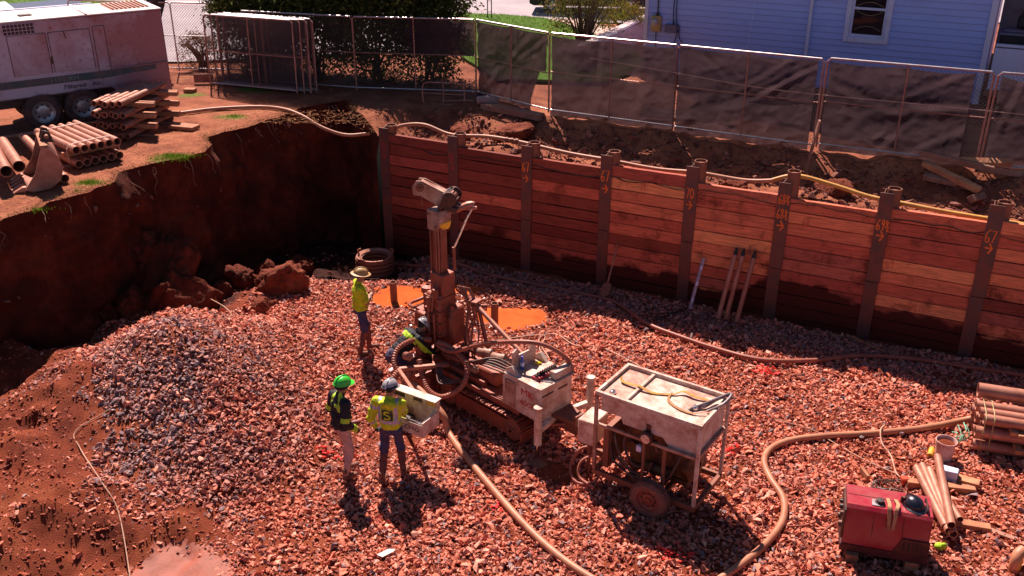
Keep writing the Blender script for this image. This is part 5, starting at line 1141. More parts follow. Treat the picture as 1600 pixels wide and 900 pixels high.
b.box((hl-.025, 0, 1.12), (.04, 2*hw-.1, .045), None, .004); b.build('middle_rail', T['creamdirty'], cart)
b = MB(); b.prism([(-.74, 1.32), (-.42, 1.32), (-.38, 1.22), (.25, 1.22), (.35, 1.10), (.77, 1.10), (.77, 1.59), (-.74, 1.59)], (0, -.43, 0), (1, 0, 0), (0, 0, 1), (0, .86, 0)); tank = b.build('tank', T['cream'], cart)
b = MB()
for sy in (-1, 1): b.box((0, sy*(hw-.028), 1.615), (2*hl, .05, .07), None, .006)
for sx in (-1, 1): b.box((sx*(hl-.028), 0, 1.615), (.05, 2*hw-.11, .07), None, .006)
b.box((-.36, 0, 1.605), (.05, 2*hw-.12, .05), None, .005); b.build('top_rim', T['cream'], cart)
b = MB(); b.box((-.58, -.0, 1.594), (.40, .80, .01)); b.build('lid_plate', T['creamdirty'], tank)
for (x, y) in ((-.62, -.34), (.52, -.05)):
    b = MB(); b.lathe((x, y, 1.595), (0, 0, 1), [(.05, 0), (.05, .025), (.035, .05), (.001, .055)], 14); b.build('filler_cap', T['chrome'], tank)
b = MB(); b.lathe((.02, -.44, 1.16), (0, -1, 0), [(.001, -.02), (.09, -.02), (.10, .0), (.10, .06), (.085, .075), (.001, .08)], 20); b.box((.02, -.40, 1.30), (.1, .08, .14), None, .02); b.cyl((.12, -.42, 1.12), (.18, -.42, .95), .035, None, 10); b.build('filter_housing', T['dark'], cart); b = MB(); b.lathe((.02, -.515, 1.16), (0, -1, 0), [(.07, 0), (.07, .008), (.001, .010)], 18); b.box((-.02, -.53, 1.18), (.03, .006, .03)); b.box((.05, -.53, 1.15), (.03, .006, .03)); b.build('gauge_face', T['galv'], cart)
b = MB(); b.box((-.10, -.44, .92), (.08, .06, .10), None, .01); b.build('sight_glass', T['trim'], cart)
# engine inside the frame
b = MB(); b.box((.12, .05, .74), (.95, .60, .50), None, .04); b.box((-.05, .0, 1.06), (.6, .5, .22), None, .03); b.box((.5, .1, 1.0), (.3, .4, .18), None, .03); b.lathe((.55, -.05, .70), (1, 0, 0), [(.05, -.08), (.24, -.06), (.26, 0), (.26, .05), (.18, .1), (.06, .12)], 20); b.cyl((-.05, -.26, .55), (.35, -.26, .55), .09, None, 14); b.cyl((-.28, -.2, .80), (-.28, -.32, .80), .10, None, 14)
for k in range(4): b.box((-.15+.13*k, -.225, .74), (.05, .06, .26), None, .012)
b.cyl((.3, .1, 1.0), (.3, .1, 1.1), .05, None, 10); b.box((.12, 0, .46), (.95, .5, .08)); b.build('engine', mat('oily_yellow_engine', (.20, .085, .025), .5, .2, .7, (.06, .02, .014), 7, .3), cart)
b = MB(); b.box((-.66, 0, .68), (.10, .8, .68), None, .01)
for k in range(12): b.box((-.60, -.36+.065*k, .68), (.012, .012, .6))
b.build('radiator', T['rust'], cart)
pths = [[(-.6, -.3, .95), (-.45, -.42, .75), (-.25, -.42, .5), (.0, -.40, .48), (.08, -.36, .7)], [(-.62, -.35, .8), (-.5, -.43, .55), (-.2, -.44, .42), (.1, -.4, .45)], [(-.3, -.3, 1.1), (-.36, -.42, .9), (-.2, -.43, .62), (-.05, -.38, .58)], [(.5, -.3, 1.0), (.46, -.42, .8), (.38, -.42, .6), (.25, -.35, .5)], [(-.55, -.35, .6), (0, -.42, .36), (.5, -.42, .36)], [(-.55, -.38, .5), (0, -.44, .33), (.45, -.44, .33)]]
hoses('engine_hose', pths, .018, T['hoseblack'], cart)
b = MB(); b.box((.30, -.45, .72), (.05, .03, .75)); b.box((-.02, -.45, .72), (.04, .03, .78)); b.build('stay', T['rust'], cart)
b = MB(); b.cyl((.20, -.62, .285), (.20, .62, .285), .035, None, 10); b.build('axle', T['rust'], cart)
wheel(cart, (.20, -.62, .285), (0, 1, 0), .285, .17, 'mudsteel', 'wheel', 8, 'black', 'dustytyre'); wheel(cart, (.20, .62, .285), (0, -1, 0), .285, .17, 'mudsteel', 'wheel', 8, 'black', 'dustytyre')
b = MB(); b.box((-1.0, -.20, .82), (.28, .42, .40), None, .015); b.build('battery_box', T['cream'], cart)
b = MB(); b.bar((-.82, 0, .27), (-1.25, 0, .3), .07, .07); b.cyl((-1.02, -.25, 0.0), (-1.02, -.25, .62), .03, None, 8); b.build('drawbar', T['rust'], cart)
hoses('loose_hose', [[(-.85, -.1, .45), (-1.15, -.25, .40), (-1.22, -.45, .16), (-1.0, -.62, .06), (-.75, -.5, .10), (-.8, -.3, .25)], [(-.85, -.2, .4), (-1.05, -.4, .3), (-1.0, -.55, .12), (-.7, -.6, .08)], [(-.85, .2, .5), (-1.4, .1, .55), (-1.9, -.1, .45)]], .022, T['hosered'], cart)
# straps and hoses lying on the cart
def CWp(x, y, z): return CC+V((x*math.cos(CA)-y*math.sin(CA), x*math.sin(CA)+y*math.cos(CA), z))
def cpath(p): return [CWp(*q) for q in p]
b = MB(); b.strap(smooth_path(cpath([(-.70, .05, 1.66), (-.62, -.02, 1.63), (-.40, -.02, 1.645), (-.36, -.02, 1.65), (-.15, -.02, 1.61), (.10, .10, 1.61), (.22, .22, 1.64), (.40, .20, 1.63), (.62, .24, 1.61)]), 6), .05, .006, CWp(0, 1, 0)-CWp(0, 0, 0)); tag(b.build('ratchet_strap', mat('yellow_webbing', (.46, .24, .04), .8, 0, .35, (.24, .09, .05), 8)), 'long yellow ratchet strap twisted across the cart tank', 'strap')
b = MB(); b.strap(smooth_path(cpath([(.08, .12, 1.62), (.12, -.06, 1.605), (.32, -.18, 1.605), (.55, -.20, 1.61), (.70, -.10, 1.64)]), 6), .045, .006, CWp(.5, 1, 0)-CWp(0, 0, 0)); tag(b.build('ratchet_strap', mat('tan_webbing', (.38, .18, .07), .8, 0, .35, (.24, .09, .05), 8)), 'short tan strap loop lying in front on the cart tank', 'strap')
b = MB()
for k in range(3): b.tube(smooth_path(cpath([(.45+.02*k, -.12, 1.585+.02*k), (.62, .02+.03*k, 1.62+.02*k), (.70+.02*k, .26, 1.64+.03*k), (.80+.02*k, .38, 1.68+.03*k), (.88, .30, 1.70+.02*k), (.84, .10, 1.69), (.70, -.05, 1.62)]), 6), .017, 8)
tag(b.build('coiled_cable', mat('grey_blue_cable', (.22, .22, .25), .45, 0, .3)), 'grey cables coiled over the rear corner of the cart', 'cable')

# ------------------------------------------------------------------ towed air compressor on the upper ground
AZ = R(35.0); AO = V((-8.02, 22.55, UP)); ac = thing('air_compressor', 'large white towed air compressor standing above the pit', 'air compressor', AO, AZ)
AL = 5.6
b = MB(); b.box((-AL/2, .76, 1.55), (AL, 1.50, 1.62), None, .03); b.prism([(-1.35, .76), (-1.25, .66), (-1.0, .50), (-.8, .45), (0, .45), (0, .76)], (0, .012, 0), (1, 0, 0), (0, 0, 1), (0, 1.48, 0)); body = b.build('body', T['white'], ac)
b = MB(); b.box((-AL/2, .76, 2.372), (AL+.03, 1.54, .028), None, .01)
for x in (-1.62, -3.55): b.box((x, .76, 2.395), (.045, 1.53, .03), None, .006)
roof = b.build('roof', mat('white_roof_paint', (.80, .74, .71), .4, 0, .18, (.5, .2, .15), 1.2, .03), ac)
b = MB(); b.box((-.58, .84, 2.388), (.86, 1.06, .014)); gr_ = b.build('roof_grille', T['pipe'], roof, 0)
sl_ = MB(); sl_.box((0, 0, 0), (.035, 1.06, .03), None, .004); slm = sl_.mesh('slat', T['rust'])
for k in range(9): link('slat', slm, gr_, None, (-.96+.095*k, .84, 2.405))
b = MB(); b.box((-4.15, .7, 2.388), (.8, .9, .014)); g2 = b.build('roof_grille', T['pipe'], roof, 0)
for k in range(8): link('slat', slm, g2, None, (-4.5+.1*k, .7, 2.405), None)
b = MB(); b.box((-2.75, .62, 2.40), (.26, .2, .03), .1, .01); b.build('exhaust_flap', T['dark'], roof)
for (x0, x1, z0_, z1_) in ((-3.28, -2.52, 1.22, 2.08), (-2.46, -1.62, 1.22, 2.08), (-1.54, -1.30, 1.14, 2.12)):
    b = MB(); b.box(((x0+x1)/2, .005, (z0_+z1_)/2), (x1-x0, .016, z1_-z0_), None, .006); d_ = b.build('door', T['white'], ac)
    f = MB()
    for (cx, cz, sx, sz) in ((x0-.008, (z0_+z1_)/2, .012, z1_-z0_), (x1+.008, (z0_+z1_)/2, .012, z1_-z0_), ((x0+x1)/2, z1_+.008, x1-x0, .010)): f.box((cx, .008, cz), (sx, .008, sz))
    f.build('seam', T['dark'], d_)
b = MB(); b.bar((-2.47, -.015, 1.58), (-2.50, -.015, 1.42), .03, .02, None, .005); b.build('handle', T['dark'], ac)
b = MB(); b.bar((-2.15, -.005, 2.08), (-2.12, -.005, 1.92), .022, .012, None, .004); b.build('handle', T['dark'], ac)
b = MB(); b.box((-3.02, .006, 2.21), (.62, .012, .22)); vg = b.build('side_vent', T['black'], ac)
f = MB()
for k in range(9): f.box((-3.33+.077*k, -.004, 2.21), (.014, .01, .22))
for k in range(4): f.box((-3.02, -.004, 2.10+.073*k), (.63, .01, .014))
f.build('grid', T['white'], vg)
b = MB(); b.prism([(-AL, .98), (-1.4, .98), (-.9, 1.02), (-.3, 1.04), (-.3, 1.14), (-AL, 1.13)], (0, -.006, 0), (1, 0, 0), (0, 0, 1), (0, .005, 0)); b.build('stripe', mat('dark_green_stripe', (.05, .075, .085), .5, 0, .3, (.2, .09, .08), 3, 0), ac, 0)
b = MB(); b.box((-.62, -.02, 1.17), (1.2, .05, .03), None, .008); b.build('ledge', T['white'], ac)
T['fadedgreen'] = mat('faded_green_letters', (.16, .22, .22), .6, 0, .2); text_part('lettering', '1150', .135, T['fadedgreen'], ac, (-2.45, -.012, 1.055), (1, 0, 0), (0, 0, 1), 1.25); text_part('lettering', 'XH', .135, T['fadedgreen'], ac, (-2.12, -.012, 1.055), (1, 0, 0), (0, 0, 1), 1.25)
text_part('lettering', 'Filtered', .125, T['black'], ac, (-2.12, -.014, .88), (1, 0, 0), (0, 0, 1), 1.2); text_part('lettering', 'Air', .125, T['black'], ac, (-1.66, -.014, .88), (1, 0, 0), (0, 0, 1), 1.2)
b = MB(); b.box((-AL/2, .80, .62), (AL-.1, 1.1, .22), None, .01); b.build('chassis', T['dark'], ac)
b = MB(); b.box((-2.45, .35, .70), (1.9, .5, .06), None, .02); b.build('mudguard', T['black'], ac)
for x in (-2.86, -2.02):
    wheel(ac, (x, .10, .40), (0, 1, 0), .40, .24, 'galv'); wheel(ac, (x, 1.42, .40), (0, -1, 0), .40, .24, 'galv')
b = MB(); b.box((-.52, -.0, .66), (.10, .02, .05), None, .006); b.build('side_marker', T['trim'], ac)
b = MB(); b.box((-.03, .76, .55), (.06, 1.4, .2)); b.build('bumper', T['rust'], ac)
b = MB(); b.bar((-AL+.1, .76, .40), (-AL-1.2, .76, .42), .1, .1); b.build('tow_bar', T['dark'], ac)
b = MB(); b.box((-4.2, .76, .2), (.2, .2, .42)); b.build('stand', T['dark'], ac)

# ------------------------------------------------------------------ red welder by the right edge
WZ = math.atan2(-.28, .96); WO = G(1387, 872, .10); wo_ = thing('welding_generator', 'red engine welder on wood blocks near the right edge', 'welder', V((WO.x, WO.y+.27, .10)), WZ)
b = MB(); b.prism([(-.27, .30), (-.20, .66), (-.16, .70), (.28, .70), (.28, .12), (-.27, .12)], (-.53, 0, 0), (0, 1, 0), (0, 0, 1), (1.06, 0, 0)); body = b.build('body', T['redpaint'], wo_, 30)
b = MB(); b.prism([(-.285, .02), (.285, .02), (.285, .13), (-.285, .13)], (-.55, 0, 0), (0, 1, 0), (0, 0, 1), (1.10, 0, 0)); b.prism([(.10, .12), (.545, .12), (.545, .36), (.20, .36)], (0, -.282, 0), (1, 0, 0), (0, 0, 1), (0, .02, 0)); b.build('base', mat('dark_maroon_panel', (.045, .012, .014), .5, .1, .5, (.12, .03, .03), 5), wo_, 30)
b = MB()
for k in range(5): b.box((.24+.055*k, -.285, .25), (.02, .012, .14), None, .003)
b.build('louvre', T['black'], wo_)
b = MB(); b.box((-.18, -.235, .47), (.006, .010, .34), Matrix.Rotation(R(-11), 3, 'X')); b.box((.19, -.235, .50), (.006, .010, .26), Matrix.Rotation(R(-11), 3, 'X')); b.box((0, .06, .702), (1.04, .006, .006)); b.build('panel_seam', T['dark'], wo_)
b = MB(); b.tube(smooth_path([(.46, -.1, .70), (.46, -.1, .76), (.46, .14, .76), (.46, .14, .70)], 4), .012, 6); b.build('lift_eye', T['dark'], wo_)
b = MB(); b.box((-.40, -.222, .52), (.10, .008, .10), Matrix.Rotation(R(-11), 3, 'X')); b.box((.42, -.20, .60), (.06, .008, .05), Matrix.Rotation(R(-11), 3, 'X')); b.build('latch', T['galv'], wo_)
b = MB(); b.box((-.545, 0, .42), (.03, .50, .46), None, .006)
for (y, z, r) in ((-.15, .52, .04), (0, .52, .04), (.12, .52, .03), (-.15, .35, .05), (.05, .33, .05)): b.cyl((-.555, y, z), (-.60, y, z), r, r*.8, 12)
b.build('control_panel', T['dark'], wo_)
b = MB(); b.lathe((-.12, -.05, .70), (0, 0, 1), [(.065, 0), (.065, .02), (.05, .03), (.05, .06), (.001, .065)], 16); b.build('fuel_cap', T['black'], wo_)
b = MB(); b.box((-.15, -.06, .708), (.14, .14, .016), None, .004); b.build('cap_plate', T['galv'], wo_)
b = MB(); b.tube(smooth_path([(.16, .06, .70), (.16, .06, .78), (.19, .03, .79)], 4), .02, 8); b.build('exhaust', T['dark'], wo_)
def WW(x, y, z): return wo_.location+V((x*math.cos(WZ)-y*math.sin(WZ), x*math.sin(WZ)+y*math.cos(WZ), z))
hat_m = mat('black_hard_hat', (.012, .012, .022), .25, 0, .1, spec=.6)
def hard_hat(name, m, parent, c, rz=0, r=(.125, .15, .115), brim=.05, tilt=0.0, full=False):
    """shell, ridge and brim; the visor points along +y of the hat"""
    b = MB(); b.ball((0, 0, 0), r, 20, 8, 1.0, 0.0)
    n = 24; vs = []
    for i in range(n):
        a = 2*math.pi*i/n; f = max(0, math.sin(a))**1.2; ex = (brim if full else .012+brim*f); 
        vs += [(r[0]*math.cos(a), r[1]*math.sin(a), 0), ((r[0]+ex)*math.cos(a), (r[1]+ex)*math.sin(a), -.012-.010*f), ((r[0]+ex)*math.cos(a), (r[1]+ex)*math.sin(a), -.020-.010*f), (r[0]*.97*math.cos(a), r[1]*.97*math.sin(a), -.012)]
    fs = []
    for i in range(n):
        a = 4*i; c2 = 4*((i+1) % n); fs += [(a+k, c2+k, c2+k+1, a+k+1) for k in range(3)]
    b.add(vs, fs); b.tube([(0, r[1]*1.0*math.cos(t), r[2]*1.03*math.sin(t)) for t in [math.pi*i/10 for i in range(1, 10)]], .014, 6)
    me = b.mesh(name, m, 50); me.transform(Matrix.Translation(V(c)) @ Matrix.Rotation(rz, 4, 'Z') @ Matrix.Rotation(tilt, 4, 'X'))
    return link(name, me, parent)
hh = hard_hat('hard_hat', hat_m, None, (0, 0, 0), R(200)); hh.location = WW(.30, .03, .722); tag(hh, 'black hard hat resting on top of the red welder', 'hard hat')
b = MB()
for dx in (0, .10):
    b.strap(smooth_path([WW(-.02+dx, .06, .72), WW(-.01+dx*1.1, -.08, .745), WW(-.01+dx*.9, -.17, .735), WW(.0+dx*.7, -.235, .60), WW(.01+dx*.5, -.262, .46)], 5), .045, .012, WW(1, 0, 0)-WW(0, 0, 0))
tag(b.build('leather_strap', mat('tan_leather', (.46, .25, .12), .7, 0, .35)), 'tan leather strap draped over the front of the red welder', 'strap')
for i, (x, y, lab) in enumerate(((-.38, -.22, 'sunlit wood block under the front left corner of the red welder'), (.36, -.16, 'shaded wood block under the right end of the red welder'), (-.36, .2, 'wood block under the rear of the red welder'))):
    b = MB(); b.box((0, 0, .055), (.16, .30, .13), None, .006); o = b.build('wood_block', T['wood']); o.location = WW(x, y, -.10); o.rotation_euler = (0, 0, WZ+.1*i); tag(o, lab, 'wood block', 'blocks under the welder')
# ------------------------------------------------------------------ people
from mathutils.bvhtree import BVHTree
class Fig:
    def __init__(s): s.seg = []; s.mb = MB()
    def cap(s, lab, p0, p1, r0, r1=None, n=14):
        r1 = r0 if r1 is None else r1; p0, p1 = V(p0), V(p1); L = (p1-p0).length; pr = []
        for i in range(6): a = math.pi/2*i/5; pr.append((max(1e-4, r0*math.sin(a)), -r0*math.cos(a)))
        for i in range(6): a = math.pi/2*i/5; pr.append((max(1e-4, r1*math.cos(a)), L+r1*math.sin(a)))
        s.mb.lathe(p0, p1-p0, pr, n); s.seg.append((lab, p0, p1, r0, r1, None)); return s
    def ell(s, lab, c, r, rot=None):
        b = MB(); b.ball((0, 0, 0), 1.0, 18, 12); Rm = rot or Matrix.Identity(3); c = V(c); r = V(r)
        s.mb.add([Rm @ V((p[0]*r.x, p[1]*r.y, p[2]*r.z))+c for p in b.v], b.f); s.seg.append((lab, c, c, r, r, Rm)); return s
    def hand(s, lab, w, d, side, curl=.6, palm=None):
        """palm, four fingers of different length and a thumb at wrist w pointing along d"""
        d = V(d).normalized(); pn = V(palm) if palm else V((0, 0, -1)); x = d.cross(pn).normalized(); pn = x.cross(d).normalized(); w = V(w)
        Rm = Matrix((x, d, pn)).transposed(); s.ell(lab, w+d*.05, (.042, .055, .018), Rm)
        for k, (o, L) in enumerate(((-.030, .070), (-.010, .080), (.010, .076), (.028, .060))):
            a = w+d*.09+x*o; m = a+d*(L*.5)*math.cos(curl*.5)+pn*(L*.5)*math.sin(curl*.5); e = m+d*(L*.5)*math.cos(curl*1.5)+pn*(L*.5)*math.sin(curl*1.5)
            s.cap(lab, a, m, .0095, .009, 8); s.cap(lab, m, e, .009, .008, 8)
        t0 = w+d*.03+x*(.035*side); t1 = t0+(d*.6+x*side*.6+pn*.3).normalized()*.04; s.cap(lab, t0, t1, .012, .010, 8); s.cap(lab, t1, t1+(d*.9+pn*.4).normalized()*.03, .010, .009, 8); return s
    def head(s, c, f=(0, 1, 0), tilt=0.0):
        f = V(f).normalized(); u = V((0, 0, 1)); u = (u-f*u.dot(f)).normalized(); x = f.cross(u); c = V(c); Rm = Matrix((x, f, u)).transposed()
        s.ell('hair', c+u*.03-f*.01, (.078, .098, .098), Rm); s.ell('skin', c+f*.018-u*.02, (.070, .085, .095), Rm); s.ell('skin', c+f*.045-u*.085, (.045, .045, .04), Rm)
        s.cap('skin', c+f*.10+u*.005, c+f*.118-u*.03, .010, .014, 8); s.cap('lips', c+f*.096-u*.062+x*.018, c+f*.096-u*.062-x*.018, .007, None, 6)
        for sg in (-1, 1): s.ell('skin', c+x*(.078*sg)-u*.01, (.012, .022, .034), Rm); s.ell('skin', c+x*(.032*sg)+f*.088+u*.018, (.018, .012, .008), Rm)
        s.hd = (c, f, u, x); return s
    def finish(s, name, matmap, order, parent, voxel=.0075, extra=None, smooth_it=3):
        me = bpy.data.meshes.new(name); me.from_pydata(s.mb.v, [], s.mb.f); o = bpy.data.objects.new(name, me); COL.objects.link(o)
        m = o.modifiers.new('r', 'REMESH'); m.mode = 'VOXEL'; m.voxel_size = voxel; m.use_smooth_shade = True
        m2 = o.modifiers.new('s', 'SMOOTH'); m2.factor = .5; m2.iterations = smooth_it
        bpy.context.view_layer.update(); dg = bpy.context.evaluated_depsgraph_get(); me2 = bpy.data.meshes.new_from_object(o.evaluated_get(dg)); bpy.data.objects.remove(o)
        nv = len(me2.vertices); vc = np.zeros(nv*3); me2.vertices.foreach_get('co', vc); vc = vc.reshape(-1, 3); vn = np.zeros(nv*3); me2.vertices.foreach_get('normal', vn); vn = vn.reshape(-1, 3)
        wr = np.abs(fbm(vc[:, 0]*1.6+vc[:, 1]*1.1, vc[:, 2]*1.0+vc[:, 1]*.8, 7, 5, 3))+.5*fbm(vc[:, 0]+vc[:, 2]*.6, vc[:, 1]-vc[:, 2]*.5, 16, 9, 2)
        hc = s.hd[0]; far = np.clip((np.linalg.norm(vc-np.array(hc), axis=1)-.2)/.1, 0, 1); lo = np.clip((vc[:, 2]-.15)/.1, 0, 1)
        vc = vc+vn*((.012-.045*wr)*far*lo)[:, None]*.8; me2.vertices.foreach_set('co', vc.ravel())
        me2.name = name; n = len(me2.polygons); c = np.zeros(n*3); me2.polygons.foreach_get('center', c); c = c.reshape(-1, 3)
        best = np.full(n, 1e9); bi = np.zeros(n, int); bt = np.zeros(n)
        for i, (lab, p0, p1, r0, r1, Rm) in enumerate(s.seg):
            if Rm is None:
                d = np.array(p1-p0); L2 = max(1e-9, d @ d); t = np.clip(((c-np.array(p0)) @ d)/L2, 0, 1); dist = np.linalg.norm(c-(np.array(p0)+t[:, None]*d), axis=1)-(r0+(r1-r0)*t)
            else:
                q = (c-np.array(p0)) @ np.array(Rm); rr = np.array(r0); k = np.linalg.norm(q/rr, axis=1); dist = (k-1)*rr.min(); t = q[:, 2]
            w = dist < best; best[w] = dist[w]; bi[w] = i; bt[w] = t[w]
        labs = np.array([order.index(matmap[sg[0]]) for sg in s.seg])[bi]
        names = np.array([sg[0] for sg in s.seg])[bi]
        if extra: labs = extra(c, names, bt, labs, order)
        for k in order: me2.materials.append(T[k])
        me2.polygons.foreach_set('material_index', labs.astype(np.int32)); me2.polygons.foreach_set('use_smooth', np.ones(n, bool)); me2.update()
        ob = link(name, me2, parent); s.me = me2; return ob
    def eyes(s, parent):
        c, f, u, x = s.hd; b = MB()
        for sg in (-1, 1): b.ball(c+x*(.032*sg)+f*.090+u*.004, .011, 8, 6)
        b.build('eyes', T['black'], parent)
def ik(a, b, l1, l2, pole):
    a, b = V(a), V(b); d = b-a; D = min(d.length, (l1+l2)*.995); d.normalize(); x = (l1*l1-l2*l2+D*D)/(2*D); h = math.sqrt(max(0, l1*l1-x*x)); p = V(pole); p = (p-d*p.dot(d)).normalized(); return a+d*x+p*h, a+d*D
T['skin'] = mat('skin', (.36, .17, .11), .55, 0, .15, (.25, .09, .06), 9, .03, 60, 0)
T['lips'] = mat('lips', (.30, .10, .09), .5, 0, 0, bump=0)
T['hair'] = mat('dark_hair', (.025, .016, .012), .7, 0, 0, bump=.3)
T['hivis'] = mat('hi_vis_yellow_jacket', (.60, .72, .015), .75, 0, .34, (.30, .26, .02), 7, .55, 14, 0, .25)
T['hivisT'] = mat('hi_vis_tshirt', (.56, .76, .01), .8, 0, .36, (.42, .30, .02), 6, .5, 12, 0, .2)
T['silver'] = mat('reflective_tape', (.42, .40, .55), .4, .2, .1, (.3, .25, .25), 8, .05)
T['navy'] = mat('navy_black_jacket', (.010, .010, .018), .75, 0, .08, (.04, .02, .02), 6, .5, 14, 0)
T['lime'] = mat('lime_reflective_band', (.50, .75, .03), .6, 0, .1, (.4, .4, .1), 8, .05)
T['jeans'] = mat('blue_jeans', (.028, .045, .14), .85, 0, .40, (.12, .05, .045), 5, .5, 16, 0)
T['jeansmud'] = mat('mud_caked_jeans', (.10, .045, .05), .9, 0, .5, (.20, .06, .04), 6, .5, 18, 0)
T['khaki'] = mat('pale_work_trousers', (.52, .34, .31), .85, 0, .25, (.34, .16, .12), 5, .5, 14, 0)
T['boot'] = mat('muddy_boot_leather', (.16, .06, .04), .7, 0, .5, (.25, .08, .05), 7, .3, 30, 0)
T['glove'] = mat('dark_glove', (.03, .022, .022), .7, 0, .3)
T['logo'] = mat('dark_logo_print', (.035, .04, .035), .7, 0, .15, (.2, .2, .03), 10, 0)
T['orangeband'] = mat('orange_cord', (.7, .2, .05), .6, 0, 0)
def legs(F, hip, lf, rf, lo='lower', hipw=.095, fd=(0, 1, 0)):
    fd = V(fd)
    for sg, ft in ((-1, V(lf)), (1, V(rf))):
        h = V(hip)+V((hipw*sg, 0, -.04)); an = ft+V((0, -.02, .09)); kn, an = ik(h, an, .43, .43, (0.1*sg, 1, 0))
        F.cap('upper', h, kn, .092, .064); F.cap(lo, kn, an+V((0, 0, .03)), .066, .052); F.cap('boot', an+V((0, 0, .10)), an+V((0, 0, -.01)), .056, .048)
        F.cap('boot', an+V((0, -.02, -.05)), an+fd*.16+V((0, 0, -.055)), .044, .040, 12); F.ell('boot', an+fd*.15+V((0, 0, -.05)), (.050, .075, .038))
# the driller's mate in the yellow jacket, back to the camera, right hand on the console
P2 = thing('person', 'worker in dirty yellow hi-vis jacket and jeans reaching into the rig console', 'person', V((-1.80, 11.93, .03)), R(-14), 'people in the pit')
inv = Matrix.Rotation(R(14), 3, 'Z')
tgt = inv @ (CO+CE1*-.06+CE2*.26+V((0, 0, 1.04))-V((-1.80, 11.93, .03)))
F = Fig(); hip = V((.02, 0, .98))
legs(F, hip, (-.10, -.20, 0), (.15, .12, 0), 'shin')
F.ell('upper', (.02, 0, .95), (.165, .125, .13)); F.ell('torso', (.02, -.005, 1.08), (.185, .145, .14)); F.ell('torso', (.02, -.01, 1.20), (.192, .145, .18)); F.ell('torso', (.02, -.005, 1.33), (.20, .135, .17)); F.cap('torso', (-.17, -.01, 1.44), (.21, .01, 1.44), .078); F.cap('torso', (.02, -.02, 1.46), (.02, .0, 1.52), .085, .07)
F.ell('hood', (.02, -.085, 1.455), (.145, .075, .075)); F.cap('skin', (.02, 0, 1.48), (.02, .02, 1.60), .056)
sh = V((.215, .01, 1.43)); el, wr_ = ik(sh, tgt, .30, .26, (.7, -.2, -.5)); F.cap('sleeveR', sh, el, .082, .068); F.cap('sleeveR2', el, el+(wr_-el)*.86, .066, .052); F.hand('glove', el+(wr_-el)*.92, (wr_-el), -1, .5)
sh = V((-.185, -.01, 1.43)); el = V((-.285, -.06, 1.15)); wr_ = V((-.275, .06, .92)); F.cap('sleeveL', sh, el, .080, .068); F.cap('sleeveL2', el, el+(wr_-el)*.9, .066, .054); F.hand('glove', wr_, wr_-el, 1, .8, (.9, .2, 0))
F.head((.03, .04, 1.665), (.12, 1, -.18))
def px2(c, nm, t, lab, order):
    tor = (nm == 'torso'); sv = order.index('silver'); x = c[:, 0]-.02
    lab = lab.copy(); lab[tor & (np.abs(c[:, 2]-1.13-.02*np.cos(x*9)) < .027)] = sv
    lab[tor & (np.abs(np.abs(x)-.135) < .026) & (c[:, 2] > 1.13) & (c[:, 2] < 1.53)] = sv
    for n_, a, b_ in (('sleeveL2', .25, .5), ('sleeveR2', .45, .75), ('sleeveL', .18, .36), ('sleeveR', .2, .36)): lab[(nm == n_) & (t > a) & (t < b_)] = sv
    lg = order.index('logo'); q = tor & (c[:, 1] < -.05) & (np.abs(x-.005) < .082) & (np.abs(c[:, 2]-1.275) < .085); lab[q] = lg
    lab[(nm == 'hood') & (c[:, 2] < 1.385)] = order.index('hivis'); return lab
bo = F.finish('body', dict(upper='jeans', shin='jeansmud', boot='boot', torso='hivis', hood='hivis', skin='skin', hair='hair', lips='lips', glove='glove', sleeveR='hivis', sleeveR2='hivis', sleeveL='hivis', sleeveL2='hivis'), ['jeans', 'jeansmud', 'boot', 'hivis', 'skin', 'hair', 'lips', 'glove', 'silver', 'logo'], P2, extra=px2)
F.eyes(P2)
bv = BVHTree.FromPolygons([v.co for v in F.me.vertices], [tuple(p.vertices) for p in F.me.polygons])
def onback(a, z):
    h = bv.ray_cast(V((a, -1, z)), V((0, 1, 0)))[0]; return (h if h else V((a, -.15, z)))+V((0, -.006, 0))
b = MB(); S_ = [(.05, .055), (.02, .07), (-.03, .065), (-.055, .04), (-.04, .012), (0, 0), (.04, -.012), (.055, -.04), (.03, -.066), (-.02, -.07), (-.055, -.055)]
pts = smooth_path([onback(.025+a*.85, 1.275+z*.85) for a, z in S_], 5); b.ribbon(pts, .026, (0, -1, 0)); b.build('logo_letter', T['hivis'], bo, 60)
b = MB(); b.ribbon([onback(.025+a, 1.275+z) for a, z in [(-.086, .088), (-.04, .09), (0, .092), (.04, .09), (.086, .088), (.088, .04), (.088, -.04), (.086, -.088), (0, -.09), (-.086, -.088), (-.088, -.04), (-.088, .04), (-.086, .088)]], .010, (0, -1, 0)); b.build('logo_border', T['logo'], bo, 60)
T['hatgrey'] = mat('scuffed_grey_hard_hat', (.42, .38, .40), .3, 0, .3, (.20, .16, .17), 9, .03, spec=.6)
c, f, u, x = F.hd; h = hard_hat('hard_hat', T['hatgrey'], P2, c+u*.055, R(-7), (.118, .142, .115), .045, R(-10))
b = MB(); b.ball(c+u*.05-f*.012, (.121, .145, .085), 20, 6, .45, -.32); b.build('hat_band', T['navy'], P2)
b = MB(); b.lathe(c+u*.06-f*.158, -f, [(.022, 0), (.022, .006), (.001, .008)], 14); b.build('hat_sticker', T['silver'], P2)
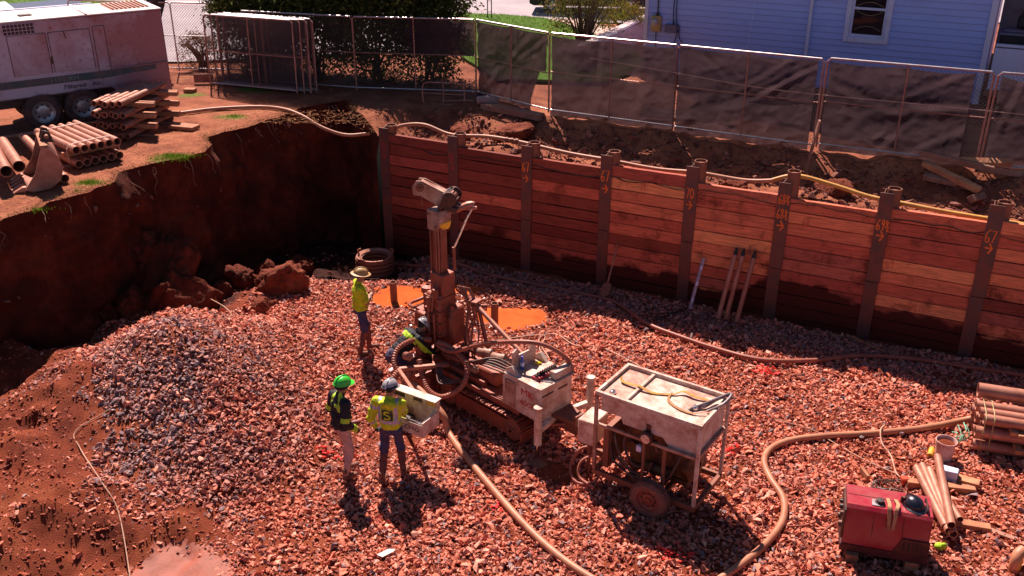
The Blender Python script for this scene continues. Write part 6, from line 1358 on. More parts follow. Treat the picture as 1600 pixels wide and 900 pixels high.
# the man in the dark jacket
P1 = thing('person', 'worker in dark jacket with lime bands and green hard hat', 'person', V((-2.50, 12.0, .03)), R(-52), 'people in the pit')
F = Fig(); hip = V((0, -.02, .97)); legs(F, hip, (-.13, .10, 0), (.11, -.06, 0), 'shin')
F.ell('upper', (0, -.02, .95), (.165, .13, .13)); F.ell('torso', (0, -.02, 1.02), (.19, .15, .14)); F.ell('torso', (0, -.02, 1.16), (.195, .15, .2)); F.ell('torso', (0, -.01, 1.32), (.20, .135, .18)); F.cap('torso', (-.18, -.01, 1.45), (.18, -.01, 1.45), .078); F.cap('torso', (0, -.02, 1.46), (0, .0, 1.54), .085, .07); F.cap('skin', (0, 0, 1.5), (0, .02, 1.6), .056)
sh = V((.195, -.01, 1.44)); el = V((.275, -.10, 1.17)); wr_ = V((.235, .09, .97)); F.cap('sleeveR', sh, el, .08, .068); F.cap('sleeveR2', el, wr_, .068, .055); F.hand('glove', wr_+V((-.01, .02, -.02)), (-.3, .6, -.7), -1, .6, (-1, 0, 0))
sh = V((-.195, -.01, 1.44)); el = V((-.27, -.06, 1.17)); wr_ = V((-.22, .14, 1.0)); F.cap('sleeveL', sh, el, .08, .068); F.cap('sleeveL2', el, wr_, .068, .055); F.hand('glove', wr_, (.3, .7, -.5), 1, .6, (1, 0, 0))
F.head((0, .05, 1.675), (-.12, 1, -.12))
def px1(c, nm, t, lab, order):
    lab = lab.copy(); lm = order.index('lime'); tor = nm == 'torso'
    lab[(nm == 'sleeveR') & (t > .72) & (t < .98)] = lm; lab[(nm == 'sleeveL') & (t > .72) & (t < .98)] = lm
    lab[(nm == 'sleeveR2') & (t > .62)] = lm; lab[(nm == 'sleeveL2') & (t > .62)] = lm
    lab[tor & (np.abs(np.abs(c[:, 0])-.12-.25*(1.36-c[:, 2])*(c[:, 1] < 0)) < .030) & (c[:, 2] > 1.30) & (c[:, 1] < .02)] = lm
    lab[tor & (np.abs(c[:, 2]-1.40) < .026) & (c[:, 1] < -.03) & (c[:, 0] > .02)] = lm
    return lab
F.finish('body', dict(upper='khaki', shin='khaki', boot='boot', torso='navy', skin='skin', hair='hair', lips='lips', glove='glove', sleeveR='navy', sleeveR2='navy', sleeveL='navy', sleeveL2='navy'), ['khaki', 'boot', 'navy', 'skin', 'hair', 'lips', 'glove', 'lime'], P1, extra=px1); F.eyes(P1)
T['hatgreen'] = mat('bright_green_hard_hat', (.03, .62, .04), .3, 0, .05, spec=.6)
c, f, u, x = F.hd; hard_hat('hard_hat', T['hatgreen'], P1, c+u*.055, R(7), (.118, .145, .115), .055, R(-6))
b = MB(); b.ball(c+u*.03-f*.01, (.112, .135, .10), 18, 6, .4, -.7); b.build('hat_lower_shell', T['navy'], P1)  # dark navy shell round the head below the green hat
# the man in the yellow T-shirt with folded arms
g3 = G(568, 550, 0)
for _ in range(5): g3 = G(568, 550, floor_z(g3.x, g3.y)+.02)
P3 = thing('person', 'worker in yellow T-shirt and tan brimmed hat with folded arms', 'person', g3, R(-72), 'people in the pit')
F = Fig(); hip = V((0, 0, .97)); legs(F, hip, (-.13, .16, 0), (.12, -.06, 0), 'shin')
F.ell('upper', (0, 0, .94), (.17, .13, .13)); F.ell('torso', (0, .01, 1.03), (.185, .155, .13)); F.ell('torso', (0, .01, 1.17), (.19, .155, .2)); F.ell('torso', (0, 0, 1.33), (.195, .135, .17)); F.cap('torso', (-.17, 0, 1.45), (.17, 0, 1.45), .075); F.cap('torso', (0, -.01, 1.45), (0, 0, 1.52), .08, .065); F.cap('skin', (0, .0, 1.48), (0, .03, 1.60), .056)
sh = V((.19, 0, 1.44)); el = V((.255, .10, 1.19)); wr_ = V((-.02, .245, 1.23)); F.cap('sleeve', sh, sh+(el-sh)*.75, .078, .075); F.cap('skin', sh, el, .052, .046); F.cap('skin', el, wr_, .047, .034); F.hand('skin', wr_, (-1, .1, .1), 1, .5, (0, -1, 0))
sh = V((-.19, 0, 1.44)); el = V((-.255, .10, 1.18)); wr_ = V((.02, .22, 1.16)); F.cap('sleeve', sh, sh+(el-sh)*.75, .078, .075); F.cap('skin', sh, el, .052, .046); F.cap('skin', el, wr_, .047, .034); F.hand('skin', wr_, (1, .1, .1), -1, .5, (0, -1, 0))
F.head((0, .05, 1.67), (-.15, 1, -.22))
F.finish('body', dict(upper='jeans', shin='jeansmud', boot='boot', torso='hivisT', sleeve='hivisT', skin='skin', hair='hair', lips='lips'), ['jeans', 'jeansmud', 'boot', 'hivisT', 'skin', 'hair', 'lips'], P3); F.eyes(P3)
T['hattan'] = mat('tan_brimmed_hard_hat', (.56, .34, .13), .5, 0, .4, (.30, .13, .05), 8, .05)
c, f, u, x = F.hd; hard_hat('hard_hat', T['hattan'], P3, c+u*.05, 0, (.118, .142, .112), .055, R(-8), True)
# the man bending at the foot of the mast
g4 = V((-1.92, 14.42, 0)); g4.z = floor_z(g4.x, g4.y)+.02
P4 = thing('person', 'worker in dark shirt and jeans bent over beside the mast foot', 'person', g4, R(-58), 'people in the pit')
F = Fig(); hip = V((0, -.12, .80)); legs(F, hip, (-.16, .14, 0), (.14, -.02, 0), 'upper')
td = V((0, .68, .55)).normalized(); F.ell('upper', hip, (.17, .15, .15))
for k, (w, dp) in enumerate(((.18, .14), (.19, .145), (.20, .14))):
    F.ell('torso', hip+td*(.16+.15*k), (w, dp, .16), Matrix.Rotation(R(-50), 3, 'X'))
ch = hip+td*.52; F.cap('torso', ch+V((-.17, 0, 0)), ch+V((.17, 0, 0)), .075); F.cap('skin', ch, ch+V((0, .12, .06)), .055)
for sg in (-1, 1):
    sh = ch+V((.19*sg, 0, 0)); hnd = sh+V((-.05*sg, .34, -.40)); el, w_ = ik(sh, hnd, .30, .26, (sg*.6, -.5, -.3)); F.cap('torso', sh, el, .07, .056); F.cap('torso', el, w_, .055, .045); F.hand('glove', w_, w_-el, -sg, .7)
F.head(ch+V((0, .20, .13)), (0, .8, -.6))
def px4(c, nm, t, lab, order):
    lab = lab.copy(); q = (c-np.array(hip)) @ np.array(td); lab[(nm == 'torso') & (q > .40) & (q < .50)] = order.index('lime'); return lab
F.finish('body', dict(upper='jeans4', boot='boot', torso='navy', skin='skin', hair='hair', lips='lips', glove='glove') if 'jeans4' in T else dict(upper='jeans', boot='boot', torso='navy', skin='skin', hair='hair', lips='lips', glove='glove'), ['jeans', 'boot', 'navy', 'skin', 'hair', 'lips', 'glove', 'lime'], P4, extra=px4); F.eyes(P4)
c, f, u, x = F.hd; hard_hat('hard_hat', T['hatgrey'], P4, c+u*.05+f*.01, 0, (.118, .142, .112), .05, R(-52))

for p_, k_ in ((P1, .925), (P2, .925), (P3, .94), (P4, .94)): p_.scale = (k_, k_, k_)
# ------------------------------------------------------------------ hoses
def hose(name, label, pts, r, m, cat='hose', n=8, parent=None):
    b = MB(); b.tube(smooth_path(pts, n), r, 10); return tag(b.build(name, m), label, cat)
def F3(px, py, dz=.0):
    z = 0
    for _ in range(6): q = G(px, py, z+dz); z = .5*z+.5*floor_z(q.x, q.y)
    q = G(px, py, z+dz); return V((q.x, q.y, floor_z(q.x, q.y)+dz))
def U3(px, py, dz=.05):
    z = UP
    for _ in range(4): q = G(px, py, z+dz); z = float(up_h(np.array([q.x]), np.array([q.y]))[0])
    return V((q.x, q.y, z+dz))
hose('air_hose', 'tan air hose from the compressor sagging over the pit corner', [U3(-60, 225, .04), U3(40, 210, .04), U3(140, 193, .04), U3(210, 184), U3(278, 177), U3(335, 170), U3(400, 167), U3(440, 170), G(470, 180, 2.85), G(505, 200, 2.62), G(540, 211, 2.48), G(575, 209, 2.50), WP(-.10, -.30, 2.62), WP(.25, -.42, 2.78), WP(.8, -.50, 2.84), WP(1.5, -.5, 2.70), WP(2.4, -.55, 2.76), WP(3.2, -.55, 2.74), WP(4.4, -.50, 2.66), WP(5.4, -.42, 2.66), WP(6.4, -.42, 2.62), WP(7.3, -.44, 2.66), WP(8.2, -.5, 2.62), WP(8.8, -.46, 2.72)], .042, T['hose'])
b = MB()
for s_ in (2.85, 2.98, 3.10): b.cyl(WP(s_, -.55, 2.75), WP(s_+.07, -.55, 2.75), .058, None, 10)
tag(b.build('hose_coupling', T['rust']), 'lumpy clamped coupling on the hose behind the timber wall', 'coupling')
hose('yellow_hose', 'yellow hose lying on the backfill along the right part of the wall', [WP(8.75, -.46, 2.72), WP(9.2, -.52, 2.86), WP(9.9, -.5, 2.78), WP(10.6, -.42, 2.68), WP(11.3, -.36, 2.66), WP(12.0, -.30, 2.64), WP(13.2, -.35, 2.60)], .042, T['hoseyellow'])
hose('drain_hose', 'red mud-stained hose snaking along the foot of the timber wall', [F3(612, 412, .05), F3(660, 415, .05), F3(712, 412, .05), F3(760, 428, .05), F3(830, 443, .05), F3(900, 457, .05), F3(960, 472, .06), F3(1010, 505, .08), F3(1060, 525, .08), F3(1120, 545, .08), F3(1190, 562, .08), F3(1270, 563, .08), F3(1340, 556, .07), F3(1420, 560, .06), F3(1510, 573, .06), F3(1610, 588, .06)], .042, T['hosered'])
hose('delivery_hose', 'thick tan hose running from the rig to the bottom edge', [RW(.35, -1.0, .55), F3(690, 645, .35), F3(702, 678, .07), F3(735, 722, .07), F3(775, 770, .07), F3(815, 815, .07), F3(860, 858, .07), F3(915, 898, .07), F3(1000, 945, .06)], .055, T['hose'])
hose('water_hose', 'tan hose curving from the pipe stack round to the bottom edge', [F3(1530, 650, .3), F3(1508, 656, .16), F3(1440, 669, .08), F3(1360, 677, .07), F3(1290, 681, .07), F3(1235, 688, .07), F3(1203, 702, .07), F3(1194, 722, .07), F3(1204, 748, .07), F3(1224, 780, .07), F3(1222, 815, .07), F3(1196, 850, .07), F3(1160, 880, .07), F3(1110, 915, .07)], .052, T['hose'])
T['cordtan'] = mat('pale_cord', (.55, .32, .22), .7, 0, .25)
hose('ground_wire', 'thin pale wire crossing the bare earth at lower left', [F3(330, 470, .3), F3(355, 495, .2), F3(362, 508, .1), F3(330, 515, .03), F3(280, 503, .05), F3(215, 540, .03), F3(178, 565, .03), F3(185, 625, .03), F3(120, 672, .04), F3(125, 700, .04), F3(160, 755, .03), F3(185, 800, .03), F3(203, 900, .03), F3(206, 940, .03)], .0085, T['cordtan'], 'wire')
hose('hook_cord', 'thin cord crossing the curved hose at the right', [F3(1210, 655, .05), F3(1270, 672, .05), F3(1300, 690, .05), F3(1350, 718, .05), F3(1400, 740, .05)], .009, T['cordtan'], 'cord')
hose('short_cord', 'pale cord looped over the hose near the white bucket', [F3(1382, 664, .14), F3(1376, 672, .15), F3(1378, 692, .06), F3(1392, 712, .05), F3(1400, 738, .05), F3(1410, 748, .04)], .011, T['cordtan'], 'cord')
hose('loose_cord', 'pale loop of cord lying on the stone behind the rig deck', [F3(760, 535, .05), F3(800, 528, .05), F3(850, 524, .05), F3(843, 545, .05), F3(858, 560, .05), F3(842, 530, .06), F3(868, 522, .05), F3(900, 540, .05), F3(940, 543, .05), F3(1000, 572, .05)], .011, T['cordtan'], 'cord')
for i, (pts, lab) in enumerate((([F3(1330, 810, .05), F3(1300, 820, .05), F3(1270, 850, .05), F3(1310, 845, .05), F3(1325, 830, .15)], 'lowest black cable leaving the left side of the welder'), ([F3(1325, 800, .2), F3(1295, 805, .05), F3(1260, 820, .05), F3(1225, 822, .04)], 'cable running left from the welder panel'))):
    hose('welding_cable', lab, pts, .012, T['hosered'], 'cable')
b = MB()
for k in range(4): c = F3(1395-6*k, 757+1*k, .05+.02*k); b.tube([c+V((.20*math.cos(t)*(1-.1*k), .13*math.sin(t), .02*math.sin(3*t+k))) for t in [i*2*math.pi/20 for i in range(20)]], .010, 6, False, True)
tag(b.build('cable_coil', T['hoseblack']), 'loose coil of thin cable behind the red welder', 'cable coil')

# ------------------------------------------------------------------ casing pipes, timber, loose things
pid = [0]
def pipe_thing(p0, p1, r, label, group, m='pipe', th=.012, name='casing_pipe'):
    p0, p1 = V(p0), V(p1); b = MB(); b.pipe(p0, p1, r, r-th, 16); return tag(b.build(name, T[m]), label, 'pipe', group)
def timber(c, size, rz, label, m='wood', group=None, rx=0.0, ry=0.0, name='timber'):
    b = MB(); b.box((0, 0, 0), size, None, .006); o = b.build(name, T[m]); o.location = c; o.rotation_euler = (rx, ry, rz); return tag(o, label, 'timber', group)
ORDN = ['first', 'second', 'third', 'fourth', 'fifth', 'sixth', 'seventh']
# strapped bundle on the left plateau: two layers of six pipes
d = V((math.cos(R(-44)), math.sin(R(-44)), 0)); w = V((-d.y, d.x, 0)); o0 = G(124, 258, UP+.10); o0.z = UP
for lay, zz in ((0, .12), (1, .40)):
    for k in range(6):
        a = o0+w*(.165*k)+V((0, 0, zz)); L = 1.85+.04*((k*3) % 4)
        pipe_thing(a-d*L, a, .079, 'tan casing pipe, %s from the pit side in the %s layer of the strapped bundle' % (ORDN[k], ('lower', 'upper')[lay]), 'pipes in the strapped bundle')
for i, s_ in enumerate((.35, 1.5)):
    timber(o0-d*s_+w*.42+V((0, 0, .26)), (.09, 1.15, .10), math.atan2(d.y, d.x), ('near', 'far')[i]+' wooden spacer between the layers of the strapped bundle', 'wood', 'spacers of the strapped bundle')
    timber(o0-d*s_+w*.42+V((0, 0, .00)), (.10, 1.2, .08), math.atan2(d.y, d.x), ('near', 'far')[i]+' wooden runner under the strapped bundle', 'woodgrey', 'spacers of the strapped bundle')
    b = MB(); q = o0-d*(s_+.1 if i else .22); P_ = lambda a, z: q+w*a+V((0, 0, z))
    b.strap([P_(-.10, .10), P_(-.10, .40), P_(-.04, .47), P_(.10, .492), P_(.72, .492), P_(.88, .46), P_(.93, .40), P_(.93, .12)], .03, .004, d); tag(b.build('strap', mat('white_banding', (.62, .48, .42), .5, 0, .2)), ('near', 'far')[i]+' pale strap round the two-layer pipe bundle', 'strap')
# taller stack with dunnage further back
d = V((math.cos(R(80)), math.sin(R(80)), 0)); w = V((-d.y, d.x, 0)); o0 = G(206, 217, UP); o0.z = UP
z = .09; LAY = 4
for lay in range(LAY):
    n = 5 if lay == 3 else 6
    for k in range(n):
        a = o0+w*(.14*k+(.06 if lay == 3 else 0))+V((0, 0, z))-d*(.05*((lay*2+k) % 3)); pipe_thing(a-d*.15, a+d*(1.75), .067, 'casing pipe, %s from the right in the %s layer of the tall stack' % (ORDN[k], ('bottom', 'second', 'third', 'top')[lay]), 'pipes in the tall stack')
    if lay < 3:
        for i, s_ in enumerate((.32, 1.35)):
            for j in range(2): timber(o0+d*(s_+.13*j)+w*.22+V((0, 0, z+.1165)), (.09, 1.35-.12*j, .09), math.atan2(d.y, d.x)+.03*(lay-1), '%s %s spacer above the %s layer of the tall stack' % (('left', 'right')[j], ('near', 'far')[i], ('bottom', 'second', 'third')[lay]), 'wood', 'spacers of the tall stack')
    z += .235
for i, s_ in enumerate((.3, 1.3)): timber(o0+d*s_+w*.4+V((0, 0, -.02)), (.1, 1.5, .09), math.atan2(d.y, d.x), ('near', 'far')[i]+' runner lying under the tall stack', 'woodgrey', 'spacers of the tall stack')
b = MB(); q = o0+d*.12; P_ = lambda a, z: q+w*a+V((0, 0, z)); b.tube([P_(-.09, .05), P_(-.09, .80), P_(.0, .88), P_(.64, .88), P_(.78, .7), P_(.80, .05)], .006, 5); tag(b.build('banding_wire', T['wire']), 'thin wire tied round the tall pipe stack', 'wire')
timber(U3(288, 198, .05), (.62, .30, .08), R(-18), 'short plank lying beside the tall pipe stack', 'wood'); timber(U3(297, 141, .05), (.28, .20, .09), R(-8), 'small wood offcut on the ground near the spare panels', 'wood')
timber(U3(318, 122, .16), (.5, .05, .22), R(5), 'little board standing by the fence foot', 'woodgrey')
# pipes behind the digging bucket
for i, (a, e, lab) in enumerate((((36, 213, .25), (101, 279, .10), 'single casing pipe lying diagonally past the digging bucket'), ((4, 222, .40), (30, 260, .40), 'pale pipe end behind the digging bucket, right one'), ((-12, 226, .40), (10, 268, .40), 'pale pipe end behind the digging bucket, left one'))):
    pipe_thing(U3(*a), U3(*e), .085 if i == 0 else .11, lab, 'pipes by the bucket')
# digging bucket
BZ = R(28); bp = U3(52, 300, .02); bk = thing('digging_bucket', 'rusty excavator bucket lying at the left edge with its teeth forward', 'excavator bucket', bp, BZ)
prof = [(.0, .0), (.30, .02), (.50, .16), (.58, .38), (.52, .62), (.40, .78), (.28, .80), (.10, .34), (-.12, .06)]
T['bucket'] = mat('bucket_steel', (.36, .16, .115), .5, .2, .4, (.24, .08, .05), 4, .15)
for y in (-.02, 1.02):
    b = MB(); b.prism(prof, (0, y, 0), (1, 0, 0), (0, 0, 1), (0, .03, 0)); b.build('side_plate', T['bucket'], bk, 20)
b = MB(); sh_ = [(-.12, .05), (.0, .015), (.30, .035), (.485, .165), (.56, .38), (.505, .61), (.39, .76), (.28, .78)]
vs = []; fs = []
for a, z in sh_: vs += [(a, .0, z), (a, 1.03, z)]
for i in range(len(sh_)-1): fs.append((2*i, 2*i+1, 2*i+3, 2*i+2))
b.add(vs, fs); o = b.build('shell', T['bucket'], bk, 60); m = o.modifiers.new('t', 'SOLIDIFY'); m.thickness = .02
b = MB(); b.box((.33, .5, .80), (.14, 1.0, .06), None, .01); b.build('lip_bar', T['wood'], bk)
for y in (.35, .62):
    b = MB(); b.prism([(.28, .80), (.52, .78), (.46, .98), (.36, 1.02)], (0, y, 0), (1, 0, 0), (0, 0, 1), (0, .03, 0)); b.build('ear', T['dark'], bk, 20)
b = MB(); b.cyl((.41, .2, .92), (.41, .8, .92), .035, None, 10); b.build('pin', T['rust'], bk)
for k in range(5):
    b = MB(); y = .05+.215*k; b.prism([(-.34, .0), (-.10, .02), (-.10, .09), (-.16, .09)], (0, y, 0), (1, 0, 0), (0, 0, 1), (0, .10, 0)); b.build('tooth', T['pipe'], bk, 20)
# casings standing in the puddles
for (px, py, lab) in ((616, 474, 'rusty casing stub standing in the puddle behind the folded-arms worker'), (773, 508, 'rusty casing stub standing in the puddle right of the mast')):
    q = F3(px, py, 0); pipe_thing((q.x, q.y, q.z-.3), (q.x, q.y, q.z+.50), .075, lab, 'casing stubs in puddles', 'rust')
def water(name, c, rx, ry, z, seed, rot=0):
    b = MB(); n = 40; vs = [(c[0], c[1], z)]
    for i in range(n):
        a = 2*math.pi*i/n; r = 1+.5*float(fbm(np.array([math.cos(a)*1.2+seed]), np.array([math.sin(a)*1.2]), 1.3, seed, 3)[0]); x = rx*r*math.cos(a); y = ry*r*math.sin(a); vs.append((c[0]+x*math.cos(rot)-y*math.sin(rot), c[1]+x*math.sin(rot)+y*math.cos(rot), z))
    b.add(vs, [(0, 1+i, 1+(i+1) % n) for i in range(n)]); return b.build(name, T['mudwater'], None, 0, 'structure')
T['mudwater'] = mat('orange_silty_water', (.60, .125, .032), .10, 0, .3, (.36, .07, .022), 2.0, 1.0, 5, 0, spec=.6)
for (cx, cy, rx, ry, sd_, dz) in ((-2.4, 18.35, .78, .60, 3, .045), (-.05, 17.5, 1.05, .65, 5, .042), (-1.2, 18.75, 1.0, .42, 9, .03)):
    water('puddle', (cx, cy), rx, ry, float(np.median(floor_h(cx+np.linspace(-rx, rx, 15)*.8, cy+np.zeros(15))))+dz, sd_, -.15)
T['wetmud'] = mat('wet_clay', (.30, .075, .045), .68, 0, .4, (.22, .055, .03), 3, .5, 12, 0)
b = MB(); vs = []; fs = []; nx = 26
for j in range(nx):
    for i in range(nx):
        x = -5.3+1.9*i/(nx-1); y = 9.1+1.7*j/(nx-1); e = ((x+4.35)/.7)**2+((y-9.95)/.6)**2; vs.append((x, y, floor_z(x, y)+.055*(.8-min(e, 3.0))+.03*float(fbm(np.array([x]), np.array([y]), 4, 3)[0])))
for j in range(nx-1):
    for i in range(nx-1): q = j*nx+i; fs.append((q, q+1, q+nx+1, q+nx))
b.add(vs, fs); b.build('wet_clay_patch', T['wetmud'], None, 60, 'structure')
# wooden tub with a coil behind the standing worker
q = F3(583, 432, 0); tb = thing('coil_drum', 'broad dark drum with a split rim in the shade behind the worker', 'drum', (q.x+.02, q.y+.30, q.z+.04), 0)
b = MB()
for k in range(4): b.tube([V((.40*math.cos(t), .36*math.sin(t), .06+.10*k)) for t in [i*2*math.pi/28 for i in range(28)]], .055, 8, False, True)
b.build('coil', T['rust'], tb)
b = MB(); b.lathe((0, 0, .38), (0, 0, 1), [(.30, 0), (.40, .02), (.42, .06), (.40, .07), (.32, .03)], 24); b.build('rim', T['pipe'], tb)
b = MB(); b.tube(smooth_path([(-.36, .05, .42), (-.38, .0, .55), (-.30, -.02, .60)], 4), .02, 6); b.build('hook_end', T['pipe'], tb); b = MB(); b.tube(smooth_path([(.38, .1, .42), (.42, .08, .52), (.36, .05, .58)], 4), .02, 6); b.build('hook_end', T['pipe'], tb)
b = MB(); q0 = F3(608, 580, .06); q1 = G(655, 551, .30); b.bar(q0, q1, .10, .03, None, .004); tag(b.build('pale_plank', mat('pale_wet_plank', (.55, .40, .40), .5, 0, .25)), 'pale plank propped up beside the bending worker', 'plank')
# three rods leaning on the wall, spirit level, shovel, spanner, batten
for i, (bx, by, tx, ty) in enumerate(((1122, 497, 1139, 379), (1134, 498, 1152, 384), (1151, 502, 1169, 391))):
    p0 = G(bx, by, .05); t_ = WP((V((p0.x, p0.y, 0))-W0).dot(WD)+.12, .10, 1.42); rd = thing('drill_rod', 'drill rod leaning on the wall, %s of three' % ('leftmost', 'middle one', 'rightmost')[i], 'drill rod', p0, 0, 'rods leaning on the wall')
    e = t_-p0; b = MB(); b.cyl((0, 0, 0), e*.90, .048, None, 14); b.cyl((0, 0, 0), e*.06, .054, None, 14); b.cyl(e*.82, e*.90, .056, None, 14); b.build('tube', T['pipe'], rd)
    b = MB(); b.cyl(e*.90, e, .046, .022, 12); b.build('threaded_tip', T['black'], rd)
p0 = G(1078, 482, .04); t_ = WP((V((p0.x, p0.y, 0))-W0).dot(WD)+.10, .06, 1.05); lv = thing('spirit_level', 'long grey spirit level leaning on the wall under pile 70', 'spirit level', p0, 0)
e = t_-p0; b = MB(); b.bar((0, 0, 0), e, .065, .028, (0, -1, 0), .004); b.build('body', mat('level_grey', (.33, .30, .38), .35, .4, .2), lv)
for k in (.18, .5, .82):
    b = MB(); b.bar(e*(k-.035)+V((0, -.012, 0)), e*(k+.035)+V((0, -.012, 0)), .05, .03, (0, -1, 0)); b.build('vial', T['trim'], lv)
p0 = G(944, 462, .04); t_ = WP((V((p0.x, p0.y, 0))-W0).dot(WD)+.04, .08, .95); sv = thing('shovel', 'shovel leaning against the pile marked 67', 'shovel', p0, 0); e = t_-p0
b = MB(); b.cyl(e*.2, e, .018, None, 8); b.build('shaft', T['woodgrey'], sv); b = MB(); b.prism([(-.09, .0), (0, -.05), (.09, .0), (.10, .22), (.03, .27), (-.03, .27), (-.10, .22)], (0, -.02, .03), (1, 0, 0), e.normalized(), (0, -.012, 0)); b.build('blade', T['rust'], sv); b = MB(); b.tube(smooth_path([e+V((0, 0, -.02)), e+V((-.06, 0, .06)), e+V((.06, 0, .06)), e+V((0, 0, -.02))], 4), .012, 6); b.build('grip', T['rust'], sv)
b = MB(); q0 = F3(1030, 496, .06); q1 = F3(1072, 482, .07); b.bar(q0, q1, .05, .025, None, .008); b.tube([q0+V((.07*math.cos(t), .06*math.sin(t), 0)) for t in [i*math.pi/8+2.4 for i in range(13)]], .022, 6); tag(b.build('pipe_wrench', T['dark']), 'big open-ended wrench on the shaded stone', 'wrench')
b = MB(); b.bar(F3(1322, 522, .12), F3(1385, 551, .07), .035, .03, None, .004); tag(b.build('batten', T['wood']), 'thin pale batten lying by pile 69 and a half', 'batten')
# earth blocks fallen from the bank
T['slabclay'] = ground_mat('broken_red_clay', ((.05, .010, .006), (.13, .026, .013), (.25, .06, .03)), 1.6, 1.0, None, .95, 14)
def rock(name, c, r, label, seed, m='slabclay', cat='earth block', flat=1.0, group='fallen earth blocks'):
    rr = random.Random(seed); bm = bmesh.new(); bmesh.ops.create_icosphere(bm, subdivisions=5, radius=1.0)
    cut = [(V((rr.gauss(0, 1), rr.gauss(0, 1), rr.gauss(0, 1))).normalized(), rr.uniform(.55, .85)) for _ in range(9)]
    for v in bm.verts:
        p = v.co.copy()
        for nrm, dd in cut:
            q = p.dot(nrm)
            if q > dd: p -= nrm*(q-dd)*.92
        n1 = float(vnoise(p.x*2+seed, p.y*2+p.z*1.7, 1.5, seed))*.28+float(vnoise(p.x*2+seed, p.y*2+p.z*1.7, 4, seed+1))*.16+float(vnoise(p.x*3+seed, p.y*3-p.z*2.3, 7, seed+2))*.10+float(vnoise(p.x*3-p.z*2+seed, p.y*3, 15, seed+3))*.05
        p *= 1+n1; v.co = V((p.x*r[0], p.y*r[1], p.z*r[2]))
    me = bpy.data.meshes.new(name); bm.to_mesh(me); bm.free(); me.materials.append(T[m]); me.polygons.foreach_set('use_smooth', [True]*len(me.polygons))
    o = link(name, me, None, None, c); o.rotation_euler = (0, 0, rr.uniform(0, 6)); return tag(o, label, cat, group)
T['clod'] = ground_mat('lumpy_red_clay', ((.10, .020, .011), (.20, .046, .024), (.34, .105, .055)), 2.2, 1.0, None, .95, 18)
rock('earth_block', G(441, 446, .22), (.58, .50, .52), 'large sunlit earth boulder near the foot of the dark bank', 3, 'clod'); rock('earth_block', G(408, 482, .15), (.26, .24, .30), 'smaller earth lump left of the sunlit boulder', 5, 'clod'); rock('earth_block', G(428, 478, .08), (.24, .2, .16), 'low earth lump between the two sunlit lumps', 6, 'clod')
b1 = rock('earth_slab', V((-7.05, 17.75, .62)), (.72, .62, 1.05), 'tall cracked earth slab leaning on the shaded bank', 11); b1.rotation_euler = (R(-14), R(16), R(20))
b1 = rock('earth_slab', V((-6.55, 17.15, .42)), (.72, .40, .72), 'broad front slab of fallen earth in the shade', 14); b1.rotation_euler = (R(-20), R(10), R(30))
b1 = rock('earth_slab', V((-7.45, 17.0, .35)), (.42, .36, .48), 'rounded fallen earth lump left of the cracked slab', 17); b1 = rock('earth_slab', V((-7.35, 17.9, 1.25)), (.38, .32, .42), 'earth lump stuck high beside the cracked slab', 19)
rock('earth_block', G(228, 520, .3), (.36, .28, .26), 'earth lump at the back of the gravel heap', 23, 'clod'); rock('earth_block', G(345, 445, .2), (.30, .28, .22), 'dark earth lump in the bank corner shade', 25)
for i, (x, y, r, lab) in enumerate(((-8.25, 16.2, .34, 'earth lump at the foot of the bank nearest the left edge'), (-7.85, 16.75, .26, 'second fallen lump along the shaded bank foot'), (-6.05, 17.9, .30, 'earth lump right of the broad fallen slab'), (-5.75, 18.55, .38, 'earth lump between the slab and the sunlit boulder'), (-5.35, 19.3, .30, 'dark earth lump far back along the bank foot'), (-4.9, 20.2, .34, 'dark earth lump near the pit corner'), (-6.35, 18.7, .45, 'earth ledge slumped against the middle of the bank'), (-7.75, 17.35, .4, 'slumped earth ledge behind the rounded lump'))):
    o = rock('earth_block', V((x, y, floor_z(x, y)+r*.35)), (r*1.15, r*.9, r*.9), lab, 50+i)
rock('earth_block', WP(2.7, -1.25, 2.72), (.62, .36, .22), 'flat-topped earth lump behind the hose coupling', 31, 'clod'); rock('earth_block', WP(1.5, -1.0, 2.6), (.45, .28, .18), 'low earth lump behind the first boards', 33, 'clod')
rock('earth_block', WP(9.9, -.85, 2.62), (.45, .3, .18), 'crumbling earth lump behind pile 68 and a half', 35, 'clod'); rock('earth_block', WP(8.1, -.42, 2.45), (.34, .24, .20), 'earth lump under the hose between 70 and 68', 37, 'clod')
# stones and roots showing in the earth bank
rr = random.Random(9); cob = [(rr, None)]
T['cobble'] = mat('embedded_cobble', (.26, .10, .08), .8, 0, .35, (.13, .035, .02), 5, .3)
nrow, ncol = BV.shape[0], BV.shape[1]
cm_ = []
for k in range(4):
    hv, hf = HULLS[k]; bm = bmesh.new(); vv = [bm.verts.new(p) for p in hv]; [bm.faces.new([vv[i] for i in f]) for f in hf]; bmesh.ops.subdivide_edges(bm, edges=bm.edges, cuts=1, smooth=.6); me = bpy.data.meshes.new('cobble'); bm.to_mesh(me); bm.free(); me.materials.append(T['cobble']); me.polygons.foreach_set('use_smooth', [True]*len(me.polygons)); cm_.append(me)
ebank = bpy.data.objects['earth_bank']
for k in range(70):
    j = rr.randint(12, ncol-25); i = int(4+abs(rr.gauss(0, 7)));
    if i >= nrow-3: continue
    s = rr.choice((.03, .04, .05, .06, .09)); o = link('cobble', rr.choice(cm_), ebank, None, V(BV[i, j])+V((BNX[j], BNY[j], 0))*s*.15, (rr.uniform(0, 6), rr.uniform(0, 6), rr.uniform(0, 6))); o.scale = (s, s, s)
b = MB()
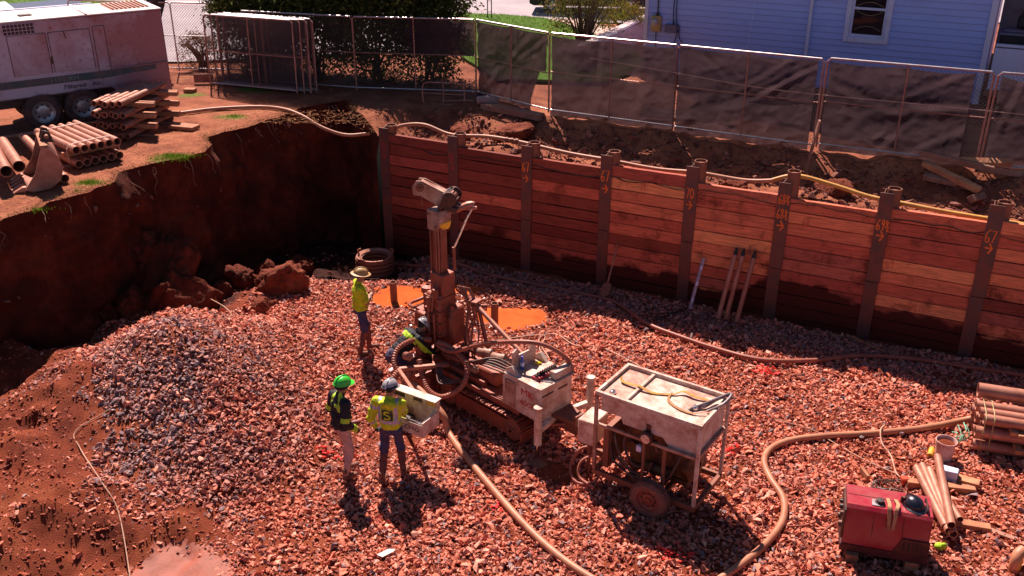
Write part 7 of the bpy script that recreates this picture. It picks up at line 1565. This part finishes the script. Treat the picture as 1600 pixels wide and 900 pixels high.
for k in range(46):
    j = int(ncol*(rr.random()**.6)*.93)+8; p = V(BV[1, j])+V((BNX[j], BNY[j], 0))*.03; L = rr.uniform(.12, .6); pts = [p]
    for q in range(4): p = p+V((BNX[j]*rr.uniform(-.01, .09)+rr.uniform(-.06, .06), BNY[j]*rr.uniform(-.01, .09)+rr.uniform(-.06, .06), -L/4)); pts.append(p)
    b.tube(smooth_path(pts, 3), [.0045*(1-i/14)+.0015 for i in range(13)], 4)
b.build('roots', mat('pale_root', (.34, .20, .13), .8, 0, .2), ebank)
# behind the wall: boards, log, bent gate frame, timber heap
b = MB(); c = U3(1070, 219, .10); dirr = FD.to_3d()
tag(timber(c, (2.1, .28, .06), R(-22), 'long broken plank lying in front of the fence', 'woodgrey', None, R(35)), 'long broken plank lying in front of the fence', 'plank')
timber(U3(800, 176, .08), (1.75, .26, .14), R(-38), 'heavy timber baulk below the torn screen', 'woodgrey')
lg = MB(); p0 = U3(745, 158, .12); p1 = U3(778, 169, .10); lg.tube(smooth_path([p0, (p0+p1)/2+V((0, 0, .03)), p1], 5), [.09, .1, .105, .1, .1, .105, .1, .1, .1, .105, .1], 12); tag(lg.build('log', mat('grey_bark_log', (.30, .20, .20), .9, 0, .3, bump=.5)), 'short grey log beside the timber baulk', 'log')
gf = thing('gate_frame', 'bent steel tube frame leaning below the hedge', 'tube frame', U3(693, 155, .02), R(-12)); b = MB(); W_, H_ = 1.05, .52
b.tube(smooth_path([(-W_/2+.1, 0, H_), (W_/2-.1, 0, H_), (W_/2, 0, H_-.1), (W_/2, 0, .1), (W_/2-.1, 0, 0), (-W_/2+.1, 0, 0), (-W_/2, 0, .1), (-W_/2, 0, H_-.1), (-W_/2+.1, 0, H_)], 4), .018, 8); b.build('loop', T['galvrust'], gf); b = MB(); b.cyl((0, 0, 0), (0, 0, H_), .014, None, 8); b.cyl((-W_/2, 0, H_*.48), (W_/2, 0, H_*.48), .014, None, 8); b.build('cross_bar', T['galvrust'], gf)
hose('steel_rod', 'thin rod on the ground below the gate frame', [U3(690, 160, .05), U3(740, 157, .05)], .018, T['galvrust'], 'rod', 2)
for i, (px, py, dz, L, rz, ry, lab) in enumerate(((1490, 275, .34, 1.35, R(-28), .10, 'upper beam across the heap of old timber at right'), (1483, 290, .22, 1.2, R(-50), .22, 'steep dark beam in the heap of old timber'), (1480, 298, .10, .95, R(-35), .05, 'front low board of the old timber heap'), (1530, 283, .28, 1.0, R(-15), -.05, 'rear pale board of the old timber heap'), (1525, 316, .12, .4, R(30), 0, 'short block in front of the old timber heap'), (1512, 303, .12, .45, R(-60), .2, 'stub of sawn beam in the middle of the timber heap'), (1555, 300, .12, .9, R(-5), .1, 'right end board of the old timber heap'))):
    timber(U3(px, py, dz), (L, .13, .11), rz, lab, 'woodgrey' if i % 2 == 0 else 'wood', 'old timber heap', .2*i, ry)
for i, (px, py, L, rz, lab) in enumerate(((1210, 252, .5, R(-65), 'thin stick on the shaded soil by the stake'), (1310, 276, .45, R(-55), 'pale stick on the slope right of the stake'), (915, 196, .5, R(-15), 'splintered stick under the screened panel'), (880, 186, .4, R(20), 'bent twig by the fence foot'))):
    hose('stick', lab, [U3(px, py, .03), U3(px, py, .05)+V((math.cos(rz)*L/2, math.sin(rz)*L/2, .03)), U3(px, py, .03)+V((math.cos(rz)*L, math.sin(rz)*L, 0))], .012, T['woodgrey'], 'stick', 3)
# pile of pipes, box, bucket and timber behind the welder
for i, (a, e, r) in enumerate((((1432, 731), (1478, 823), .062), ((1441, 727), (1483, 830), .058), ((1452, 734), (1490, 835), .062), ((1463, 722), (1484, 832), .058), ((1474, 770), (1500, 812), .050))):
    p0 = F3(a[0], a[1], .15); p1 = F3(e[0], e[1], .20)
    if i == 3: p0.z += .10; p1.z += .12
    pipe_thing(p0, p1, r, 'casing pipe behind the red welder, %s' % ('leftmost of the pile', 'second from left', 'third from left', 'long one lying on top', 'short rightmost one')[i], 'pipe pile behind the welder')
timber(F3(1470, 760, .05), (.95, .13, .10), R(-12), 'upper wooden bearer under the pipe pile', 'wood'); timber(F3(1510, 820, .05), (.62, .14, .09), R(-16), 'lower wooden bearer under the pipe pile', 'wood')
timber(F3(1513, 752, .10), (.30, .16, .07), R(-30), 'small sawn block at the end of the upper bearer', 'wood')
timber(F3(1548, 828, .03), (.62, .09, .03), R(-38), 'splintered stake lying right of the lower bearer', 'woodgrey')
timber(F3(1351, 740, .06), (.05, .26, .10), R(5), 'small upright wood peg left of the cable coil', 'wood')
bx = thing('black_box', 'small open black and white box among the pipes', 'box', F3(1482, 748, .06), R(-28)); b = MB(); b.box((-.02, 0, .09), (.26, .15, .17), None, .01); b.build('sleeve', T['trim'], bx); b = MB(); b.box((.115, 0, .09), (.012, .13, .15)); b.build('end', T['black'], bx)
hose('yellow_tube', 'short yellow capped tube beside the white bucket', [F3(1453, 712, .04), F3(1456, 701, .06)], .045, T['yellow'], 'tube', 2)
b = MB(); b.box((0, 0, .05), (.12, .12, .12), None, .02); o = b.build('red_cap', mat('orange_red_plastic', (.62, .06, .02), .5, 0, .1)); o.location = F3(1413, 755, .02); tag(o, 'orange red cap beside the pipe pile', 'cap')
bu = thing('plastic_bucket', 'dirty white plastic bucket filled with red mud', 'bucket', F3(1473, 716, .0), 0)
b = MB(); b.lathe((0, 0, 0), (0, 0, 1), [(.001, 0), (.125, 0), (.145, .30), (.158, .30), (.158, .335), (.148, .335), (.138, .30), (.135, .26)], 24); b.build('pail', mat('dirty_white_plastic', (.66, .46, .42), .5, 0, .38, (.40, .13, .09), 6, .05), bu); b = MB(); b.lathe((0, 0, .275), (0, 0, 1), [(.138, 0), (.06, .03), (.001, .035)], 18); b.build('mud', T['floor'], bu); b = MB(); b.tube([V((.155*math.cos(t), .03+.155*math.sin(t)*.3, .30-.16*abs(math.sin(t))*.2)) for t in [math.pi*i/12 for i in range(13)]], .005, 5); b.build('handle', T['wire'], bu)
b = MB(); rr = random.Random(4)
for k in range(7): p = F3(1495, 690, .08)+V((rr.uniform(-.03, .03), rr.uniform(-.03, .03), 0)); b.tube(smooth_path([p, p+V((rr.uniform(-.05, .18), rr.uniform(-.1, .1), rr.uniform(.1, .2))), p+V((rr.uniform(-.1, .25), rr.uniform(-.18, .18), rr.uniform(.0, .3)))], 4), .009, 5)
tag(b.build('twine', mat('mint_twine', (.30, .66, .45), .6, 0, .1)), 'tangle of mint green twine beside the bucket', 'twine')
b = MB(); q = F3(1467, 858, .02); b.ball(q+V((0, 0, .05)), (.07, .06, .05), 10, 6); b.ball(q+V((.04, -.03, .08)), (.04, .035, .05), 8, 6); tag(b.build('green_rag', mat('lime_rag', (.42, .72, .02), .8, 0, .05)), 'lime green glove by the right side of the welder', 'glove')
# stacked pipes at the right edge
d = V((math.cos(R(-19)), math.sin(R(-19)), 0)); w = V((-d.y, d.x, 0)); o0 = F3(1516, 703, 0); o0.z = floor_z(o0.x, o0.y)
SR = [('bottom', .12, [0, .22, .44, .66], .088), ('second', .36, [0, .22, .44, .66], .088), ('third', .60, [0, .19, .40], .085)]
for nm, z, offs, r in SR:
    for k, of in enumerate(offs): pipe_thing(o0+w*of+d*(.04*((k*2+len(nm)) % 3))+V((0, 0, z)), o0+w*of+d*3.0+V((0, 0, z)), r, 'casing pipe, %s from the front in the %s row of the right edge stack' % (ORDN[k], nm), 'pipes in the right edge stack')
pipe_thing(o0+w*.62+d*.02+V((0, 0, .76)), o0+w*.62+d*3.0+V((0, 0, .76)), .118, 'thick casing pipe on top of the right edge stack', 'pipes in the right edge stack')
pipe_thing(o0+w*.9+d*1.0+V((0, 0, .3)), o0+w*1.35+d*1.35+V((0, 0, .62)), .045, 'thin pipe sticking out behind the right edge stack', 'pipes in the right edge stack')
for i, (s_, z) in enumerate(((.42, .0), (.62, .24), (.62, .48), (.52, .49))):
    timber(o0+d*s_+w*.28+V((0, 0, z+(.0 if i else .0))), (.10, 1.15-.1*i, .07), math.atan2(d.y, d.x), '%s wooden bearer in the right edge pipe stack' % ('lowest', 'second', 'third', 'topmost')[i], 'wood', 'bearers of the right edge stack')
for i, s_ in enumerate((.10, .22)):
    b = MB(); q = o0+d*s_; P_ = lambda a, z: q+w*a+V((0, 0, z)); b.tube([P_(-.10, .03), P_(-.10, .66), P_(.0, .70), P_(.45, .70), P_(.56, .5), P_(.80, .3), P_(.80, .03)], .007, 5); tag(b.build('banding_wire', T['brass']), ('left', 'right')[i]+' banding wire round the right edge pipe stack', 'wire')
# corner of a yellow ladder and an elbow fitting at the bottom right
ld = thing('ladder', 'corner of a yellow ladder at the bottom right', 'ladder', F3(1597, 893, .05), 0)
e = V((.9, 1.3, .85)); b = MB(); b.bar((-.05, -.2, .0), e, .035, .09, None, .006); b.build('rail', T['yellow'], ld); b = MB(); b.bar((.35, -.3, .0), e+V((.4, -.1, 0)), .035, .09, None, .006); b.build('rail', T['yellow'], ld)
b = MB()
for k in range(5): b.cyl(V((-.05, -.2, 0)).lerp(e, .12+.2*k), V((.35, -.3, 0)).lerp(e+V((.4, -.1, 0)), .12+.2*k), .016, None, 8)
b.build('rung', T['galv'], ld)
el = thing('pipe_elbow', 'pinkish plastic pipe elbow beside the ladder corner', 'pipe fitting', F3(1584, 890, .0), R(20)); b = MB(); b.tube(smooth_path([(0, 0, 0), (0, 0, .14), (.05, .03, .22), (.16, .05, .25)], 5), .075, 14); b.build('bend', T['hose'], el); b = MB(); b.lathe((.14, .05, .25), (1, .2, .15), [(.075, 0), (.095, 0), (.095, .06), (.075, .06)], 16); b.build('socket', T['pipe'], el)
# paint marks and scraps
T['sprayred'] = mat('fluorescent_red_paint', (.85, .03, .02), .6, 0, .05)
for i, (px, py, n, lab) in enumerate(((1195, 582, 26, 'red sprayed stones by the hose in front of the wall'), (1058, 870, 26, 'red sprayed stones below the cart shadow'), (520, 712, 16, 'red sprayed stones left of the dark jacket worker'), (1137, 705, 18, 'red sprayed stones right of the cart'), (785, 795, 16, 'red sprayed stones beside the delivery hose'))):
    c = F3(px, py, 0); bb = MB(); rr = random.Random(i)
    for k in range(n):
        hv, hf = HULLS[rr.randint(0, 20)]; s = rr.uniform(.022, .05); p = c+V((rr.gauss(0, .11), rr.gauss(0, .09), 0)); p.z = floor_z(p.x, p.y)+.045; bb.add([V(q)*s+p for q in hv], [tuple(f) for f in hf])
    tag(bb.build('painted_stones', T['sprayred'], None, 0, 'stuff'), lab, 'stones')
b = MB(); q = F3(603, 864, .06); b.prism([(-.12, -.03), (-.04, -.07), (.10, .02), (.12, .06), (.02, .06), (-.07, .0)], q, (1, 0, 0), (0, 1, .2), (0, 0, .006)); tag(b.build('paper_scrap', mat('white_scrap', (.8, .72, .66), .7, 0, .05)), 'torn white scrap lying on the stone at the bottom', 'scrap')
